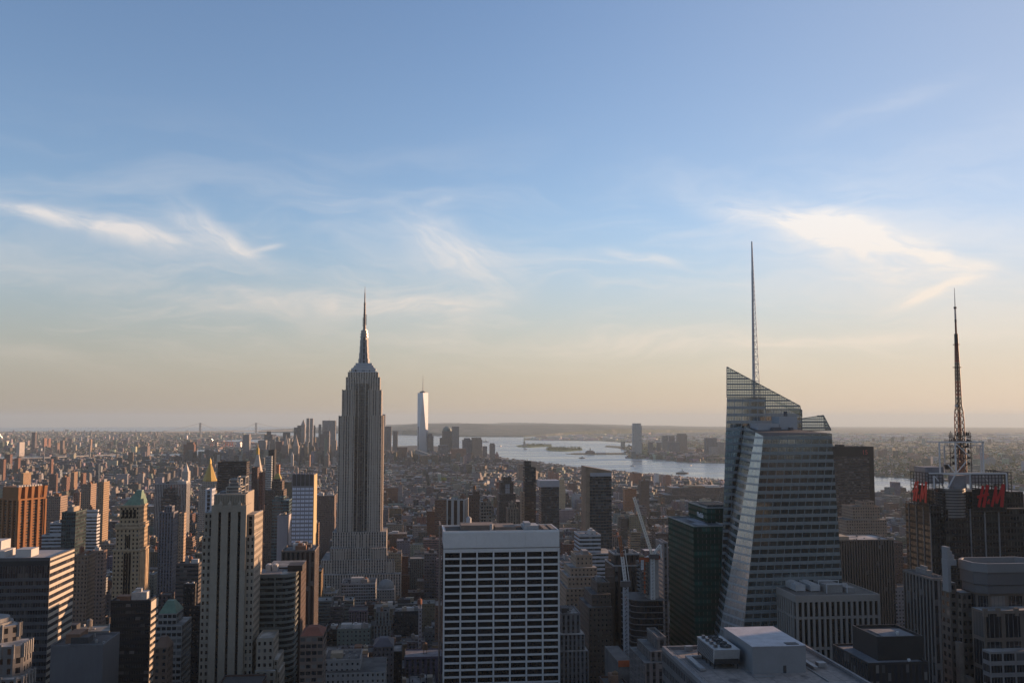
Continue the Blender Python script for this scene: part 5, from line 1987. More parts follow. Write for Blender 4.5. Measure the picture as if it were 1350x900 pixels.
def tower(name, label, cat, uL, uC, uR, vt, Y, kind, col, bay=3.0, fl=3.6, D=None, top=(), low=(), pent=0, tanks=0, par=True, cap=None, group=None, ang=0.0, rim=None):
    """front face uL..uC (or uC..uR right of the vanishing point), visible flank on the other side; photo pixels at the roof line.
    top / low: extra tiers (uL, uR, v, setback in metres); cap: ('pyr', v) ('spire', v) ('dome', v) ('slope', v) ('hip', v)"""
    left = uC < VPU
    fa, fb = (uL, uC) if left else (uC, uR)
    x0, x1 = ux(fa, vt, Y), ux(fb, vt, Y)
    z1 = vz((fa + fb) / 2, vt, Y)
    if D is None:
        r = (uC - VPU) / (uR - VPU) if left else (uC - VPU) / (uL - VPU)
        D = max(0.5 * (x1 - x0), min(Y * (r - 1), 1.8 * (x1 - x0), 70))
        D = max(D, 9)
    g0 = drop((x0 + x1) / 2, Y) + 2
    cx, cy = (x0 + x1) / 2, Y + D / 2
    root = thing(name, label, cat, (cx, cy, g0), group)
    w = MB()
    w.rot(ang, cx, cy)
    w.bay, w.fl = bay, fl
    tl, tr_, tf, tb = x0, x1, Y, Y + D
    w.box(x0, x1, Y, Y + D, g0, z1)
    zt = z1
    for (a, b, v, sb) in low:
        w.box(min(ux(a, v, Y - sb), x0 - 0.3), max(ux(b, v, Y - sb), x1 + 0.3), Y - sb, Y + D + sb, g0, vz((a + b) / 2, v, Y - sb))
    for (a, b, v, sb) in top:
        xa, xb = ux(a, v, Y + sb), ux(b, v, Y + sb)
        zz = vz((a + b) / 2, v, Y + sb)
        tl, tr_, tf, tb = xa, xb, Y + sb, max(Y + sb + 4, Y + D - sb)
        w.box(tl, tr_, tf, tb, zt, zz)
        zt = zz
    mt = fmat(kind, col)
    w.build('wall', mt, root)
    m = plain(f'rim_{mt.name}', rim, 0.7) if rim else plain(f'trim_{mt.name}', tuple(min(1, c * 0.9 + 0.02) for c in col), 0.85)
    if par and zt > 0:
        p = MB()
        p.rot(ang, cx, cy)
        p.parapet(tl - 0.15, tr_ + 0.15, tf - 0.15, tb + 0.15, zt - 0.1, 1.2, 0.6)
        if top:
            p.build('parapet', m, root)
            p = MB()
            p.rot(ang, cx, cy)
            p.parapet(x0 - 0.15, x1 + 0.15, Y - 0.15, Y + D + 0.15, z1 - 0.1, 1.1, 0.5)
        p.build('parapet', m, root)
    W, L = tr_ - tl, tb - tf
    for i in range(pent):
        q = MB()
        q.rot(ang, cx, cy)
        pw, pl = W * rT.uniform(0.2, 0.42), L * rT.uniform(0.25, 0.5)
        px, py = tl + 1 + rT.random() * (W - pw - 2), tf + L * 0.15 + rT.random() * (L * 0.8 - pl)
        h = rT.uniform(2.5, 5.5)
        q.box(px, px + pw, py, py + pl, zt, zt + h)
        if rT.random() < 0.5:
            q.box(px + pw * 0.2, px + pw * 0.6, py + pl * 0.2, py + pl * 0.7, zt + h, zt + h + rT.uniform(1, 2.4))
        q.build('penthouse', rT.choice(PENT_MATS), root)
    if Y < 1350 and cap is None and W > 7:
        q = MB()
        q.rot(ang, cx, cy)
        for i in range(rT.choice([6, 8, 11])):
            px, py = tl + 0.8 + rT.random() * (W - 3), tf + 0.8 + rT.random() * (L - 3)
            q.box(px, px + rT.uniform(0.6, 2.2), py, py + rT.uniform(0.6, 2.4), zt, zt + rT.uniform(0.5, 1.9))
        q.build('roof_vent', rT.choice([PENT_MATS[1], PENT_MATS[3], DARK_STEEL, STEEL]), root, kind='stuff')
    for i in range(tanks):
        tank(root, tl + W * rT.uniform(0.2, 0.8), tf + L * rT.uniform(0.2, 0.6), zt, rT.uniform(0.85, 1.2))
    if cap:
        c = MB()
        c.rot(ang, cx, cy)
        zc = vz((fa + fb) / 2, cap[1], Y + L / 2)
        mx, my = (tl + tr_) / 2, (tf + tb) / 2
        cm = cap[2] if len(cap) > 2 else m
        if cap[0] == 'pyr':
            c.frus((tl, tr_, tf, tb), zt, (mx - 0.3, mx + 0.3, my - 0.3, my + 0.3), zc)
        elif cap[0] == 'hip':
            c.frus((tl, tr_, tf, tb), zt, (tl + W * 0.3, tr_ - W * 0.3, tf + L * 0.35, tb - L * 0.35), zc)
        elif cap[0] == 'spire':
            h = zc - zt
            c.frus((tl + W * .1, tr_ - W * .1, tf + L * .1, tb - L * .1), zt, (mx - W * .22, mx + W * .22, my - L * .22, my + L * .22), zt + h * 0.45)
            c.frus((mx - W * .2, mx + W * .2, my - L * .2, my + L * .2), zt + h * 0.45, (mx - W * .05, mx + W * .05, my - L * .05, my + L * .05), zt + h * 0.8)
            c.frus((mx - W * .04, mx + W * .04, my - L * .04, my + L * .04), zt + h * 0.8, (mx - .1, mx + .1, my - .1, my + .1), zc)
        elif cap[0] == 'dome':
            r = min(W, L) / 2
            n = 6
            for i in range(n):
                a, b = math.pi / 2 * i / n, math.pi / 2 * (i + 1) / n
                c.cyl(mx, my, zt + (zc - zt) * math.sin(a), zt + (zc - zt) * math.sin(b), r * math.cos(a), r * math.cos(b), n=16)
        elif cap[0] == 'slope':
            c.face([(tl, tf, zt), (tr_, tf, zt), (tr_, tf, zt + (zc - zt) * 0.3), (tl, tf, zc)])
            c.face([(tr_, tf, zt), (tr_, tb, zt), (tr_, tb, zt + (zc - zt) * 0.3), (tr_, tf, zt + (zc - zt) * 0.3)])
            c.face([(tr_, tb, zt), (tl, tb, zt), (tl, tb, zc), (tr_, tb, zt + (zc - zt) * 0.3)])
            c.face([(tl, tb, zt), (tl, tf, zt), (tl, tf, zc), (tl, tb, zc)])
            c.face([(tl, tf, zc), (tr_, tf, zt + (zc - zt) * 0.3), (tr_, tb, zt + (zc - zt) * 0.3), (tl, tb, zc)])
        elif cap[0] == 'mast':
            c.cyl(mx, my, zt, zc, 0.8, 0.25, n=6)
        c.build('roof_cap', cm, root)
    take(x0, x1, Y, Y + D, zt)
    return root, (tl, tr_, tf, tb, zt)


# ---------------------------------------------------------------- near left
def pyramid_tower():
    """cream tower under a green copper pyramid"""
    Y, D = 880.0, 34.0
    root = thing('copper_roof_tower', 'gold-lit stone tower under a green copper pyramid roof, left of the pale stone tower', 'skyscraper', (ux(167, 700, Y), Y + D / 2, 0))
    col = (0.42, 0.315, 0.20)
    f = facade('cream_brick', col, wu=0.40, wz=0.5, glass=(0.014, 0.013, 0.013), lit=0.15, bump=0.4, roof=(0.2, 0.18, 0.15))
    X = lambda u, v=700, y=Y: ux(u, v, y)
    Z = lambda v, y=Y: vz(170, v, y)
    w = MB()
    w.bay, w.fl = 3.1, 3.75
    w.box(X(149, 726), X(184, 726), Y, Y + D, 0, Z(726))
    w.box(X(152.5), X(183.3), Y + 1, Y + D - 1, Z(726), Z(697))
    w.box(X(156.5, 680), X(182.6, 680), Y + 2.5, Y + D - 3, Z(697), Z(668))
    w.build('wall', f, root)
    c = MB()
    for (a, b, v, h, y) in ((148.6, 184.4, 726, 1.4, Y), (152, 183.8, 697, 2.4, Y + 1), (151.8, 184.0, 692, 1.2, Y + 0.8), (156, 183.2, 668.5, 1.6, Y + 2.5)):
        c.box(X(a, v) - 0.3, X(b, v) + 0.5, y - 0.6, Y + D + 0.3 - (y - Y), Z(v), Z(v) + h, bot=True)
    for i in range(8):
        x = X(153, 697) + i * (X(183.5, 697) - X(153, 697)) / 7
        c.box(x - 0.4, x + 0.4, Y + 0.5, Y + 1.3, Z(697) + 2.4, Z(697) + 4.2, bot=True)
    c.build('cornice', plain('cream_cornice', (0.47, 0.36, 0.24), 0.8), root)
    pr = MB()
    xa, xb = X(160.5, 668), X(183, 668)
    pr.frus((xa, xb, Y + 3.5, Y + D - 3), Z(667), (X(174.5, 650), X(181.5, 650), Y + 13, Y + 18), Z(648.5))
    pr.build('pyramid_roof', COPPER, root)
    rd_ = MB()
    rd_.box(X(174.5, 650) - 0.3, X(181.5, 650) + 0.3, Y + 12.8, Y + 18.2, Z(648.5), Z(648.5) + 0.9)
    rd_.build('roof_ridge', plain('copper_pale', (0.32, 0.42, 0.36), 0.7), root)
    a = MB()
    for (u, va, vb, wd) in ((168, 706, 722, 6.5), (168, 729, 790, 9.5)):
        xm = X(u, va)
        hw = wd / 2 * 0.705
        for k in (-1, 0, 1):
            a.box(xm + k * hw * 0.66 - hw * 0.26, xm + k * hw * 0.66 + hw * 0.26, Y - 0.08 if va > 725 else Y + 0.9, Y + 0.2 if va > 725 else Y + 1.2, Z(vb), Z(va), bot=True)
    for (u0, u1) in ((160, 163), (165, 168), (170, 173), (175, 178)):
        a.box(X(u0, 680), X(u1, 680), Y + 2.4, Y + 2.7, Z(683), Z(672), bot=True)
    a.build('arched_window', GLASS_DK, root, kind='stuff')
    pi = MB()
    x1 = X(184, 726)
    for i in range(7):
        y = Y + 3 + i * (D - 6) / 6
        pi.box(x1, x1 + 0.6, y - 1.2, y + 1.2, 40, Z(728), bot=True)
    pi.build('pilaster', plain('pilaster_sunlit', (0.60, 0.45, 0.29), 0.8), root, kind='stuff')  # paler than the wall, sunlight on the flank put into the colour
    take(X(146), X(187), Y, Y + D, Z(668))


pyramid_tower()


def brown_ribbed():
    """orange-brown brick tower turned to the grid"""
    cu, Y, s, ang = 28.0, 1380.0, 43.0, R(58)
    cx = ux(cu, 680, Y)
    z1 = vz(cu, 642, Y - 20)
    root = thing('ribbed_brick_tower', 'orange-brown brick tower of deep vertical ribs with slanted crown panels, far left', 'skyscraper', (cx, Y, 0))
    col = (0.33, 0.145, 0.055)
    brick = plain('orange_brick', col, 0.85, var=0.12, scale=0.1)
    w = MB()
    w.rot(ang, cx, Y)
    h = s / 2
    fz = vz(cu, 659, Y - 20)
    w.bay, w.fl = 3.2, 3.7
    w.box(cx - h + 2.2, cx + h - 2.2, Y - h + 2.2, Y + h - 2.2, 0, fz)
    w.build('wall', facade('brick_ribbon', (0.26, 0.12, 0.05), wu=1.0, wz=0.42, glass=(0.02, 0.02, 0.02), lit=0.3, mull=2, bump=0.3), root)
    r = MB()
    r.rot(ang, cx, Y)
    n = 4
    for side in range(4):
        for i in range(n + 1):
            t = -h + 1.5 + i * (s - 3) / n
            wd = 1.6 if 0 < i < n else 2.6
            a = (t - wd, t + wd)
            if side == 0:
                r.box(cx + a[0], cx + a[1], Y - h, Y - h + 2.2, 0, fz)
            elif side == 1:
                r.box(cx + h - 2.2, cx + h, Y + a[0], Y + a[1], 0, fz)
            elif side == 2:
                r.box(cx + a[0], cx + a[1], Y + h - 2.2, Y + h, 0, fz)
            else:
                r.box(cx - h, cx - h + 2.2, Y + a[0], Y + a[1], 0, fz)
    r.build('rib', brick, root, kind='stuff')
    c = MB()
    c.rot(ang, cx, Y)
    c.box(cx - h + 0.3, cx + h - 0.3, Y - h + 0.3, Y + h - 0.3, fz, fz + 2.0, bot=True)
    c.box(cx - h + 4.5, cx + h - 4.5, Y - h + 4.5, Y + h - 4.5, fz + 2, z1)
    for side in range(2):
        for i in range(n + 1):                       # wedge fins of the crown
            t = -h + 1.5 + i * (s - 3) / n
            wd = 1.7
            if side == 0:
                b = [(cx + t - wd, Y - h), (cx + t + wd, Y - h), (cx + t + wd, Y - h + 4.5), (cx + t - wd, Y - h + 4.5)]
                e = [(cx + t - wd, Y - h), (cx + t + wd * 1.9, Y - h), (cx + t + wd * 1.9, Y - h + 4.5), (cx + t - wd, Y - h + 4.5)]
            else:
                b = [(cx + h - 4.5, Y + t - wd), (cx + h, Y + t - wd), (cx + h, Y + t + wd), (cx + h - 4.5, Y + t + wd)]
                e = [(cx + h - 4.5, Y + t - wd * 1.9), (cx + h, Y + t - wd * 1.9), (cx + h, Y + t + wd), (cx + h - 4.5, Y + t + wd)]
            c.loft(b, fz + 2, e, z1 + 0.6)
    c.build('crown', brick, root)
    u = MB()
    u.rot(ang, cx, Y)
    for i in range(9):
        u.box(cx - h + 6 + i * 4.1, cx - h + 8.6 + i * 4.1, Y - h + 8, Y - h + 12, z1, z1 + 2.4)
    u.build('roof_unit', plain('unit_pale', (0.46, 0.46, 0.46), 0.6), root, kind='stuff')
    take(cx - 36, cx + 36, Y - 36, Y + 36, z1)


brown_ribbed()


def deco_corner():
    """stepped stone tower in the bottom left corner"""
    Y = 420.0
    root = thing('stepped_stone_tower', 'grey stone tower stepping up in octagonal tiers, in the bottom left corner', 'office tower', (ux(5, 850, Y), Y + 20, 0))
    stone = (0.17, 0.165, 0.165)
    f = facade('grey_stone_deco', stone, wu=0.46, wz=0.58, spand=(0.17, 0.16, 0.155), glass=(0.014, 0.015, 0.018), lit=0.2, bump=0.5, roof=(0.26, 0.25, 0.24))
    w = MB()
    w.bay, w.fl = 3.1, 4.0
    cap = MB()

    def tier(u1, v, y, c, zb):
        d = 15 - (y - Y) * 0.4
        x1 = ux(u1, v, y + d - c)
        x0 = x1 - (46 + (y - Y) * -1.3)
        z = vz(10, v, y)
        P = [(x0 + c, y), (x1 - c, y), (x1, y + c), (x1, y + d - c), (x1 - c, y + d), (x0 + c, y + d), (x0, y + d - c), (x0, y + c)]
        w.prism(P, zb, z)
        n = 9
        for i in range(n):
            x = x0 + c + (x1 - x0 - 2 * c) * i / (n - 1)
            cap.box(x - 0.45, x + 0.45, y - 0.4, y + 0.5, z - 5.0, z + 0.8, bot=True)
        for i in range(5):
            yy = y + c + (d - 2 * c) * i / 4
            cap.box(x1 - 0.5, x1 + 0.4, yy - 0.45, yy + 0.45, z - 5.0, z + 0.8, bot=True)
        return z
    z = tier(45.5, 895, Y - 4, 2, 0)
    z = tier(42.5, 852, Y, 3, 0)
    z = tier(28.0, 826, Y + 7, 5, 0)
    w.build('wall', f, root)
    cap.build('finial', plain('pale_finial', (0.24, 0.235, 0.23), 0.8), root, kind='stuff')
    c = MB()
    x = ux(2, 815, Y + 12)
    c.cyl(x - 6, Y + 14, z, vz(2, 818, Y + 14), 9.5, n=20)
    c.cyl(x - 6, Y + 14, vz(2, 818, Y + 14), vz(2, 813, Y + 14), 8.2, n=20)
    c.build('roof_drum', plain('pale_finial', (0.24, 0.235, 0.23), 0.8), root)
    take(ux(-90, 850, Y), ux(47, 850, Y), Y - 4, Y + 52, z)


deco_corner()


def curved_ribbon():
    """ribbon-window block with a rounded corner, right of the pale stone tower"""
    Y, Y2 = 610.0, 662.0
    root = thing('rounded_ribbon_block', 'green-grey ribbon-window office block with a rounded corner and a dark right flank', 'office tower', (ux(372, 760, Y), Y + 25, 0))
    X = lambda u, v=760, y=Y: ux(u, v, y)
    z1 = vz(365, 757, Y)
    x0, x1 = X(336), X(388.5)
    r = 9.0
    def outline(g):
        p = [(x0 - g, Y - g), (x1 - r, Y - g)]
        for i in range(1, 8):
            a = R(-90 + 90 * i / 8)
            p.append((x1 - r + (r + g) * math.cos(a), Y + r + (r + g) * math.sin(a)))
        p += [(x1 + g, Y + r), (x1 + g, Y + 22), (x0 - g, Y + 22)]
        return p
    c = MB()
    c.bay, c.fl = 1.5, 3.55
    c.prism(outline(-0.5), 0, z1 - 2)
    c.build('glazing', facade('teal_ribbon', (0.03, 0.035, 0.035), wu=0.92, wz=1.0, glass=(0.014, 0.018, 0.019), lite=(0.10, 0.11, 0.10), lit=0.25, bump=0.0), root)
    s = MB()
    z = z1
    k = 0
    while z > 5:
        h = 2.0 if k == 0 else 1.45
        s.prism(outline(0.0), z - h, z, bot=True)
        z -= 3.55
        k += 1
    s.build('spandrel', plain('spandrel_green_grey', (0.155, 0.17, 0.16), 0.5, var=0.1), root, kind='stuff')
    m = MB()
    for u in (362.6,):
        m.box(X(u) - 0.5, X(u) + 0.5, Y - 0.15, Y + 0.3, 0, z1, bot=True)
    m.build('pier', plain('spandrel_green_grey', (0.155, 0.17, 0.16), 0.5), root)
    d = MB()
    d.bay, d.fl = 3, 3.6
    d.box(x0 + 4, x1 + 1.4, Y + 22.02, Y2, 0, z1 + 1.0)
    d.build('rear_block', facade('dark_brown_brick', (0.075, 0.05, 0.042), wu=0.3, wz=0.4, lit=0.1, bump=0.2), root)
    rf = MB()
    rf.box(x0 + 0.6, x1 - 9, Y + 0.6, Y + 21, z1, z1 + 0.2)
    rf.build('roof', ROOF_GREY, root)
    b = MB()
    b.box(X(379, 757, Y + 12), X(398.5, 757, Y + 12), Y + 12, Y + 26, z1, vz(388, 745, Y + 12))
    b.build('penthouse', plain('penthouse_black', (0.035, 0.03, 0.03), 0.7), root)
    for i in range(2):
        v = MB()
        xx = X(350 + i * 8.6, 754, Y + 12)
        v.box(xx, xx + 3.2, Y + 12, Y + 18, z1 + 0.2, z1 + 4.0)
        v.cyl(xx + 1.6, Y + 13.6, z1 + 4.0, z1 + 4.5, 1.1, n=12)
        v.cyl(xx + 1.6, Y + 16.4, z1 + 4.0, z1 + 4.5, 1.1, n=12)
        v.build('cooling_unit', plain('unit_pale', (0.46, 0.46, 0.46), 0.6), root)
    take(x0, x1, Y, Y2, z1)


curved_ribbon()


def gold_spire(name, label, uL, uC, uR, v0, vapex, Y, bodyv, cols):
    """stone tower under a gilded pyramid"""
    root, (a, b, c, d, zt) = tower(name, label, 'skyscraper', uL, uC, uR, v0, Y, 'punched', cols, par=False)
    return root


# gilded pyramid tower behind the pale stone tower
def gilded_tower():
    Y, D = 1850.0, 42.0
    root = thing('gilded_pyramid_tower', 'pale tower topped by a gilded pyramid, behind the left shoulder of the pale stone tower', 'skyscraper', (ux(275, 650, Y), Y + 20, 0))
    X = lambda u, v=640, y=Y: ux(u, v, y)
    Z = lambda v, y=Y: vz(277, v, y)
    w = MB()
    w.bay, w.fl = 3.0, 3.8
    w.box(X(261.5, 646), X(284, 646), Y, Y + D, 0, Z(646))
    w.box(X(266), X(286.5), Y + 3, Y + D - 3, Z(646), Z(635))
    w.build('wall', facade('insurance_stone', (0.42, 0.38, 0.33), wu=0.4, wz=0.5, lit=0.15, bump=0.3), root)
    g = MB()
    cx, cy = X(277, 620, Y + D / 2), Y + D / 2
    r = (X(286) - X(268)) / 2 * 1.02
    o = g.ring(cx, cy, r * 1.08, 8, R(22.5))
    o2 = g.ring(cx, cy, r * 0.16, 8, R(22.5))
    g.loft(o, Z(634.5), o2, Z(611.5))
    g.build('gilded_roof', plain('gold_roof', (0.52, 0.35, 0.085), 0.5, metal=0.25, var=0.08, scale=0.2), root)
    l = MB()
    l.cyl(cx, cy, Z(611.5), Z(608), r * 0.15, r * 0.13, n=8)
    l.cyl(cx, cy, Z(608), Z(603.5), r * 0.14, 0.1, n=8)
    l.build('lantern', GOLD, root)
    for (u, v) in ((264.5, 641), (283, 640), (288, 640)):
        k = MB()
        k.box(X(u) - 1.4, X(u) + 1.4, Y - 0.2 + (6 if u > 287 else 0), Y + 4 + (6 if u > 287 else 0), Z(648), Z(v))
        k.frus((X(u) - 1.4, X(u) + 1.4, Y - 0.2 + (6 if u > 287 else 0), Y + 4 + (6 if u > 287 else 0)), Z(v), (X(u) - 0.1, X(u) + 0.1, Y + 1.8, Y + 2.0), Z(v - 3))
        k.build('pinnacle', plain('pinnacle_stone', (0.42, 0.38, 0.33), 0.8), root)
    take(X(258), X(290), Y, Y + D, Z(634))


gilded_tower()


def clock_tower():
    """slim campanile with a gold cupola, brown slabs in front of it"""
    Y = 2010.0
    root = thing('campanile_tower', 'slim pale campanile with a steep pyramid roof and golden cupola above the red-brown slabs', 'skyscraper', (ux(340, 620, Y), Y + 13, 0))
    X = lambda u, v=620, y=Y: ux(u, v, y)
    Z = lambda v, y=Y: vz(340, v, y)
    w = MB()
    w.bay = 3
    w.box(X(332.5), X(343.5), Y, Y + 26, 0, Z(622))
    w.box(X(332), X(344), Y - 0.8, Y + 27, Z(622), Z(620.5), bot=True)
    w.build('wall', facade('campanile_stone', (0.48, 0.45, 0.40), wu=0.35, wz=0.5, lit=0.1, bump=0.3), root)
    p = MB()
    p.frus((X(332.6), X(343.4), Y, Y + 26), Z(620.5), (X(336.6), X(339.6), Y + 10, Y + 16), Z(599))
    p.build('pyramid_roof', plain('campanile_roof', (0.50, 0.46, 0.40), 0.7), root)
    c = MB()
    c.cyl(X(338.1), Y + 13, Z(599), Z(593), 3.4, 2.8, n=12)
    for i in range(4):
        a, b = math.pi / 2 * i / 4, math.pi / 2 * (i + 1) / 4
        c.cyl(X(338.1), Y + 13, Z(593) + 5.5 * math.sin(a), Z(593) + 5.5 * math.sin(b), 3.2 * math.cos(a), 3.2 * math.cos(b) + 0.05, n=12)
    c.cyl(X(338.1), Y + 13, Z(593) + 5.5, Z(584), 0.8, 0.1, n=8)
    c.build('cupola', plain('gold_roof', (0.52, 0.35, 0.085), 0.5), root)
    take(X(330), X(346), Y, Y + 30, Z(620))


clock_tower()


def chamfered_tower():
    """the tallest tower of the far cluster: square base twisting to a turned square top"""
    Y = 5900.0
    uc = 557.3
    X = lambda u, v=560: ux(u, v, Y)
    Z = lambda v: vz(uc, v, Y)
    cx, cy = X(uc), Y + 30
    hb = (X(564.2) - X(550.2)) / 2
    z0, zb, zt = drop(cx, Y) + 2, Z(604), Z(517.6)
    root = thing('chamfered_glass_tower', 'tallest glass tower of the distant cluster, white-lit with chamfered edges and a mast', 'skyscraper', (cx, cy, z0))
    m = MB()
    m.bay, m.fl = 4, 4
    B = [(cx - hb, cy - hb), (cx + hb, cy - hb), (cx + hb, cy + hb), (cx - hb, cy + hb)]
    m.prism(B, z0, zb)
    T = [(cx, cy - hb), (cx + hb, cy), (cx, cy + hb), (cx - hb, cy)]
    for i in range(4):
        j = (i + 1) % 4
        m.face([(*B[i], zb), (*B[j], zb), (*T[i], zt)])
        m.face([(*B[j], zb), (*T[j], zt), (*T[i], zt)])
    m.face([(*p, zt) for p in T])
    gm, g = new_mat('far_tower_glass')
    uvp = g.n('ShaderNodeNewGeometry').outputs['Position']
    n_ = g.noise(uvp, 0.03, 2.0)
    finish(g, g.mix(n_, (0.30, 0.33, 0.38), (0.40, 0.43, 0.48)), 0.28, metal=0.25, spec=0.6)
    m.build('facade', gm, root)
    k = MB()
    k.cyl(cx, cy, zt, Z(515.8), hb * 0.62, n=16)
    k.cyl(cx, cy, Z(515.8), Z(515), hb * 0.3, n=12)
    k.build('crown_ring', plain('ring_grey', (0.2, 0.2, 0.21), 0.6), root)
    s = MB()
    s.cyl(cx, cy, zt, Z(503), 2.4, 1.6, n=6)
    s.cyl(cx, cy, Z(503), Z(493), 1.4, 0.4, n=6)
    s.build('mast', plain('ring_grey', (0.2, 0.2, 0.21), 0.6), root)
    take(cx - hb, cx + hb, Y, Y + 60, zt)


chamfered_tower()
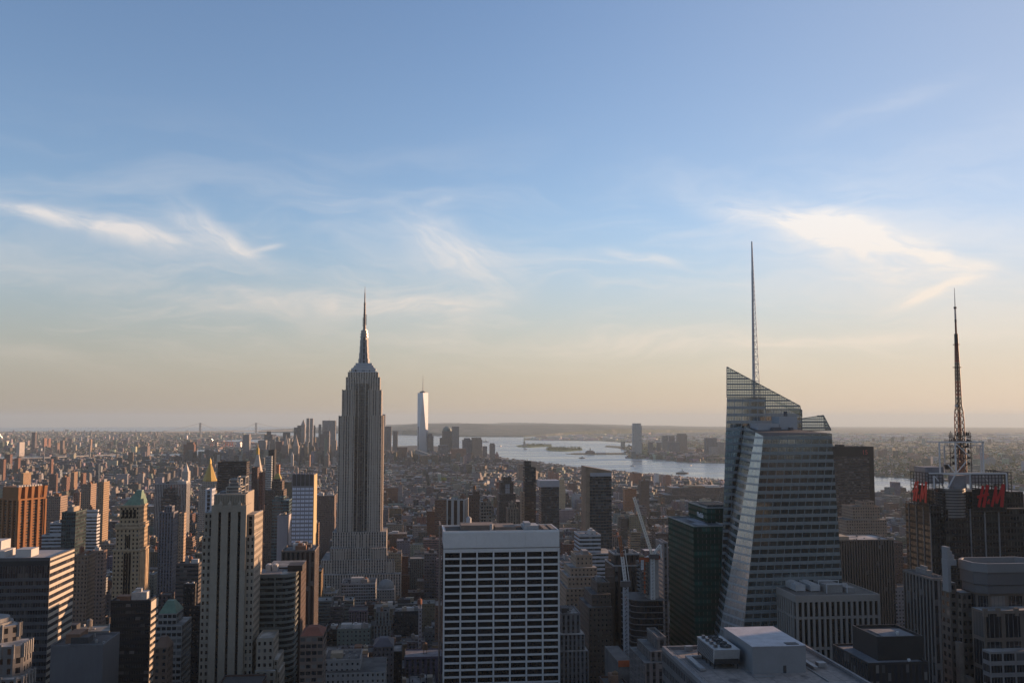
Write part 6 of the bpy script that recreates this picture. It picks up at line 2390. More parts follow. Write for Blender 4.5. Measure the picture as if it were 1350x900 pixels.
# ================================================================== table of further buildings read off the photograph
BT, OT, AB, OB, DT = 'brick_tower', 'office_tower', 'apartment_tower', 'office_building', 'distant_tower'
T_, B_, A_ = 'tower', 'building', 'apartment tower'
ROWS = [
    # --- left, near to middle distance
    (OT, 'black glass box with a cream striped sunlit flank, before the copper pyramid tower', T_, 146, 198.6, 208, 793, 640, 'ribbon', (0.030, 0.030, 0.032), dict(D=17, fl=4.2, pent=2)),
    (OB, 'stepped pale building with a blue-green mansard pyramid, right of the black glass box', B_, 209, 233, 241.5, 808, 600, 'wide', (0.33, 0.31, 0.29), dict(D=17, low=((209, 240, 824, 4),), cap=('hip', 790.5, COPPER), par=False)),
    (OB, 'small brown building with a hipped roof, squeezed beside the black glass box', B_, 203, 221, 228, 853, 555, 'punched', (0.17, 0.115, 0.085), dict(D=13, cap=('hip', 838, plain('brown_slate', (0.16, 0.10, 0.07), 0.8)), par=False)),
    (OB, 'low blank blue-grey box between the banded office and the black glass box', B_, 67, 136, 146, 852, 560, 'blank', (0.17, 0.17, 0.18), dict(D=30, pent=2)),
    (OT, 'plain black slab behind the blue-green mansard building', T_, 237, 264.5, 268, 800, 700, 'small', (0.035, 0.033, 0.033), dict(top=((242, 257.5, 771, 3),))),
    (OB, 'tan loft with sunlit cornices between the banded office and the copper pyramid tower', B_, 98, 116, 126.5, 733, 900, 'punched', (0.30, 0.21, 0.15), dict(pent=2, tanks=1)),
    (OB, 'pinkish brick block with a stepped top behind the tan loft, beside the copper pyramid tower', B_, 120, 137, 141, 727, 960, 'punched', (0.33, 0.22, 0.17), dict(pent=1)),
    (OT, 'teal glass tower with a sunlit banded flank, right of the brown ribbed tower', T_, 81.5, 100, 113, 676, 1000, 'glass', (0.05, 0.085, 0.085), dict(D=32, bay=4, pent=3)),
    (OB, 'white stepped modern building below the teal glass tower', B_, 55, 80, 84, 706, 1060, 'ribbon', (0.50, 0.52, 0.56), dict(D=40, top=((66, 82, 690, 6),), pent=1)),
    (OB, 'bright white rounded block right of the teal glass tower', B_, 110, 128, 132, 680, 1090, 'ribbon', (0.62, 0.63, 0.66), dict(top=((113, 129, 673, 4),), pent=1)),
    (OB, 'broad tan block with a sunlit stepped top left of the copper pyramid tower', B_, 62, 80, 89, 655, 1520, 'punched', (0.32, 0.24, 0.19), dict(pent=2)),
    (OB, 'brown stepped apartment block with a gabled sunlit top left of the copper pyramid tower', B_, 97, 103, 107, 650, 1450, 'punched', (0.30, 0.20, 0.15), dict(cap=('pyr', 644), pent=0)),
    (OB, 'twin-topped tan block, sunlit on its right, behind the teal glass tower', B_, 107, 120, 128, 639, 1700, 'punched', (0.36, 0.26, 0.19), dict(pent=2)),
    (OT, 'tan slab with a blazing sunlit flank behind the teal glass tower', T_, 129, 137, 143, 636, 1650, 'punched', (0.38, 0.27, 0.17), dict(D=30, pent=1)),
    (OT, 'dark stepped tower topped by red scaffolding, right of the copper pyramid tower', T_, 212, 233, 238, 656, 1250, 'ribbon', (0.10, 0.085, 0.08), dict(top=((216, 231, 645, 3),), cap=('mast', 640, RUST))),
    (OT, 'grey strip-windowed tower with a sunlit edge, in front of the red-scaffolded tower', T_, 210, 229, 234.5, 676, 1080, 'strip', (0.20, 0.20, 0.23), dict(top=((217, 227, 668, 4),), pent=0)),
    (OT, 'round-cornered cream tower right of the red-scaffolded tower', T_, 236, 243, 246, 677, 1150, 'small', (0.42, 0.31, 0.22), dict()),
    (OB, 'long pale colonnaded block behind the red-scaffolded tower', B_, 204, 246, 251, 638, 1900, 'pier', (0.42, 0.42, 0.43), dict(pent=3)),
    (OT, 'white ornate spire-topped tower standing far behind the colonnaded block', T_, 240, 248, 252.5, 622, 2500, 'small', (0.55, 0.51, 0.46), dict(D=26, cap=('spire', 608))),
    (BT, 'broad round-edged brown tower, isolated by the river mouth on the left', T_, 242, 256, 261, 586, 5300, 'punched', (0.22, 0.115, 0.085), dict(top=((246, 255, 583, 5),), bay=6, fl=6)),
    (OT, 'dark brown flat-topped slab directly behind the pale stone tower', T_, 287, 325.2, 327.5, 609.5, 1500, 'ribbon', (0.055, 0.042, 0.035), dict(D=26, fl=3.5)),
    (OT, 'whitish sunlit shaft left of the pale stone tower crown', T_, 271, 279.5, 281, 646, 900, 'strip', (0.60, 0.62, 0.68), dict(D=16, bay=4)),
    (OB, 'brown block with blank walls behind the left wing of the pale stone tower', B_, 232, 262, 266, 744, 860, 'ribbon', (0.10, 0.085, 0.08), dict(pent=2, tanks=1)),
    (OT, 'red-brown slab, left one of two, right of the pale stone tower crown', T_, 332, 339.5, 341.5, 617, 1420, 'small', (0.12, 0.075, 0.062), dict(D=22)),
    (OT, 'red-brown slab, right one of two, right of the pale stone tower crown', T_, 341.5, 346.6, 348.2, 624, 1300, 'small', (0.20, 0.085, 0.055), dict(D=20)),
    (OT, 'near-black tower with a striped pale front wing, above the gold-capped brown block', T_, 354, 362, 364.5, 593.5, 2050, 'small', (0.035, 0.033, 0.033), dict(D=26)),
    (AB, 'pale balcony-striped slab in front of the near-black tower', A_, 350.5, 358, 359, 602, 1990, 'ribbon', (0.42, 0.45, 0.46), dict(D=18)),
    (OT, 'slim orange sunlit tower right of the near-black tower', T_, 364.5, 368, 371, 613, 2100, 'small', (0.48, 0.25, 0.14), dict(D=18)),
    (OT, 'brown stepped block under a gold-green cap, left of the white window-grid tower', T_, 349.5, 374, 378, 646, 1420, 'punched', (0.15, 0.11, 0.085), dict(top=((358, 372, 634, 5), (360, 370, 631, 9)), cap=('hip', 624.5, plain('cap_olive_gold', (0.42, 0.34, 0.10), 0.6)), par=False)),
    (OT, 'teal stepped glass tower behind the grey blank slab', T_, 359, 381, 385, 660, 1120, 'glass', (0.10, 0.17, 0.18), dict(top=((362, 374, 656, 4),), D=28)),
    (OT, 'blank lilac-grey slab left of the white window-grid tower', T_, 365.6, 379.5, 385.5, 681, 980, 'blank', (0.42, 0.41, 0.44), dict(D=26, pent=1)),
    (OB, 'brown block with a colonnaded top and sunlit right edge, below the white window-grid tower', B_, 371, 415, 419, 727.5, 740, 'pier', (0.15, 0.115, 0.095), dict(D=34, pent=4, bay=3.4)),
    (OB, 'brown brick building under a red hipped roof, bottom left of centre', B_, 395.5, 426, 430, 838, 540, 'wide', (0.20, 0.145, 0.115), dict(D=22, cap=('hip', 824.5, plain('red_tile', (0.22, 0.075, 0.045), 0.85)), par=False)),
    (OB, 'pale low building with a flat snow-white roof at the bottom edge, below the tallest tower', B_, 427, 475, 478, 871, 600, 'small', (0.36, 0.35, 0.34), dict(D=26, low=((396, 508, 886, 5),), pent=1)),
    (OB, 'grey building with steep slate roof, bottom edge left of the white slab', B_, 492, 519, 521, 852, 690, 'punched', (0.17, 0.16, 0.165), dict(D=24, cap=('hip', 839, plain('slate_roof', (0.10, 0.10, 0.12), 0.7)), par=False)),
    (OB, 'whitish loft with a round water tank, just left of the white slab', B_, 537, 552, 556, 803, 860, 'punched', (0.34, 0.34, 0.36), dict(D=30, pent=1, tanks=1)),
    (OB, 'black office block at the left foot of the white slab', B_, 518, 530, 533, 860, 700, 'small', (0.03, 0.03, 0.033), dict(D=24)),
    (OB, 'flat-roofed white hall at the foot of the tallest tower', B_, 450, 495, 497, 770, 1215, 'wide', (0.42, 0.43, 0.45), dict(D=40, tanks=1, pent=2)),
    (OB, 'domed pale building at the right foot of the tallest tower', B_, 497, 520, 522, 777, 1190, 'punched', (0.30, 0.29, 0.27), dict(D=30, cap=('dome', 763, plain('dome_grey', (0.26, 0.27, 0.27), 0.7)), par=False)),
    (OB, 'cream block with tall piers left of the flat-roofed white hall', B_, 426, 444, 447, 783, 1120, 'pier', (0.34, 0.29, 0.24), dict(D=30, pent=2, low=((423, 448, 815, 3),))),
    (OB, 'tan loft block with arched corner, right of the tallest tower base', B_, 512, 529, 533, 730, 1300, 'punched', (0.36, 0.28, 0.19), dict(D=34, pent=1, tanks=1)),
    (OT, 'grey-brown tall block touching the left side of the white slab', T_, 570, 580, 581.5, 694, 720, 'punched', (0.20, 0.165, 0.14), dict(D=30)),
    (AB, 'slim sunlit brick tower left of the tallest tower', A_, 414, 420, 423.5, 690, 1500, 'punched', (0.32, 0.19, 0.11), dict(pent=1)),
    (OB, 'broad brown block with sunlit right edge left of the tallest tower', B_, 418, 441, 445, 654, 1700, 'punched', (0.21, 0.155, 0.13), dict(D=40, pent=2)),
    # --- right of the tallest tower
    (OT, 'dark box tower with white corner frames, above the left end of the white slab', T_, 581, 592, 616, 659, 1080, 'pier', (0.50, 0.48, 0.46), dict(D=24, bay=6.5, ang=R(-14), pent=2)),
    (OT, 'plain brown tower with a rust-topped tank, right of the white-framed dark box', T_, 617, 618.5, 633, 653, 1180, 'small', (0.15, 0.10, 0.075), dict(D=26, top=((624, 632, 648, 5),), tanks=1)),
    (AB, 'grey-tan apartment slab with rows of windows above the white slab', A_, 633, 634, 648, 662, 1050, 'balcony', (0.26, 0.225, 0.185), dict(D=22, pent=2)),
    (OT, 'dark stepped tower with a pale window strip, above the white slab', T_, 658.5, 660, 677, 636, 1330, 'small', (0.105, 0.085, 0.072), dict(D=26, top=((663.5, 674, 629.5, 4),), low=((658.5, 680, 650.5, 3), (658, 687, 661, 5)))),
    (OT, 'tan crowned tower in front of the dark stepped tower', T_, 668, 669.5, 683.5, 671, 1150, 'strip', (0.28, 0.235, 0.185), dict(D=22, top=((672, 681, 665, 3),), pent=1)),
    (OT, 'slender near-black banded tower with a jagged top above the white slab', T_, 690.5, 692, 706.5, 617, 1250, 'ribbon', (0.05, 0.05, 0.05), dict(D=20, top=((692, 700, 609, 2),), cap=('mast', 605))),
    (AB, 'thin tan flank tower touching the left of the slender near-black tower', A_, 687, 687.5, 691.3, 650, 1230, 'small', (0.34, 0.265, 0.19), dict(D=18)),
    (OT, 'dark reflective tower with a pale blue blank top band', T_, 712, 713.5, 737, 641.5, 1450, 'glass', (0.07, 0.07, 0.075), dict(D=30)),
    (OB, 'cream ornate tower glowing in the sun beside the pale blue band', B_, 737, 738, 745.5, 640, 2300, 'small', (0.55, 0.42, 0.27), dict(D=22, top=((738.5, 744, 632, 3),), cap=('pyr', 627), par=False)),
    (OT, 'dark glass tower with a tan edge and slanting brown top, left of the crane boom', T_, 772.5, 777.5, 806, 626, 1120, 'glass', (0.13, 0.105, 0.085), dict(D=30, bay=3.4)),
    (OB, 'pale blue-white banded block in front of the slant-topped dark tower', B_, 761, 764, 792, 706, 880, 'ribbon', (0.46, 0.49, 0.53), dict(D=30, low=((764, 808, 729, 2),), pent=1)),
    (OB, 'cream setback tower with a sunlit crown, right of the white slab', B_, 757, 759.5, 781, 733, 760, 'small', (0.40, 0.315, 0.23), dict(D=26, low=((752, 787, 748, 4), (748.5, 790, 760, 7), (746, 793, 775, 10)), pent=1)),
    (OB, 'dark brown setback block stepping up to the right below the cream setback tower', B_, 785, 787, 803.5, 769, 690, 'small', (0.165, 0.13, 0.105), dict(D=24, low=((780, 804, 783, 4), (776, 805, 800, 8)), pent=1)),
    (OB, 'pale grey ribbed setback block beside the bottom of the white slab', B_, 738, 740, 765, 810, 650, 'strip', (0.25, 0.245, 0.25), dict(D=26, low=((738, 771, 836, 5), (738, 776, 858, 8)), pent=1)),
    (OT, 'dark brown round-topped tower of vertical ribs left of the unfinished tower', T_, 803.5, 809, 846, 746, 700, 'pier', (0.11, 0.078, 0.06), dict(D=32, top=((810, 843, 731, 5),), bay=4.2, pent=1, rim=(0.42, 0.41, 0.40))),
    (OB, 'pale grey slim block right of the unfinished tower', B_, 872, 874, 880.5, 716, 790, 'strip', (0.33, 0.32, 0.32), dict(D=24)),
    (OB, 'grey setback block left of the nearest rooftop', B_, 864, 867, 878, 842, 480, 'strip', (0.16, 0.145, 0.14), dict(D=22, low=((857, 878, 858, 3), (850, 880, 873, 6)))),
    (OB, 'low white-roofed building left of the cream setback tower', B_, 739, 740, 756, 742, 1000, 'ribbon', (0.38, 0.40, 0.44), dict(D=40, pent=2)),
    (OB, 'long dark brick warehouse block filling a whole block near the river', B_, 880, 886, 956, 643, 2650, 'ribbon', (0.15, 0.105, 0.085), dict(D=80, pent=4, low=((878, 957, 652, 4),))),
    (OB, 'orange sunlit brick block above the crane boom', B_, 823, 824, 839, 645, 2300, 'punched', (0.42, 0.20, 0.10), dict(D=24, pent=1)),
    (OB, 'brown tower block above the unfinished tower', B_, 843, 845, 856, 634, 2250, 'punched', (0.20, 0.145, 0.11), dict(D=24, pent=1)),
    (OB, 'orange-red brick block at the water, first of the lit shore row', B_, 833, 834, 846, 624, 3500, 'punched', (0.45, 0.19, 0.11), dict(D=50, pent=2)),
    (OB, 'white glowing block with a dark side in the lit shore row', B_, 863, 865, 869, 624.5, 3450, 'blank', (0.75, 0.72, 0.66), dict(D=40)),
    (OB, 'grey-white block right of the white glowing block on the shore', B_, 870, 871, 877, 626, 3450, 'ribbon', (0.58, 0.56, 0.54), dict(D=40)),
    (OB, 'pink brick block with a stepped top at the right end of the lit shore row', B_, 877, 878, 885, 629, 3400, 'punched', (0.48, 0.24, 0.17), dict(D=40, top=((880, 884, 626.5, 5),))),
    (OT, 'dark slab tower with black top band and red numerals, right of the crystal tower', T_, 1097, 1098, 1151, 589.5, 1200, 'ribbon', (0.075, 0.072, 0.072), dict(D=30, fl=3.4, pent=0)),
    (OT, 'tan setback hotel tower in front of the dark slab with red numerals', T_, 1121.5, 1124, 1159.5, 668, 1120, 'punched', (0.34, 0.25, 0.185), dict(D=30, top=((1136, 1152.5, 661.5, 6),), low=((1116, 1169, 685, 6),))),
    (OT, 'dark bronze tower of fine vertical ribs, right of the crystal tower base', T_, 1096, 1102, 1178.5, 712.5, 800, 'pier', (0.20, 0.17, 0.145), dict(D=40, bay=2.4, pent=1)),
    (OB, 'grey concrete grid block between the ribbed bronze tower and the letter-sign tower', B_, 1187.5, 1230, 1252, 764.5, 530, 'pier', (0.21, 0.195, 0.185), dict(D=34, bay=3.6, pent=1)),
    (OB, 'flat pale warehouse by the water right of the dark slab with red numerals', B_, 1152, 1154, 1186, 657, 2500, 'ribbon', (0.36, 0.33, 0.29), dict(D=60, top=((1174, 1186, 654, 5),))),
    (OT, 'teal glass sliver at the right picture edge beyond the letter-sign tower', T_, 1329, 1333, 1345, 648, 720, 'glass', (0.05, 0.07, 0.07), dict(D=20)),
    (OB, 'brown brick block in the gap left of the letter-sign tower', B_, 1160, 1163, 1190, 716, 1000, 'punched', (0.15, 0.10, 0.08), dict(D=40, pent=2, tanks=1)),
    # --- brick housing towers and far left
    (BT, 'brick housing slab at the far left edge, orange sunlit flank', A_, -4, 5, 10, 606, 3900, 'punched', (0.22, 0.11, 0.075), dict(D=22)),
    (BT, 'brick housing slab second from the left edge', A_, 19, 24.3, 28, 604, 4100, 'punched', (0.22, 0.11, 0.075), dict(D=22)),
    (BT, 'twin-stepped brick housing block above the brown ribbed tower', A_, 65, 72.5, 77.3, 625, 3000, 'punched', (0.20, 0.115, 0.09), dict(D=26, pent=1)),
    (BT, 'squat brick housing tower right of the twin-stepped brick block', A_, 81, 88, 93, 629, 2900, 'punched', (0.22, 0.12, 0.09), dict(D=28, pent=1)),
    (BT, 'wide brick housing block with bright corner towers', A_, 93.5, 98, 105, 622.5, 3000, 'punched', (0.34, 0.22, 0.14), dict(D=30)),
    (BT, 'narrow brick housing tower right of the wide brick block with bright corners', A_, 106.5, 110, 113, 624, 3050, 'punched', (0.24, 0.13, 0.09), dict(D=26)),
    (BT, 'sunlit tan hospital block over the brown ribbed tower', A_, 27, 31, 43, 624, 3100, 'punched', (0.36, 0.24, 0.14), dict(D=60, pent=1)),
    (BT, 'dim brick slab at left, below the bridge deck', A_, 6, 13.5, 14.5, 599, 4500, 'punched', (0.19, 0.105, 0.085), dict(D=26)),
    (BT, 'brick slab with bright edge left of the blue glass sliver', A_, 65.5, 68, 71, 605.5, 4200, 'punched', (0.23, 0.12, 0.085), dict(D=24)),
    (BT, 'blue glass sliver tower among the brick housing', A_, 126, 130, 130.6, 612, 3300, 'glass', (0.10, 0.15, 0.22), dict(D=18)),
    (DT, 'dark tall tower standing highest in the borough beyond the bridge', T_, 42, 46.5, 47.6, 570, 8300, 'punched', (0.13, 0.10, 0.10), dict(D=40, bay=8, fl=8)),
    (DT, 'orange-lit twin slab right of the highest borough tower', T_, 56.5, 58.5, 62.5, 577.5, 7800, 'punched', (0.30, 0.16, 0.12), dict(D=60, bay=8, fl=8)),
    (DT, 'slim orange slab right of the orange-lit twin slab', T_, 63, 64.2, 66.5, 578, 7900, 'punched', (0.30, 0.16, 0.12), dict(D=50, bay=8, fl=8)),
    (DT, 'white-domed plant building beyond the river at left', B_, 22, 26, 37, 583, 7000, 'blank', (0.42, 0.39, 0.37), dict(D=90, bay=8, fl=8)),
    (DT, 'grey-brown slab pair left member beyond the bridge', T_, 73.5, 75.8, 78.5, 584, 7200, 'punched', (0.24, 0.17, 0.14), dict(D=50, bay=8, fl=8)),
    (DT, 'grey-brown slab pair right member beyond the bridge', T_, 79, 83, 85, 580.5, 7300, 'punched', (0.22, 0.17, 0.15), dict(D=40, bay=8, fl=8)),
    (DT, 'lone sunlit slim tower near the second bridge pier', T_, 118.5, 120, 122, 579, 7500, 'punched', (0.40, 0.26, 0.18), dict(D=30, bay=8, fl=8)),
    (DT, 'broad dim block with sunlit end on the borough shore', B_, 185, 194.5, 198, 588, 6900, 'punched', (0.22, 0.17, 0.15), dict(D=70, bay=8, fl=8)),
]
FAR = [  # --- the distant cluster at the tip of the island, and the towers across the river (label, uL, uC, uR, v, Y, kind, col, opts)
    ('two-tone grey slab apart at the left of the distant cluster', 320.5, 328.6, 333.6, 573, 5100, 'strip', (0.36, 0.34, 0.34), dict()),
    ('dark chamfer-topped office at the left of the distant cluster', 348.5, 359.5, 360.3, 573, 5900, 'ribbon', (0.15, 0.145, 0.15), dict(top=((351.5, 357.3, 568.5, 8),))),
    ('pale grey courthouse block below the dark chamfer-topped office', 340, 350, 352.5, 580.5, 5300, 'punched', (0.33, 0.31, 0.31), dict()),
    ('bright white cube glowing below the dark chamfer-topped office', 354, 358, 362.5, 582, 5300, 'blank', (0.62, 0.56, 0.50), dict()),
    ('dark glass box with sunlit right edge beside the spired civic tower', 373, 381, 384, 570, 6100, 'ribbon', (0.16, 0.16, 0.17), dict()),
    ('spired civic tower, left of two with stepped spires', 372.5, 380, 383.2, 586, 5200, 'small', (0.42, 0.36, 0.30), dict(cap=('spire', 571.5), par=False)),
    ('spired gothic tower, right of two with stepped spires', 385, 393.5, 396, 587.5, 5150, 'small', (0.38, 0.32, 0.28), dict(cap=('spire', 571), par=False)),
    ('slim tan tower right of the gothic spired tower', 396.3, 398.5, 400.6, 587, 5100, 'small', (0.40, 0.32, 0.25), dict()),
    ('wide dark block behind the steep-pyramid tower', 387.5, 397.5, 398, 563.5, 6300, 'ribbon', (0.17, 0.17, 0.18), dict(top=((392, 397, 560.8, 6),))),
    ('steep pyramid-topped tower left of the rippled silver pair', 396.8, 402, 403.6, 560, 6250, 'small', (0.36, 0.31, 0.28), dict(cap=('pyr', 552.6), par=False)),
    ('rippled silver apartment tower, left half of the pair', 404, 407.8, 408.3, 551.4, 5600, 'ribbon', (0.48, 0.46, 0.44), dict(cap=('mast', 551))),
    ('rippled silver apartment tower, right half of the pair', 408.6, 412.6, 413.4, 551.6, 5560, 'ribbon', (0.44, 0.42, 0.41), dict()),
    ('stepped brown tower with sunlit top right of the silver pair', 413.6, 415.6, 417.6, 563, 6200, 'small', (0.28, 0.20, 0.165), dict(top=((413.6, 415.5, 560.6, 4),))),
    ('pale tower left of the big flat-topped box', 420, 423.3, 425.3, 559.3, 6200, 'strip', (0.40, 0.38, 0.37), dict()),
    ('big flat-topped box with sunlit right edge and roof mast', 425, 442.4, 444.4, 554.3, 6150, 'strip', (0.36, 0.34, 0.345), dict(cap=('mast', 550.5))),
    ('two-tone dark tower in front of the big flat-topped box', 421.6, 434, 436.8, 572, 5300, 'strip', (0.22, 0.20, 0.21), dict(top=((426, 434, 568.5, 6),))),
    ('stepped stone tower touching the tallest tower on its left', 437, 443.5, 446.2, 580.5, 5100, 'small', (0.36, 0.30, 0.27), dict()),
    ('small white spired block in front of the gothic tower', 383.4, 386.6, 388.4, 600, 4500, 'small', (0.50, 0.46, 0.43), dict(cap=('pyr', 595.5), par=False)),
    ('orange sunlit brick slab in front of the silver pair', 407.6, 408.6, 411.6, 599.6, 4500, 'punched', (0.42, 0.24, 0.16), dict(D=30)),
    ('grey stepped tower below the two-tone dark tower', 428, 433.5, 435, 600, 4700, 'small', (0.24, 0.20, 0.18), dict(cap=('pyr', 596))),
    ('white-topped tower just right of the tallest tower', 501, 508.2, 511, 546, 6300, 'strip', (0.55, 0.53, 0.52), dict()),
    ('dim grey tower in front of the white-topped tower', 507, 516, 517.3, 562.2, 6000, 'strip', (0.24, 0.22, 0.22), dict()),
    ('short dim tower right of the dim grey tower', 518, 524.4, 525.4, 568, 6200, 'strip', (0.24, 0.235, 0.245), dict()),
    ('brown brick stepped mass left of the chamfered glass tower', 521, 536, 541.5, 596, 5200, 'small', (0.20, 0.125, 0.10), dict(top=((524, 537, 590, 6),))),
    ('dark grey box tower left of the chamfered glass tower', 535.6, 550.8, 552, 562.3, 5750, 'ribbon', (0.20, 0.205, 0.22), dict()),
    ('round-shouldered tower right of the chamfered glass tower', 563, 563.6, 571.6, 575, 5850, 'strip', (0.22, 0.20, 0.20), dict(top=((564.5, 570, 571.5, 5),))),
    ('pale slanted glass roofed block at the foot of the chamfered glass tower', 547, 547.6, 569.6, 603, 5300, 'glass', (0.26, 0.30, 0.33), dict(cap=('slope', 592, plain('slant_glass', (0.22, 0.26, 0.29), 0.6)), par=False)),
    ('tan block with piers below the slanted glass block', 553, 553.8, 563.4, 600.6, 4800, 'pier', (0.36, 0.27, 0.20), dict()),
    ('dome-topped stepped financial tower', 578.6, 580, 596.3, 577, 5900, 'strip', (0.34, 0.295, 0.26), dict(top=((583, 596, 568, 6),), cap=('dome', 561.6, plain('far_dome', (0.20, 0.26, 0.25), 0.6)), par=False)),
    ('flat-topped pale slab right of the dome-topped tower', 595.6, 596.2, 605.4, 562.2, 5850, 'strip', (0.36, 0.35, 0.34), dict()),
    ('dim grey block in front of the dome-topped tower', 577, 578, 591, 587, 5500, 'ribbon', (0.23, 0.22, 0.225), dict()),
    ('wide orange-brown apartment block, left of the tan cut-cornered tower', 594.4, 595.2, 614.8, 591.5, 5200, 'punched', (0.33, 0.185, 0.125), dict()),
    ('blue-grey cut-cornered tower left of the tan cut-cornered tower', 608.6, 610, 622.5, 580, 5650, 'strip', (0.28, 0.27, 0.28), dict(top=((612, 620, 577.6, 5),))),
    ('tan cut-cornered tower at the waterfront', 620, 623, 635.8, 579.4, 5600, 'strip', (0.42, 0.34, 0.27), dict(top=((622, 634.5, 577, 5),))),
    ('short grey tower right of the tan cut-cornered tower', 636, 636.6, 642.2, 588.4, 5600, 'strip', (0.26, 0.25, 0.26), dict()),
    ('round-topped grey tower near the water', 645.2, 645.9, 652.8, 586.5, 5500, 'strip', (0.30, 0.28, 0.28), dict(top=((646.3, 652, 584.3, 4),))),
    ('pink banded tower with a pointed cap at the water', 652.6, 653.3, 657.6, 599.5, 5300, 'ribbon', (0.48, 0.28, 0.24), dict(cap=('pyr', 594.4), par=False)),
    ('reflective blue cube among low roofs, below the slanted glass block', 545.6, 546.4, 556, 629, 3500, 'glass', (0.10, 0.19, 0.32), dict()),
    ('tan sunlit L-shaped apartment block among low roofs', 607.5, 608.3, 621.5, 633.5, 3600, 'punched', (0.40, 0.29, 0.19), dict(top=((607.5, 611, 631.5, 3),))),
    ('brown slab behind the slender near-black tower', 683, 684, 692, 611.6, 3700, 'punched', (0.27, 0.19, 0.15), dict(D=60)),
    ('rounded brown warehouse at the shore right of the slender near-black tower', 697, 699, 712, 612, 4300, 'punched', (0.30, 0.225, 0.18), dict(D=90, top=((700, 708, 608.6, 10),))),
    ('red brick block on the shore left of the slant-topped dark tower', 724, 725, 737, 624.5, 3600, 'punched', (0.36, 0.165, 0.12), dict(D=60, top=((724.5, 730, 621.5, 5),))),
]
JC = [   # --- across the river
    ('tall pale-topped glass tower alone at the far waterfront', 833.6, 834.4, 846, 561, 6700, 'strip', (0.46, 0.48, 0.51), dict(top=((834.6, 845, 558, 4),))),
    ('dark slab first right of the tall far-waterfront tower', 854, 854.6, 861, 583, 7000, 'strip', (0.23, 0.23, 0.24), dict()),
    ('dark slab second right of the tall far-waterfront tower', 865.4, 866, 872, 583, 7100, 'strip', (0.24, 0.24, 0.25), dict()),
    ('green-grey tower on the far waterfront', 872.6, 873.4, 880.8, 574.3, 6900, 'strip', (0.30, 0.32, 0.32), dict()),
    ('grey tower behind the broad block on the far waterfront', 881.6, 882.2, 889.4, 574.4, 7000, 'strip', (0.25, 0.25, 0.26), dict()),
    ('broad dim block on the far waterfront', 881, 882, 896, 583, 6700, 'strip', (0.22, 0.225, 0.24), dict()),
    ('round-shouldered tan tower on the far waterfront', 892, 893, 906, 573.6, 6800, 'strip', (0.31, 0.265, 0.235), dict(top=((893.5, 904.6, 571.7, 5),))),
    ('dark hotel slab near the crystal tower on the far waterfront', 929.6, 930.4, 945, 577.2, 6300, 'strip', (0.20, 0.20, 0.215), dict()),
    ('pale block below the dark hotel slab', 935, 936, 946.4, 589.4, 6200, 'strip', (0.36, 0.35, 0.35), dict()),
    ('grey slab against the left edge of the crystal tower', 945.4, 946, 955, 583, 6250, 'strip', (0.27, 0.265, 0.27), dict()),
    ('lone sunlit slab right of the dark slab with red numerals', 1151.5, 1152, 1155.5, 594, 6200, 'strip', (0.36, 0.30, 0.27), dict()),
    ('small sunlit shaft on the far meadow', 1181.3, 1181.7, 1184, 612, 4600, 'blank', (0.42, 0.35, 0.28), dict(D=10)),
    ('grey drum-topped block behind the letter-sign tower mast', 1300.5, 1301.5, 1312.6, 605, 5000, 'strip', (0.34, 0.34, 0.35), dict(top=((1303, 1311, 603, 4),))),
    ('long orange brick block behind the letter-sign tower trusses', 1285.6, 1286.5, 1303.4, 600, 5300, 'punched', (0.42, 0.22, 0.17), dict(D=30)),
    ('salmon slab on the far flats left of the mast', 1169, 1169.4, 1172, 600.5, 5600, 'punched', (0.44, 0.28, 0.20), dict(D=30)),
    ('salmon gabled block on the far flats', 1199.6, 1200, 1204.5, 597.3, 5800, 'punched', (0.44, 0.27, 0.20), dict(D=40)),
    ('bright cream mill on the far flats', 1192.8, 1193.4, 1196.6, 605.5, 5200, 'punched', (0.52, 0.40, 0.30), dict(D=40)),
    ('long salmon shed row on the far flats left of the mast', 1206, 1206.6, 1214, 600.4, 5700, 'punched', (0.42, 0.27, 0.21), dict(D=50)),
]
for (nm, lab, cat, a, b, c, v, Y, kind, col, o) in ROWS:
    o = dict(o)
    tower(nm, lab, cat, a, b, c, v, Y, kind, col, **o)
for (lab, a, b, c, v, Y, kind, col, o) in FAR:
    o = dict(o)
    o.setdefault('bay', 6.0)
    o.setdefault('fl', 6.5)
    tower(DT, lab, T_, a, b, c, v, Y, kind, col, group='towers of the distant cluster', **o)
for (lab, a, b, c, v, Y, kind, col, o) in JC:
    o = dict(o)
    o.setdefault('bay', 7.0)
    o.setdefault('fl', 7.0)
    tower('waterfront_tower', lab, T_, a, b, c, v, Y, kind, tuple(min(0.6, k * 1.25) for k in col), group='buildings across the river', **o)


# ---------------------------------------------------------------- extras that belong to some of these
def find(lab):
    return next(o for o in COL.objects if o.get('label') == lab)


r = find('dark slab tower with black top band and red numerals, right of the crystal tower')
Y = 1200.0
x0, x1 = ux(1098, 589.5, Y), ux(1151, 589.5, Y)
b = MB()
b.box(x0 - 0.3, x1 + 0.3, Y - 0.5, Y + 30.4, vz(1125, 601.5, Y), vz(1125, 589.3, Y) + 0.4, bot=True)
b.box(x1 - 6, x1 + 0.25, Y - 0.45, Y - 0.05, 0, vz(1125, 601.6, Y), bot=True)
b.box(ux(1106, 588, Y + 6), ux(1113, 588, Y + 6), Y + 6, Y + 18, vz(1110, 589.5, Y), vz(1110, 586, Y + 6))
b.build('top_band', plain('band_black', (0.025, 0.022, 0.022), 0.6), r)
text_mesh('15', 8.2, plain('numeral_red', (0.50, 0.10, 0.09), 0.6, var=0.05), r, 'numeral', (ux(1136, 598.5, Y), Y - 0.8, vz(1136, 598.6, Y)), (1, 0, 0), 0.4)

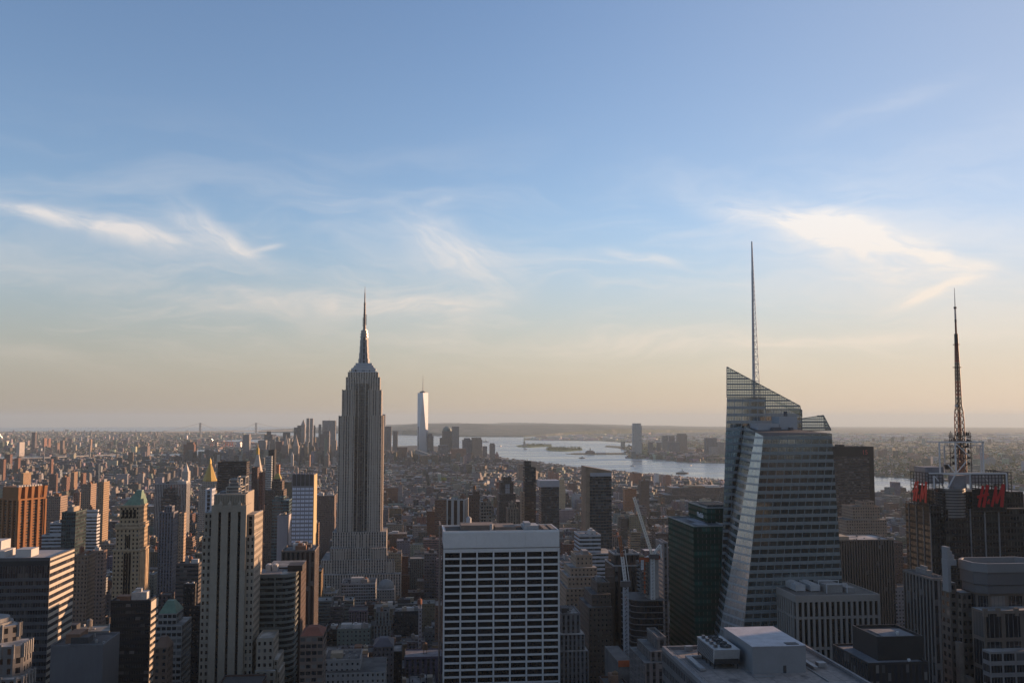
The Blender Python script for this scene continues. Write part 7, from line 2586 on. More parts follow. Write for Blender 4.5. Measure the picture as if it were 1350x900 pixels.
r = find('dark reflective tower with a pale blue blank top band')
Y = 1450.0
b = MB()
b.box(ux(711.6, 641, Y), ux(737.4, 641, Y), Y - 0.6, Y + 31, vz(725, 641.6, Y), vz(725, 633.2, Y), bot=True)
b.build('top_band', plain('band_pale_blue', (0.40, 0.42, 0.46), 0.6, var=0.05), r)

r = find('dark glass tower with a tan edge and slanting brown top, left of the crane boom')
Y = 1120.0
b = MB()
xa, xb = ux(772.3, 620, Y), ux(806.2, 620, Y)
zt, zr, zb = vz(773, 614.6, Y), vz(803, 620.5, Y), vz(780, 626, Y)
P = [(xa, Y - 0.5), (xb, Y - 0.5), (xb, Y + 30.5), (xa, Y + 30.5)]
H = [zt, zr, zr, zt]
for i in range(4):
    j = (i + 1) % 4
    b.face([(*P[i], zb - 0.6), (*P[j], zb - 0.6), (*P[j], H[j]), (*P[i], H[i])])
b.face([(*P[i], H[i]) for i in range(4)])
b.box(xa - 0.2, ux(777.3, 650, Y), Y - 0.8, Y + 30.3, 0, zb - 0.6)
b.build('edge_frame', plain('tan_frame', (0.30, 0.225, 0.16), 0.8), r)
b = MB()
b.box(ux(778, 626, Y), xb - 0.3, Y - 0.9, Y - 0.45, vz(790, 627.5, Y), vz(790, 622.8, Y), bot=True)
b.build('pale_band', plain('band_pale_blue', (0.40, 0.42, 0.46), 0.6, var=0.05), r)

r = find('dark stepped tower with a pale window strip, above the white slab')
Y = 1330.0
b = MB()
b.bay, b.fl = 2.0, 3.6
b.box(ux(666, 640, Y), ux(672, 640, Y), Y - 0.8, Y + 0.2, 40, vz(668, 638, Y))
b.build('pale_strip', facade('pale_strip', (0.36, 0.36, 0.38), wu=0.4, wz=0.5), r)

r = find('black glass box with a cream striped sunlit flank, before the copper pyramid tower')
Y = 640.0
b = MB()
xb = ux(198.8, 793, Y)
zt = vz(199, 793, Y)
z = zt
k = 0
while z > 10:
    h = 5.5 if k == 0 else 2.1
    b.box(xb, xb + 0.35, Y - 0.05, Y + 17, z - h, z, bot=True)
    z -= h + 2.1
    k += 1
b.build('side_spandrel', plain('spandrel_cream_sunlit', (0.56, 0.50, 0.42), 0.6, var=0.06), r, kind='stuff')  # flank stripes share the pale colour with sunlight put in


# ---------------------------------------------------------------- tower whose front is a grid of white-blue windows
def window_grid_tower():
    Y, D = 960.0, 30.0
    root = thing('window_grid_tower', 'pale tower with a grid of bright blue-white window panels and a dark louvred top', 'office tower', (ux(400, 680, Y), Y + 15, 0))
    x0, x1 = ux(385.2, 640, Y), ux(413.4, 640, Y)
    Z = lambda v: vz(400, v, Y)
    w = MB()
    w.box(x0, x1, Y, Y + D, 0, Z(640))
    w.build('wall', plain('grid_grey', (0.27, 0.27, 0.30), 0.7, var=0.08), root)
    sd = MB()
    sd.bay, sd.fl = 3.0, 3.7
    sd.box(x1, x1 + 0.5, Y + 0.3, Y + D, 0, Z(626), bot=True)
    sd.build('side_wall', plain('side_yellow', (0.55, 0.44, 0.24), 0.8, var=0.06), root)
    t = MB()
    t.box(x0 - 0.2, x1 - 0.01, Y - 0.3, Y + D, Z(640), Z(625.4), bot=True)
    t.build('louvre_top', plain('louvre_brown', (0.13, 0.115, 0.105), 0.8), root)
    p = MB()
    for i in range(6):
        x = x0 + (x1 - x0) * i / 5
        p.box(x - 0.25, x + 0.25, Y - 0.7, Y - 0.3, Z(640), Z(625), bot=True)
    for i in range(8):
        x = x0 + 1.2 + (x1 - x0 - 2.4) * i / 7
        p.box(x - 0.8, x + 0.8, Y + 3, Y + 6, Z(625.4), Z(625.4) + 1.4)
    p.build('louvre_post', plain('grid_grey', (0.27, 0.27, 0.30), 0.7), root, kind='stuff')
    n = 5
    pit = (x1 - x0) / n
    fl = 3.93
    spots = []
    z = Z(641.5) - fl / 2
    while z > 60:
        for i in range(n):
            for s in (-1, 1):
                spots.append((x0 + pit * (i + 0.5) + s * pit * 0.215, Y - 0.1, z))
        z -= fl
    gm = glassmat('sky_reflection_pane', (0.50, 0.55, 0.66), (0.62, 0.66, 0.74), rough=0.25)  # reflected sky put into the panes as a blue-white colour
    pane_set(root, spots, pit * 0.38, fl * 0.55, gm, limit=100)
    take(x0, x1, Y, Y + D, Z(625))


window_grid_tower()
# ================================================================== the rest of the city: street grid of blocks and lots
rc = random.Random(2024)
PALETTES = {
    'mid': [(0.24, 0.13, 0.09), (0.27, 0.17, 0.12), (0.34, 0.27, 0.20), (0.40, 0.35, 0.29), (0.20, 0.20, 0.21), (0.12, 0.095, 0.085), (0.32, 0.32, 0.325), (0.25, 0.21, 0.18), (0.07, 0.067, 0.07), (0.50, 0.48, 0.46), (0.24, 0.25, 0.27)],
    'low': [(0.20, 0.14, 0.12), (0.23, 0.175, 0.15), (0.16, 0.13, 0.12), (0.30, 0.27, 0.24), (0.37, 0.35, 0.325), (0.24, 0.245, 0.25), (0.13, 0.117, 0.112), (0.46, 0.455, 0.445), (0.21, 0.195, 0.185), (0.10, 0.10, 0.103), (0.28, 0.285, 0.295), (0.19, 0.20, 0.22)],
}
CNAME = [((0.24, 0.12, 0.08), 'brick-red'), ((0.30, 0.17, 0.11), 'russet'), ((0.36, 0.27, 0.18), 'tan'), ((0.42, 0.35, 0.27), 'beige'), ((0.20, 0.19, 0.19), 'dark grey'), ((0.12, 0.085, 0.07), 'dark brown'), ((0.32, 0.31, 0.30), 'grey'),
         ((0.26, 0.20, 0.16), 'brown'), ((0.07, 0.065, 0.065), 'near-black'), ((0.50, 0.47, 0.43), 'off-white')]
CITY_M = [facade('city_punched', None, wu=0.42, wz=0.48, lit=0.25, bump=0.3), facade('city_small', None, wu=0.34, wz=0.42, lit=0.25, bump=0.3), facade('city_ribbon', None, wu=1.0, wz=0.44, mull=3, lit=0.35, bump=0.3),
          facade('city_strip', None, wu=0.46, wz=0.6, spand=(0.10, 0.095, 0.09), lit=0.2, bump=0.4), facade('city_wide', None, wu=0.72, wz=0.56, mull=2, lit=0.3, bump=0.3), facade('city_blank', None, wu=0.02, wz=0.02, bump=0.0)]


def inpoly(x, y, P):
    c = False
    j = len(P) - 1
    for i in range(len(P)):
        xi, yi = P[i]
        xj, yj = P[j]
        if (yi > y) != (yj > y) and x < (xj - xi) * (y - yi) / (yj - yi) + xi:
            c = not c
        j = i
    return c


def height(x, y, u):
    r = rc.random()
    if y < 330:
        m, s = 105, 45
    elif y < 800:
        m, s = (74, 26) if x < 400 else (95, 45)
    elif y < 1150:
        m, s = (52, 17) if -700 < x < 420 else (58, 24)
    elif y < 1750:
        m, s = (44, 14) if -600 < x < 800 else (34, 13)
    elif y < 2900:
        m, s = (38, 13) if -600 < x < 500 else (26, 10)
    elif y < 4300:
        m, s = (20, 6)
    elif y < 5000:
        m, s = (26, 9)
    else:
        m, s = ((62, 34) if x < -150 else (40, 20)) if x > -1150 else (18, 5)
    h = max(9, rc.gauss(m, s))
    if r < 0.05:
        h *= rc.uniform(1.5, 2.3)
    elif x < -900 and 2600 < y < 5400 and r < 0.13:
        h = rc.uniform(42, 62)
    return h


def vlimit(u, y):
    """highest photo row an ordinary building may reach, by distance"""
    if y < 780:
        return 906
    if y < 950:
        return 830 if u < 400 else (850 if u < 580 else (830 if u < 742 else (835 if u < 880 else (880 if u < 1185 else 800))))
    if y < 1250:
        return 745 if u < 440 else ((795 if u > 405 else 760) if u < 580 else (712 if u < 742 else (742 if u < 880 else (730 if u < 1200 else 720))))
    if y < 1750:
        return 690 if u < 440 else (700 if u < 580 else 680)
    if y < 2600:
        return 655 if u < 440 else (668 if u < 560 else 650)
    if y < 3600:
        return 628 if u < 440 else 634
    shore = 0
    if u > 625:
        S = [(625, 600), (640, 603), (660, 604.5), (690, 608), (720, 611.5), (770, 618), (830, 624), (900, 630), (955, 634.5), (1400, 660)]
        for (a, va), (b, vb) in zip(S, S[1:]):
            if a <= u <= b:
                shore = va + (vb - va) * (u - a) / (b - a) - 0.5
    if y < 4600:
        return max(shore, 608 if u < 330 else 612)
    return max(shore, 576 if 350 < u < 445 else (593 if 500 < u <= 625 else 592))


class B:
    pass


LOTS = []


def add_lot(x0, x1, y0, y1, ang=0.0, ox=0.0, oy=0.0):
    cx, cy = (x0 + x1) / 2, (y0 + y1) / 2
    if ang:
        c, s = math.cos(ang), math.sin(ang)
        wx, wy = ox + c * (cx - ox) - s * (cy - oy), oy + s * (cx - ox) + c * (cy - oy)
    else:
        wx, wy = cx, cy
    hw, hd = (x1 - x0) / 2, (y1 - y0) / 2
    if not inpoly(wx, wy, MANH):
        return
    if wx < -0.46 * abs(wy) - (140 if wy > 300 else 700) or wx > 1800:
        return
    rr = max(hw, hd) if ang else 0
    for (a, b, c_, d, z) in FOOT:
        if wx + max(hw, rr) > a - 1.5 and wx - max(hw, rr) < b + 1.5 and wy + max(hd, rr) > c_ - 1.5 and wy - max(hd, rr) < d + 1.5:
            return
    if (abs(wx) < 110 and -140 < wy < 415) or (60 < wy < 415 and -0.6 * wy - 40 < wx < 0.8 * wy + 40):
        return
    u, v, w = proj((wx, wy - hd, 30))
    h = height(wx, wy, u)
    if 30 < w and -60 < u < 1410 and wy > 50:
        us = [proj((wx + sx * hw, wy - hd, 30))[0] for sx in (-1, 1)]
        lim = max(vlimit(us[0], wy), vlimit(us[1], wy))
        if wy > 2900 and u > 625:
            lim = max(lim, vlimit(u, 5000))
        cap = vz(u, lim + rc.random() ** 2 * 26 * 1000 / max(wy, 900), wy - hd)
        h = min(h, max(7.0, cap))
    b = B()
    b.cx, b.cy, b.hw, b.hd, b.ang = wx, wy, hw, hd, ang
    b.g = drop(wx, wy) + 2
    b.h = h
    pal = PALETTES['mid' if wy < 2900 else 'low']
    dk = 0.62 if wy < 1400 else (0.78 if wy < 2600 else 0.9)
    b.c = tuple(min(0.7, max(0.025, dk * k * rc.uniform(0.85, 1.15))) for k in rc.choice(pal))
    b.m = rc.choice([0, 0, 0, 1, 1, 3, 2, 4] if h < 55 else [0, 1, 1, 2, 3, 3, 4])
    b.bay, b.fl = rc.uniform(2.4, 4.2), rc.uniform(3.2, 4.2)
    b.rise = []                                      # upper tiers as shrink factors
    b.step = h > 38 and rc.random() < 0.45
    b.pent = rc.random() < (0.85 if wy < 3000 else 0.55)
    b.tank = wy < 3400 and h > 22 and rc.random() < 0.42
    b.seed = rc.random()
    LOTS.append(b)


def block(x0, x1, y0, y1, ang=0.0, ox=0.0, oy=0.0):
    far = y0 > 2900
    for row in range(2):
        a, b = (y0, (y0 + y1) / 2 - 1.0) if row == 0 else ((y0 + y1) / 2 + 1.0, y1)
        x = x0
        while x < x1 - 7:
            wd = rc.choice([14, 18, 22, 26, 32, 42]) if not far else rc.choice([12, 15, 20, 28, 40])
            if y0 < 1300 and wd < 18:
                wd = 20
            e = min(x + wd, x1)
            if x1 - e < 8:
                e = x1
            ba = a if row == 0 else a + rc.uniform(0, 5)
            bb = b - rc.uniform(0, 6) if row == 0 else b
            if rc.random() > 0.025:
                add_lot(x + 0.1, e - 0.1, ba, bb, ang, ox, oy)
            x = e


AVX = [-2450, -2210, -1980, -1760, -1560, -1360, -1150, -930, -720, -570, -430, -290, -145, 140, 425, 710, 995, 1280, 1560, 1800]
PAVE = []
k = 0
while True:
    ys = 415 + 80.5 * (k - 16)
    if ys > 2920:
        break
    for xa, xb in zip(AVX, AVX[1:]):
        bx0, bx1, by0, by1 = xa + 14, xb - 14, ys + 9, ys + 71.5
        if bx1 < -0.46 * abs(ys) - (150 if ys > 300 else 700):
            continue
        PAVE.append((bx0 - 4, bx1 + 4, by0 - 4, by1 + 4))
        block(bx0, bx1, by0, by1)
    k += 1
# below: turned and narrower grids, village and downtown
for (ang, xr, yr, sx, sy, keep) in ((0.0, (-2600, 330), (2930, 4420), 190, 74, lambda x, y: x < 280), (R(-24), (0, 1700), (2700, 5000), 150, 78, lambda x, y: x >= 280 and 2930 < y < 4420),
                                    (R(8), (-2900, 1200), (4250, 5250), 120, 80, lambda x, y: 4420 <= y < 5150), (R(-6), (-3000, 900), (5100, 6500), 105, 80, lambda x, y: y >= 5150)):
    ox, oy = 280.0, 3600.0
    y = yr[0]
    while y < yr[1] + 300:
        x = xr[0]
        while x < xr[1] + 300:
            c, s = math.cos(ang), math.sin(ang)
            mx, my = x + sx / 2, y + sy / 2
            wx, wy = ox + c * (mx - ox) - s * (my - oy), oy + s * (mx - ox) + c * (my - oy)
            if keep(wx, wy) and wx > -0.46 * wy - 200:
                block(x + 8, x + sx - 8, y + 7, y + sy - 7, ang, ox, oy)
            x += sx
        y += sy

# ---- which of them show largest from here: paint their outlines far to near into a small id buffer
BW, BH = 675, 450
buf = np.full((BH, BW), -1, dtype=np.int32)


def hull(pts):
    pts = sorted(set((round(a, 2), round(b, 2)) for a, b in pts))
    if len(pts) < 3:
        return pts

    def half(p):
        o = []
        for q in p:
            while len(o) > 1 and (o[-1][0] - o[-2][0]) * (q[1] - o[-2][1]) - (o[-1][1] - o[-2][1]) * (q[0] - o[-2][0]) <= 0:
                o.pop()
            o.append(q)
        return o[:-1]
    return half(pts) + half(pts[::-1])


def paint(idn, x0, x1, y0, y1, z0, z1):
    P = []
    for x in (x0, x1):
        for y in (y0, y1):
            for z in (z0, z1):
                u, v, w = proj((x, y, z))
                if w < 20:
                    return
                P.append((u / 2, v / 2))
    H = hull(P)
    if len(H) < 3:
        return
    va, vb = max(0, int(min(p[1] for p in H))), min(BH - 1, int(max(p[1] for p in H)))
    for r in range(va, vb + 1):
        yy = r + 0.5
        xs = []
        for i in range(len(H)):
            a, b = H[i], H[(i + 1) % len(H)]
            if (a[1] <= yy) != (b[1] <= yy):
                xs.append(a[0] + (b[0] - a[0]) * (yy - a[1]) / (b[1] - a[1]))
        if len(xs) >= 2:
            p, q = max(0, int(min(xs) + 0.5)), min(BW, int(max(xs) + 0.5))
            if q > p:
                buf[r, p:q] = idn


items = [(b.cy - b.hd, i, (b.cx - b.hw, b.cx + b.hw, b.cy - b.hd, b.cy + b.hd, b.g, b.g + b.h)) for i, b in enumerate(LOTS)]
items += [(f[2], -2, (f[0], f[1], f[2], f[3], 0.0, f[4])) for f in FOOT]
items.sort(key=lambda t: -t[0])
for (_, i, q) in items:
    paint(i, *q)
ids, cnt = np.unique(buf[buf >= 0], return_counts=True)
order = [int(i) for i in ids[np.argsort(-cnt)]]
NAMED = order[:296]
named = set(NAMED)
vis = {int(i): int(c) for i, c in zip(ids, cnt)}


def lot_geo(b, mb, rich):
    """walls and setbacks of one building; returns the roof rectangle"""
    mb.M = None
    mb.rot(b.ang, b.cx, b.cy)
    mb.bay, mb.fl, mb.t, mb.k = b.bay, b.fl, b.c, b.m
    rd = random.Random(b.seed)
    x0, x1, y0, y1 = b.cx - b.hw, b.cx + b.hw, b.cy - b.hd, b.cy + b.hd
    z0, z1 = b.g - 3, b.g + b.h
    if b.step:
        zs = b.g + b.h * rd.uniform(0.55, 0.8)
        mb.box(x0, x1, y0, y1, z0, zs)
        i = min(b.hw, b.hd) * rd.uniform(0.16, 0.34)
        j = i * rd.uniform(0.3, 1)
        low = (x0, x1, y0, y1, zs)
        x0, x1, y0, y1 = x0 + i, x1 - j, y0 + i, y1 - j
        if rd.random() < 0.5:
            zm = zs + (z1 - zs) * 0.6
            mb.box(x0, x1, y0, y1, zs, zm)
            x0, x1, y0, y1 = x0 + i * .5, x1 - i * .5, y0 + i * .5, y1 - i * .5
            zs = zm
        mb.box(x0, x1, y0, y1, zs, z1)
    else:
        mb.box(x0, x1, y0, y1, z0, z1)
    return x0, x1, y0, y1, z1, rd


stuff = MB()


def simple(b):
    x0, x1, y0, y1, z1, rd = lot_geo(b, stuff, False)
    W, L = x1 - x0, y1 - y0
    near = b.cy < 2600
    c = b.c
    if near:
        stuff.t = tuple(k * 0.85 for k in c)
        stuff.k = 5
        stuff.parapet(x0, x1, y0, y1, z1, 1.0, 0.5)
    if b.pent:
        stuff.k = 5
        for q in range(2 if near and rd.random() < 0.6 else 1):
            stuff.t = rd.choice([(0.25, 0.14, 0.09), (0.30, 0.29, 0.28), (0.42, 0.35, 0.26), (0.5, 0.49, 0.48), (0.07, 0.07, 0.075), c])
            w, l = W * rd.uniform(0.18, 0.4), L * rd.uniform(0.2, 0.45)
            px, py = x0 + rd.random() * (W - w), y0 + rd.random() * (L - l)
            stuff.box(px, px + w, py, py + l, z1, z1 + rd.uniform(2.4, 5.0))
    if b.tank:
        stuff.k = 5
        stuff.t = rd.choice([(0.20, 0.12, 0.07), (0.22, 0.20, 0.18)])
        tx, ty = x0 + W * rd.uniform(.2, .8), y0 + L * rd.uniform(.2, .8)
        stuff.cyl(tx, ty, z1 + 2, z1 + 6, 1.9, 1.8, n=8)
        stuff.cyl(tx, ty, z1 + 6, z1 + 7.4, 2.0, 0.1, n=8)


for i, b in enumerate(LOTS):
    if i not in named:
        simple(b)

LM = [('the tallest tower', 476, 660, 1320), ('the white slab', 660, 760, 616), ('the pale stone tower', 303, 700, 580), ('the copper-roofed tower', 168, 690, 880), ('the brown ribbed tower', 30, 670, 1380), ('the banded office', 50, 750, 600),
      ('the black glass box', 178, 820, 640), ('the teal glass tower', 97, 690, 1000), ('the gilded pyramid', 277, 620, 1850), ('the window-grid tower', 400, 680, 960), ('the rounded ribbon block', 370, 790, 610), ('the white-framed box', 600, 670, 1080),
      ('the near-black tower', 699, 640, 1250), ('the slant-topped tower', 790, 650, 1120), ('the cream tower', 770, 750, 760), ('the unfinished tower', 855, 790, 640), ('the green glass tower', 915, 730, 640), ('the crystal tower', 1030, 680, 590),
      ('the red-numeral slab', 1125, 620, 1200), ('the letter-sign tower', 1270, 680, 590), ('the chamfered tower', 557, 560, 5900), ('the red-scaffolded tower', 222, 670, 1250), ('the long warehouse', 918, 650, 2650), ('the flat white hall', 473, 775, 1215),
      ('the blue cube', 551, 634, 3500), ('the raised crane boom', 848, 690, 650), ('the blue-banded tower', 725, 640, 1450), ('the tan hotel tower', 1140, 680, 1120), ('the cut-cornered tower', 628, 590, 5600), ('the colonnaded block', 228, 645, 1900),
      ('the L-shaped block', 614, 640, 3600), ('the river-mouth tower', 251, 595, 5300)]
desc = []
for i in NAMED:
    b = LOTS[i]
    u, v, w = proj((b.cx, b.cy - b.hd, b.g + b.h))
    nm = min(CNAME, key=lambda t: sum((p - q) ** 2 for p, q in zip(t[0], b.c)))[1]
    hh = b.h
    if hh > 60:
        form, kind = 'high-rise', 'high_rise'
    elif b.m in (2, 4):
        form, kind = 'loft', 'loft_building'
    elif hh > 30:
        form, kind = 'mid-rise', 'apartment_block'
    else:
        form, kind = 'low block', 'low_building'
    if b.step:
        form = 'stepped ' + form
    feat = ' with water tank' if b.tank else (' with bulkhead' if b.pent else ', bare-roofed')
    lm = min(LM, key=lambda t: (t[1] - u) ** 2 + ((t[2] - v) * 1.3) ** 2)
    rel = 'beyond' if b.cy > lm[3] else 'in front of'
    side = 'left' if u < lm[1] else 'right'
    dist = math.hypot(u - lm[1], v - lm[2])
    desc.append([i, kind, f'{nm} {form}{feat}, {rel} {lm[0]}, {side}', dist])
groups = {}
for d in desc:
    groups.setdefault(d[2], []).append(d)
ORD = ['closest', 'second closest', 'third closest', 'fourth closest', 'fifth closest', 'sixth closest', 'seventh closest', 'eighth closest', 'ninth closest', 'tenth closest', 'eleventh closest', 'twelfth closest']
for k_, g_ in groups.items():
    if len(g_) > 1:
        g_.sort(key=lambda d: d[3])
        for n_, d in enumerate(g_):
            d[2] = d[2][:d[2].rindex(', ') + 2] + ORD[min(n_, 11)] + ' on the ' + d[2][d[2].rindex(', ') + 2:]
for (i, kind, lab, _) in desc:
    if len(lab.replace('-', ' ').split()) > 16:
        lab = lab.replace('with water tank', 'with tank').replace('stepped ', '')
    b = LOTS[i]
    if len(lab.split()) > 16:
        lab = lab.replace(' with tank', '').replace(' with bulkhead', '')
    root = thing(kind, lab, 'building', (b.cx, b.cy, b.g), 'ordinary buildings of the street grid')
    mb = MB()
    x0, x1, y0, y1, z1, rd = lot_geo(b, mb, True)
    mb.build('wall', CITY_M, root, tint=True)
    W, L = x1 - x0, y1 - y0
    if vis[i] < 14 and b.cy > 1500:
        pm = MB()
        pm.rot(b.ang, b.cx, b.cy)
        pm.box(x0 + W * .2, x0 + W * .55, y0 + L * .3, y0 + L * .7, z1, z1 + 3.2)
        pm.build('penthouse', rd.choice(PENT_MATS), root)
        continue
    pa = MB()
    pa.rot(b.ang, b.cx, b.cy)
    pa.parapet(x0 - 0.12, x1 + 0.12, y0 - 0.12, y1 + 0.12, z1 - 0.05, 1.1, 0.5)
    if rd.random() < 0.4:
        pa.box(x0 - 0.7, x1 + 0.7, y0 - 0.7, y0 - 0.13, z1 - 1.1, z1 + 1.0, bot=True)
    pa.t = tuple(k * 0.9 for k in b.c)
    pa.tint = [pa.t] * len(pa.f)
    pa.mi = [0] * len(pa.f)
    pa.build('parapet', [CITY_M[5]], root, tint=True)
    if b.pent:
        for q in range(rd.choice([1, 2, 3])):
            m = MB()
            m.rot(b.ang, b.cx, b.cy)
            w, l = W * rd.uniform(0.16, 0.36), L * rd.uniform(0.2, 0.42)
            px, py = x0 + 0.8 + rd.random() * (W - w - 1.6), y0 + 0.8 + rd.random() * (L - l - 1.6)
            h = rd.uniform(2.4, 5.0)
            m.box(px, px + w, py, py + l, z1, z1 + h)
            if rd.random() < 0.5:
                m.box(px + w * .2, px + w * .5, py + l * .2, py + l * .6, z1 + h, z1 + h + 1.4)
            m.build('penthouse', rd.choice(PENT_MATS), root)
        if b.cy < 1800:
            m = MB()
            for q in range(rd.choice([3, 5, 7])):
                px, py = x0 + 1 + rd.random() * (W - 3), y0 + 1 + rd.random() * (L - 3)
                m.box(px, px + rd.uniform(0.8, 2.2), py, py + rd.uniform(0.8, 2.2), z1, z1 + rd.uniform(0.6, 1.8))
            m.build('roof_vent', rd.choice([PENT_MATS[1], PENT_MATS[3], DARK_STEEL]), root, kind='stuff')
    if b.tank:
        tank(root, x0 + W * rd.uniform(.25, .75), y0 + L * rd.uniform(.25, .6), z1, rd.uniform(0.9, 1.25))

# ---- pavements around the blocks (a kerb step above the roadway)
pv = MB()
for (a, b_, c, d) in PAVE:
    pv.box(a, b_, c, d, drop((a + b_) / 2, (c + d) / 2) + 1.9, drop((a + b_) / 2, (c + d) / 2) + 2.13)
pv.build('pavement', plain('pavement_concrete', (0.16, 0.155, 0.15), 0.9, var=0.2), kind='structure')


# ---- far boroughs: thousands of low houses and mills, one mass with the rest of the city
def far_fill(n, poly, wr, hr, cols, rfun, tall=0.02):
    k = 0
    t = 0
    while k < n and t < n * 30:
        t += 1
        x, y = rfun()
        if not inpoly(x, y, poly):
            continue
        k += 1
        d = math.hypot(x, y)
        s = max(1.0, d / 7000.0)
        w, l = rc.uniform(*wr) * s, rc.uniform(*wr) * s * 0.8
        h = rc.uniform(*hr)
        if rc.random() < tall:
            h, w, l = rc.uniform(28, 62), rc.uniform(20, 40), rc.uniform(18, 30)
        a = rc.uniform(-0.5, 0.5)
        g = drop(x, y) + 2
        stuff.rot(a, x, y)
        stuff.k = 0 if h > 26 else 5
        stuff.bay, stuff.fl = 6, 6
        stuff.t = tuple(min(0.75, c * rc.uniform(0.8, 1.2)) for c in rc.choice(cols))
        stuff.box(x - w / 2, x + w / 2, y - l / 2, y + l / 2, g - 1, g + h)


FCOL = [(0.21, 0.14, 0.115), (0.24, 0.18, 0.15), (0.18, 0.15, 0.13), (0.32, 0.27, 0.22), (0.42, 0.39, 0.35), (0.55, 0.53, 0.50), (0.22, 0.215, 0.21), (0.13, 0.115, 0.105), (0.17, 0.155, 0.145)]


def rpix(u0, u1, v0, v1):
    """a random ground point weighted so that it is even in the picture's rows"""
    def f():
        return gnd(rc.uniform(u0, u1), v0 + (v1 - v0) * rc.random())
    return f


far_fill(9500, BRK, (8, 28), (7, 16), FCOL, rpix(-30, 330, 569, 606), 0.03)
far_fill(500, BRK, (25, 70), (8, 20), FCOL, rpix(255, 440, 570, 592), 0.0)
far_fill(3600, NJ, (8, 30), (6, 12), FCOL, rpix(820, 1390, 572, 646), 0.03)
far_fill(700, NJ, (30, 90), (8, 14), [(0.6, 0.58, 0.55), (0.66, 0.65, 0.63), (0.42, 0.36, 0.32)], rpix(690, 1380, 571, 583), 0.0)
far_fill(260, NJ, (20, 55), (14, 34), FCOL, rpix(858, 960, 594, 609), 0.0)
far_fill(420, STAT, (30, 80), (8, 14), [(0.6, 0.55, 0.5), (0.5, 0.4, 0.33), (0.42, 0.36, 0.32)], rpix(560, 820, 570, 575.5), 0.0)
stuff.M = None
so = stuff.build('city_buildings', CITY_M, kind='stuff', tint=True)
tag(so, 'mass of countless smaller city buildings filling the blocks between the towers and the far shores', 'buildings')
print('lots', len(LOTS), 'named', len(NAMED), 'stuff faces', len(stuff.f))
# ================================================================== harbour, bridges, trees and boats
BR_GREY = plain('bridge_grey', (0.24, 0.25, 0.27), 0.7)


def suspension_bridge(label, towers, ends, hz, deck, w, wid, saddle=None, group=None):
    """towers: two plan points; ends: two plan points of the deck; hz tower height, deck height"""
    (ax, ay), (bx, by) = towers
    root = thing('suspension_bridge', label, 'bridge', ((ax + bx) / 2, (ay + by) / 2, drop(ax, ay)), group)
    dirv = Vector((bx - ax, by - ay, 0)).normalized()
    nrm = Vector((-dirv.y, dirv.x, 0))
    for (x, y) in towers:
        m = MB()
        g = drop(x, y)
        for s in (-1, 1):
            p = Vector((x, y, g)) + nrm * wid / 2 * s
            m.bar(p, p + Vector((0, 0, hz)), w)
        for f in (0.45, 0.72, 0.97):
            m.bar(Vector((x, y, g + hz * f)) + nrm * wid / 2, Vector((x, y, g + hz * f)) - nrm * wid / 2, w * 0.8)
        m.build('bridge_tower', BR_GREY, root)
    d = MB()
    pts = [ends[0], towers[0], towers[1], ends[1]]
    for p, q in zip(pts, pts[1:]):
        n = 8
        for i in range(n):
            a = Vector((p[0] + (q[0] - p[0]) * i / n, p[1] + (q[1] - p[1]) * i / n, 0))
            b = Vector((p[0] + (q[0] - p[0]) * (i + 1) / n, p[1] + (q[1] - p[1]) * (i + 1) / n, 0))
            a.z, b.z = drop(a.x, a.y) + deck, drop(b.x, b.y) + deck
            d.face([tuple(a + nrm * wid / 2), tuple(b + nrm * wid / 2), tuple(b - nrm * wid / 2), tuple(a - nrm * wid / 2)])
            for s in (-1, 1):
                e = nrm * wid / 2 * s
                d.face([tuple(a + e), tuple(b + e), tuple(b + e - Vector((0, 0, w * 1.1))), tuple(a + e - Vector((0, 0, w * 1.1)))])
    d.build('deck', BR_GREY, root)
    c = MB()
    for s in (-1, 1):
        e = nrm * wid / 2 * s
        prev = None
        for i in range(41):
            t = -1 + 3 * i / 40
            if t < 0:
                P0, P1 = Vector((*towers[0], 0)), Vector((*ends[0], 0))
                pos = P0.lerp(P1, -t)
                z = hz + (deck - hz) * (-t) ** 0.85
            elif t > 1:
                P0, P1 = Vector((*towers[1], 0)), Vector((*ends[1], 0))
                pos = P0.lerp(P1, t - 1)
                z = hz + (deck - hz) * (t - 1) ** 0.85
            else:
                pos = Vector((*towers[0], 0)).lerp(Vector((*towers[1], 0)), t)
                z = deck + 4 + (hz - deck - 4) * (2 * t - 1) ** 2
            pos.z = drop(pos.x, pos.y) + z
            pos = pos + e
            if prev is not None:
                c.bar(prev, pos, w * 0.16)
            c.bar(pos, Vector((pos.x, pos.y, drop(pos.x, pos.y) + deck)), w * 0.05)
            prev = pos
    c.build('cable', BR_GREY, root, kind='stuff')
    return root


# the strait bridge on the horizon: only its towers stand clear
def on(u, Y):
    x, _ = at(u, 565, Y)
    return (x, Y)


suspension_bridge('long suspension bridge far out on the horizon, its two towers standing in the sea haze', [on(264, 16600), on(337.5, 17400)], [on(215, 16100), on(385, 18000)], 205, 66, 15, 34)
suspension_bridge('steel suspension bridge over the river at the left, with fan-like side cables', [on(57, 5850), on(117, 6150)], [on(8, 5700), on(170, 6400)], 100, 40, 6, 30)

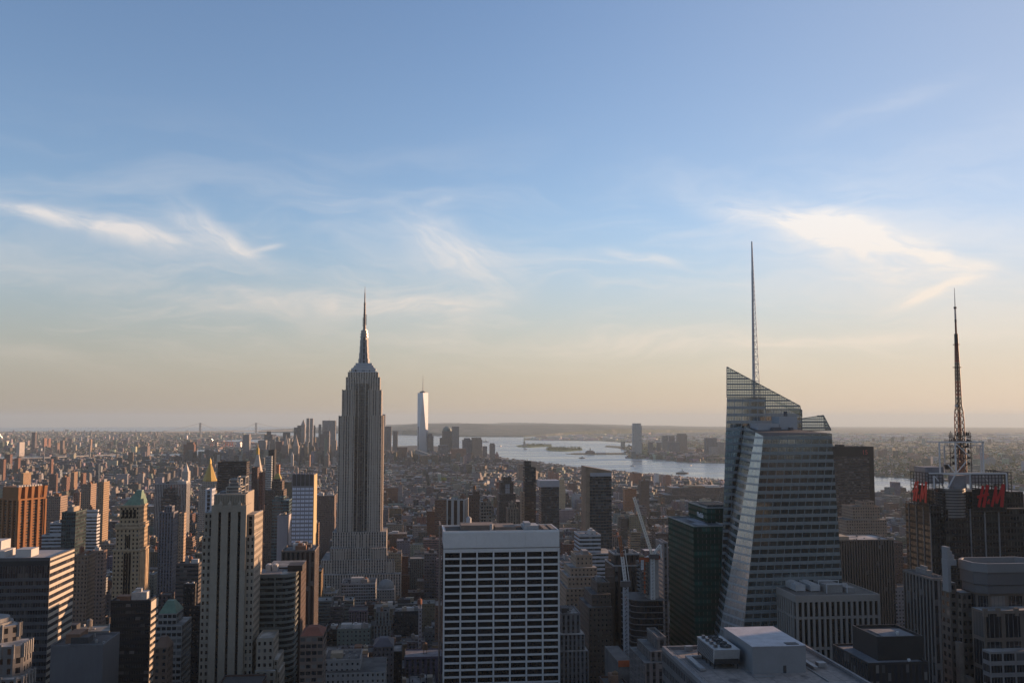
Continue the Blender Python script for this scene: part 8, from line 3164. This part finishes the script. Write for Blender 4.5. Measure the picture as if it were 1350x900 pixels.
# statue on its island
sx, sy = gnd(691.2, 588.4)
g0 = drop(sx, sy) + 3
root = thing('statue', 'tiny robed statue with raised torch on a tall pedestal on its bay island', 'statue', (sx, sy, g0))
b = MB()
b.frus((sx - 26, sx + 26, sy - 26, sy + 26), g0, (sx - 22, sx + 22, sy - 22, sy + 22), g0 + 14)
b.frus((sx - 10, sx + 10, sy - 10, sy + 10), g0 + 14, (sx - 7, sx + 7, sy - 7, sy + 7), g0 + 47)
b.build('pedestal', plain('pedestal_granite', (0.30, 0.27, 0.24), 0.85), root)
f = MB()
for (z0, z1, r0, r1) in ((47, 62, 5.5, 4.6), (62, 74, 4.6, 4.0), (74, 80, 4.0, 1.6), (80, 84, 1.9, 1.7), (84, 86, 2.4, 0.3)):
    f.cyl(sx, sy, g0 + z0, g0 + z1, r0, r1, n=10)
f.bar((sx + 3, sy, g0 + 76), (sx + 5, sy, g0 + 90), 1.8)
f.cyl(sx + 5.2, sy, g0 + 90, g0 + 93, 1.6, 0.4, n=8)
f.build('figure', COPPER, root)

# old rail terminal with a clock tower on the pier, white-roofed sheds
tx, ty = gnd(778, 598.2)
g0 = drop(tx, ty) + 2
root = thing('pier_terminal', 'old gabled ferry terminal with a small clock tower on the pier in the bay', 'terminal', (tx, ty, g0))
b = MB()
b.box(tx - 34, tx + 34, ty - 18, ty + 18, g0, g0 + 12)
b.frus((tx - 34, tx + 34, ty - 18, ty + 18), g0 + 12, (tx - 20, tx + 20, ty - 2, ty + 2), g0 + 24)
b.build('hall', plain('terminal_brick', (0.24, 0.16, 0.13), 0.85), root)
b = MB()
b.box(tx - 3.5, tx + 3.5, ty - 4, ty + 4, g0 + 22, g0 + 34)
b.frus((tx - 3.8, tx + 3.8, ty - 4.2, ty + 4.2), g0 + 34, (tx - .3, tx + .3, ty - .3, ty + .3), g0 + 44)
b.build('clock_tower', plain('terminal_roof', (0.20, 0.21, 0.21), 0.8), root)
hx, hy = gnd(793, 598.4)
root = thing('pier_shed', 'long white-roofed shed on the bay pier beside the old terminal', 'shed', (hx, hy, drop(hx, hy) + 2))
b = MB()
b.box(hx - 40, hx + 34, hy - 14, hy + 14, drop(hx, hy) + 2, drop(hx, hy) + 9)
b.build('wall', plain('shed_wall', (0.5, 0.45, 0.4), 0.8), root)
b = MB()
b.frus((hx - 41, hx + 35, hy - 15, hy + 15), drop(hx, hy) + 9, (hx - 38, hx + 32, hy - 1, hy + 1), drop(hx, hy) + 13)
b.build('roof', plain('shed_roof', (0.65, 0.6, 0.54), 0.8), root)


# container cranes on the far quay
def quay_crane(u, v, s, label):
    x, y = gnd(u, v)
    g = drop(x, y) + 2
    r = thing('quay_crane', label, 'crane', (x, y, g), 'red quay cranes')
    m = MB()
    for dx in (-11, 11):
        for dy in (-8, 8):
            m.bar((x + dx * s, y + dy * s, g), (x + dx * s * .8, y + dy * s, g + 46 * s), 2.6 * s)
        m.bar((x + dx * s, y - 8 * s, g + 22 * s), (x + dx * s, y + 8 * s, g + 22 * s), 2.2 * s)
    m.bar((x - 11 * s, y, g + 30 * s), (x + 11 * s, y, g + 30 * s), 2.4 * s)
    m.build('portal', plain('crane_red', (0.50, 0.10, 0.06), 0.7), r)
    b = MB()
    b.bar((x - 42 * s, y, g + 46 * s), (x + 30 * s, y, g + 46 * s), 3.4 * s)
    b.bar((x - 2 * s, y, g + 46 * s), (x, y, g + 66 * s), 2.2 * s)
    b.bar((x, y, g + 66 * s), (x - 36 * s, y, g + 48 * s), 1.3 * s)
    b.build('boom', plain('crane_red', (0.50, 0.10, 0.06), 0.7), r)


quay_crane(279, 591, 0.85, 'red quay crane at the water, left of the taller pair')
quay_crane(299, 590.4, 1.15, 'tall red quay crane, left one of the pair on the quay')
quay_crane(305, 590.2, 1.1, 'tall red quay crane, right one of the pair on the quay')


# boats
def boat(u, v, L, label, hull, ang=0.3, group='boats on the water'):
    x, y = gnd(u, v)
    g = drop(x, y)
    r = thing('boat', label, 'boat', (x, y, g), group)
    w = L * 0.24
    h = MB()
    h.rot(ang, x, y)
    lo = [(x - L * .48, y - w * .4), (x + L * .36, y - w * .4), (x + L * .48, y), (x + L * .36, y + w * .4), (x - L * .48, y + w * .4)]
    hi = [(x - L * .5, y - w * .5), (x + L * .36, y - w * .5), (x + L * .55, y), (x + L * .36, y + w * .5), (x - L * .5, y + w * .5)]
    h.loft(lo, g - 0.5, hi, g + L * .09)
    h.build('hull', plain('hull_' + hull[0], hull[1], 0.6), r)
    c = MB()
    c.rot(ang, x, y)
    c.box(x - L * .36, x + L * .2, y - w * .36, y + w * .36, g + L * .09, g + L * .17)
    c.box(x - L * .1, x + L * .14, y - w * .28, y + w * .28, g + L * .17, g + L * .25)
    c.build('cabin', plain('cabin_white', (0.7, 0.69, 0.66), 0.6), r)
    if L > 25:
        m = MB()
        m.bar((x, y, g + L * .25), (x, y, g + L * .38), L * .02)
        m.build('mast', DARK_STEEL, r)


boat(899.5, 624.2, 62, 'dark ferry under way on the river above the long dark warehouse', ('dark', (0.10, 0.07, 0.06)), 0.1)
boat(767.5, 604, 46, 'brown barge out in the bay below the old ferry terminal', ('brown', (0.17, 0.11, 0.08)), 0.2)
boat(660, 588.3, 50, 'white ship catching the sun in the bay left of the statue island', ('white', (0.6, 0.58, 0.55)), 1.2)
boat(693, 592.5, 36, 'small dark vessel below the statue island', ('dark', (0.10, 0.07, 0.06)), 0.3)
boat(834, 614.4, 30, 'small pale boat just below the tall far-waterfront tower', ('white', (0.6, 0.58, 0.55)), 0.2)
boat(911, 613.8, 24, 'sailing boat near the low white sheds of the far waterfront', ('white', (0.6, 0.58, 0.55)), 0.7)
boat(640, 582.5, 80, 'low grey freighter lying far out in the bay', ('grey', (0.2, 0.2, 0.2)), 0.0)
boat(1178, 640, 26, 'small boat on the river right of the dark slab', ('white', (0.6, 0.58, 0.55)), 0.4)


# trees: leaf-clump crowns; single park trees where they read as such, woods and street trees as one mass
def leafmat(name, a, b):
    m, g = new_mat(name)
    ri = g.n('ShaderNodeNewGeometry').outputs['Random Per Island']
    finish(g, g.mix(ri, a, b), 0.85, spec=0.2)
    return m


LEAF = leafmat('leaves', (0.045, 0.06, 0.022), (0.10, 0.115, 0.04))
LEAFB = leafmat('leaves_bright', (0.10, 0.14, 0.035), (0.19, 0.22, 0.06))
rt = random.Random(77)


def clump(mb, x, y, z, r, h, n):
    """n ragged leaf tufts through a crown's volume"""
    for i in range(n):
        a, e = rt.uniform(0, 6.283), rt.uniform(-0.5, 1)
        q = rt.uniform(0.45, 1.0) ** 0.5
        px, py, pz = x + r * q * math.cos(a) * math.cos(e), y + r * q * math.sin(a) * math.cos(e), z + h * 0.5 + h * 0.5 * q * math.sin(e)
        s = r * rt.uniform(0.28, 0.5)
        d = [Vector((rt.gauss(0, 1), rt.gauss(0, 1), rt.gauss(0, 0.8))).normalized() * s for _ in range(4)]
        c = Vector((px, py, pz))
        P = [tuple(c + k) for k in d]
        mb.face([P[0], P[1], P[2]])
        mb.face([P[0], P[2], P[3]])
        mb.face([P[0], P[3], P[1]])


wood = MB()


def grove(poly, rf, n, r0, r1, tufts):
    k = t = 0
    while k < n and t < n * 20:
        t += 1
        x, y = rf()
        if poly and not inpoly(x, y, poly):
            continue
        k += 1
        r = rt.uniform(r0, r1)
        clump(wood, x, y, drop(x, y) + 3, r, r * 1.8, tufts)


def rp(u0, u1, v0, v1):
    return lambda: gnd(rt.uniform(u0, u1), rt.uniform(v0, v1))


grove(BRK, rp(-20, 300, 569.5, 604), 3600, 6, 15, 5)
grove(NJ, rp(820, 1380, 574, 644), 3600, 7, 18, 5)
grove(NJ, rp(835, 950, 586, 600), 500, 6, 12, 5)
grove(None, rp(721, 766, 590.9, 593.9), 200, 6, 12, 8)
grove(None, rp(692, 726, 586.2, 588.3), 120, 6, 11, 8)
grove(None, rp(664, 684, 608.5, 612.5), 90, 5, 9, 10)
grove(None, rp(203, 226, 618, 627), 110, 5, 9, 10)
grove(MANH, rp(20, 240, 604, 640), 420, 4, 8, 8)
grove(MANH, rp(420, 860, 612, 660), 360, 4, 7, 8)
w = wood.build('treeline', LEAF, kind='stuff')
tag(w, 'woods, park trees and street trees spread over the far shores and islands', 'trees')
# the bright spring-green square among the low roofs
for i in range(14):
    x, y = gnd(581.5 + 13 * (i + 0.5) / 14, 640.5 + (i % 3) * 1.0)
    g = drop(x, y) + 2
    r = thing('park_tree', 'spring-green park tree in the bright square among low roofs, below the blue cube', 'tree', (x, y, g), 'bright park trees in one square')
    t = MB()
    t.cyl(x, y, g, g + 12, 0.6, 0.3, n=6)
    t.build('trunk', plain('bark', (0.10, 0.075, 0.055), 0.9), r)
    c = MB()
    clump(c, x, y, g + 12, 9.0, 20, 60)
    c.build('crown', LEAFB, r)

# ---------------------------------------------------------------- labels for the setting
SET = {'water': 'pale grey-blue bay and rivers rippled with wind lanes', 'ground': 'dark street-level ground of the island city', 'ground_across_east_river': 'flat built-up land across the river on the left',
       'ground_across_hudson': 'flat green and built-up land across the wide river', 'hills': 'low wooded hills on the horizon beyond the bay', 'island': 'small green island carrying the statue',
       'island_wooded': 'wooded flat island right of the statue island', 'park_lawn': 'green lawn of the waterfront park', 'bay_water': 'shining strip of water on the far right horizon', 'meadow_river': 'glint of river on the far meadow',
       'haze': 'thin evening haze lying over the city and harbour', 'pavement': 'pale pavements around the street blocks'}
for o in COL.objects:
    if o.parent is None and o.type == 'MESH' and 'label' not in o:
        k = o.name.split('.')[0]
        if k in SET:
            o['label'] = SET[k]
            o['category'] = k.replace('_', ' ').split(' across')[0]
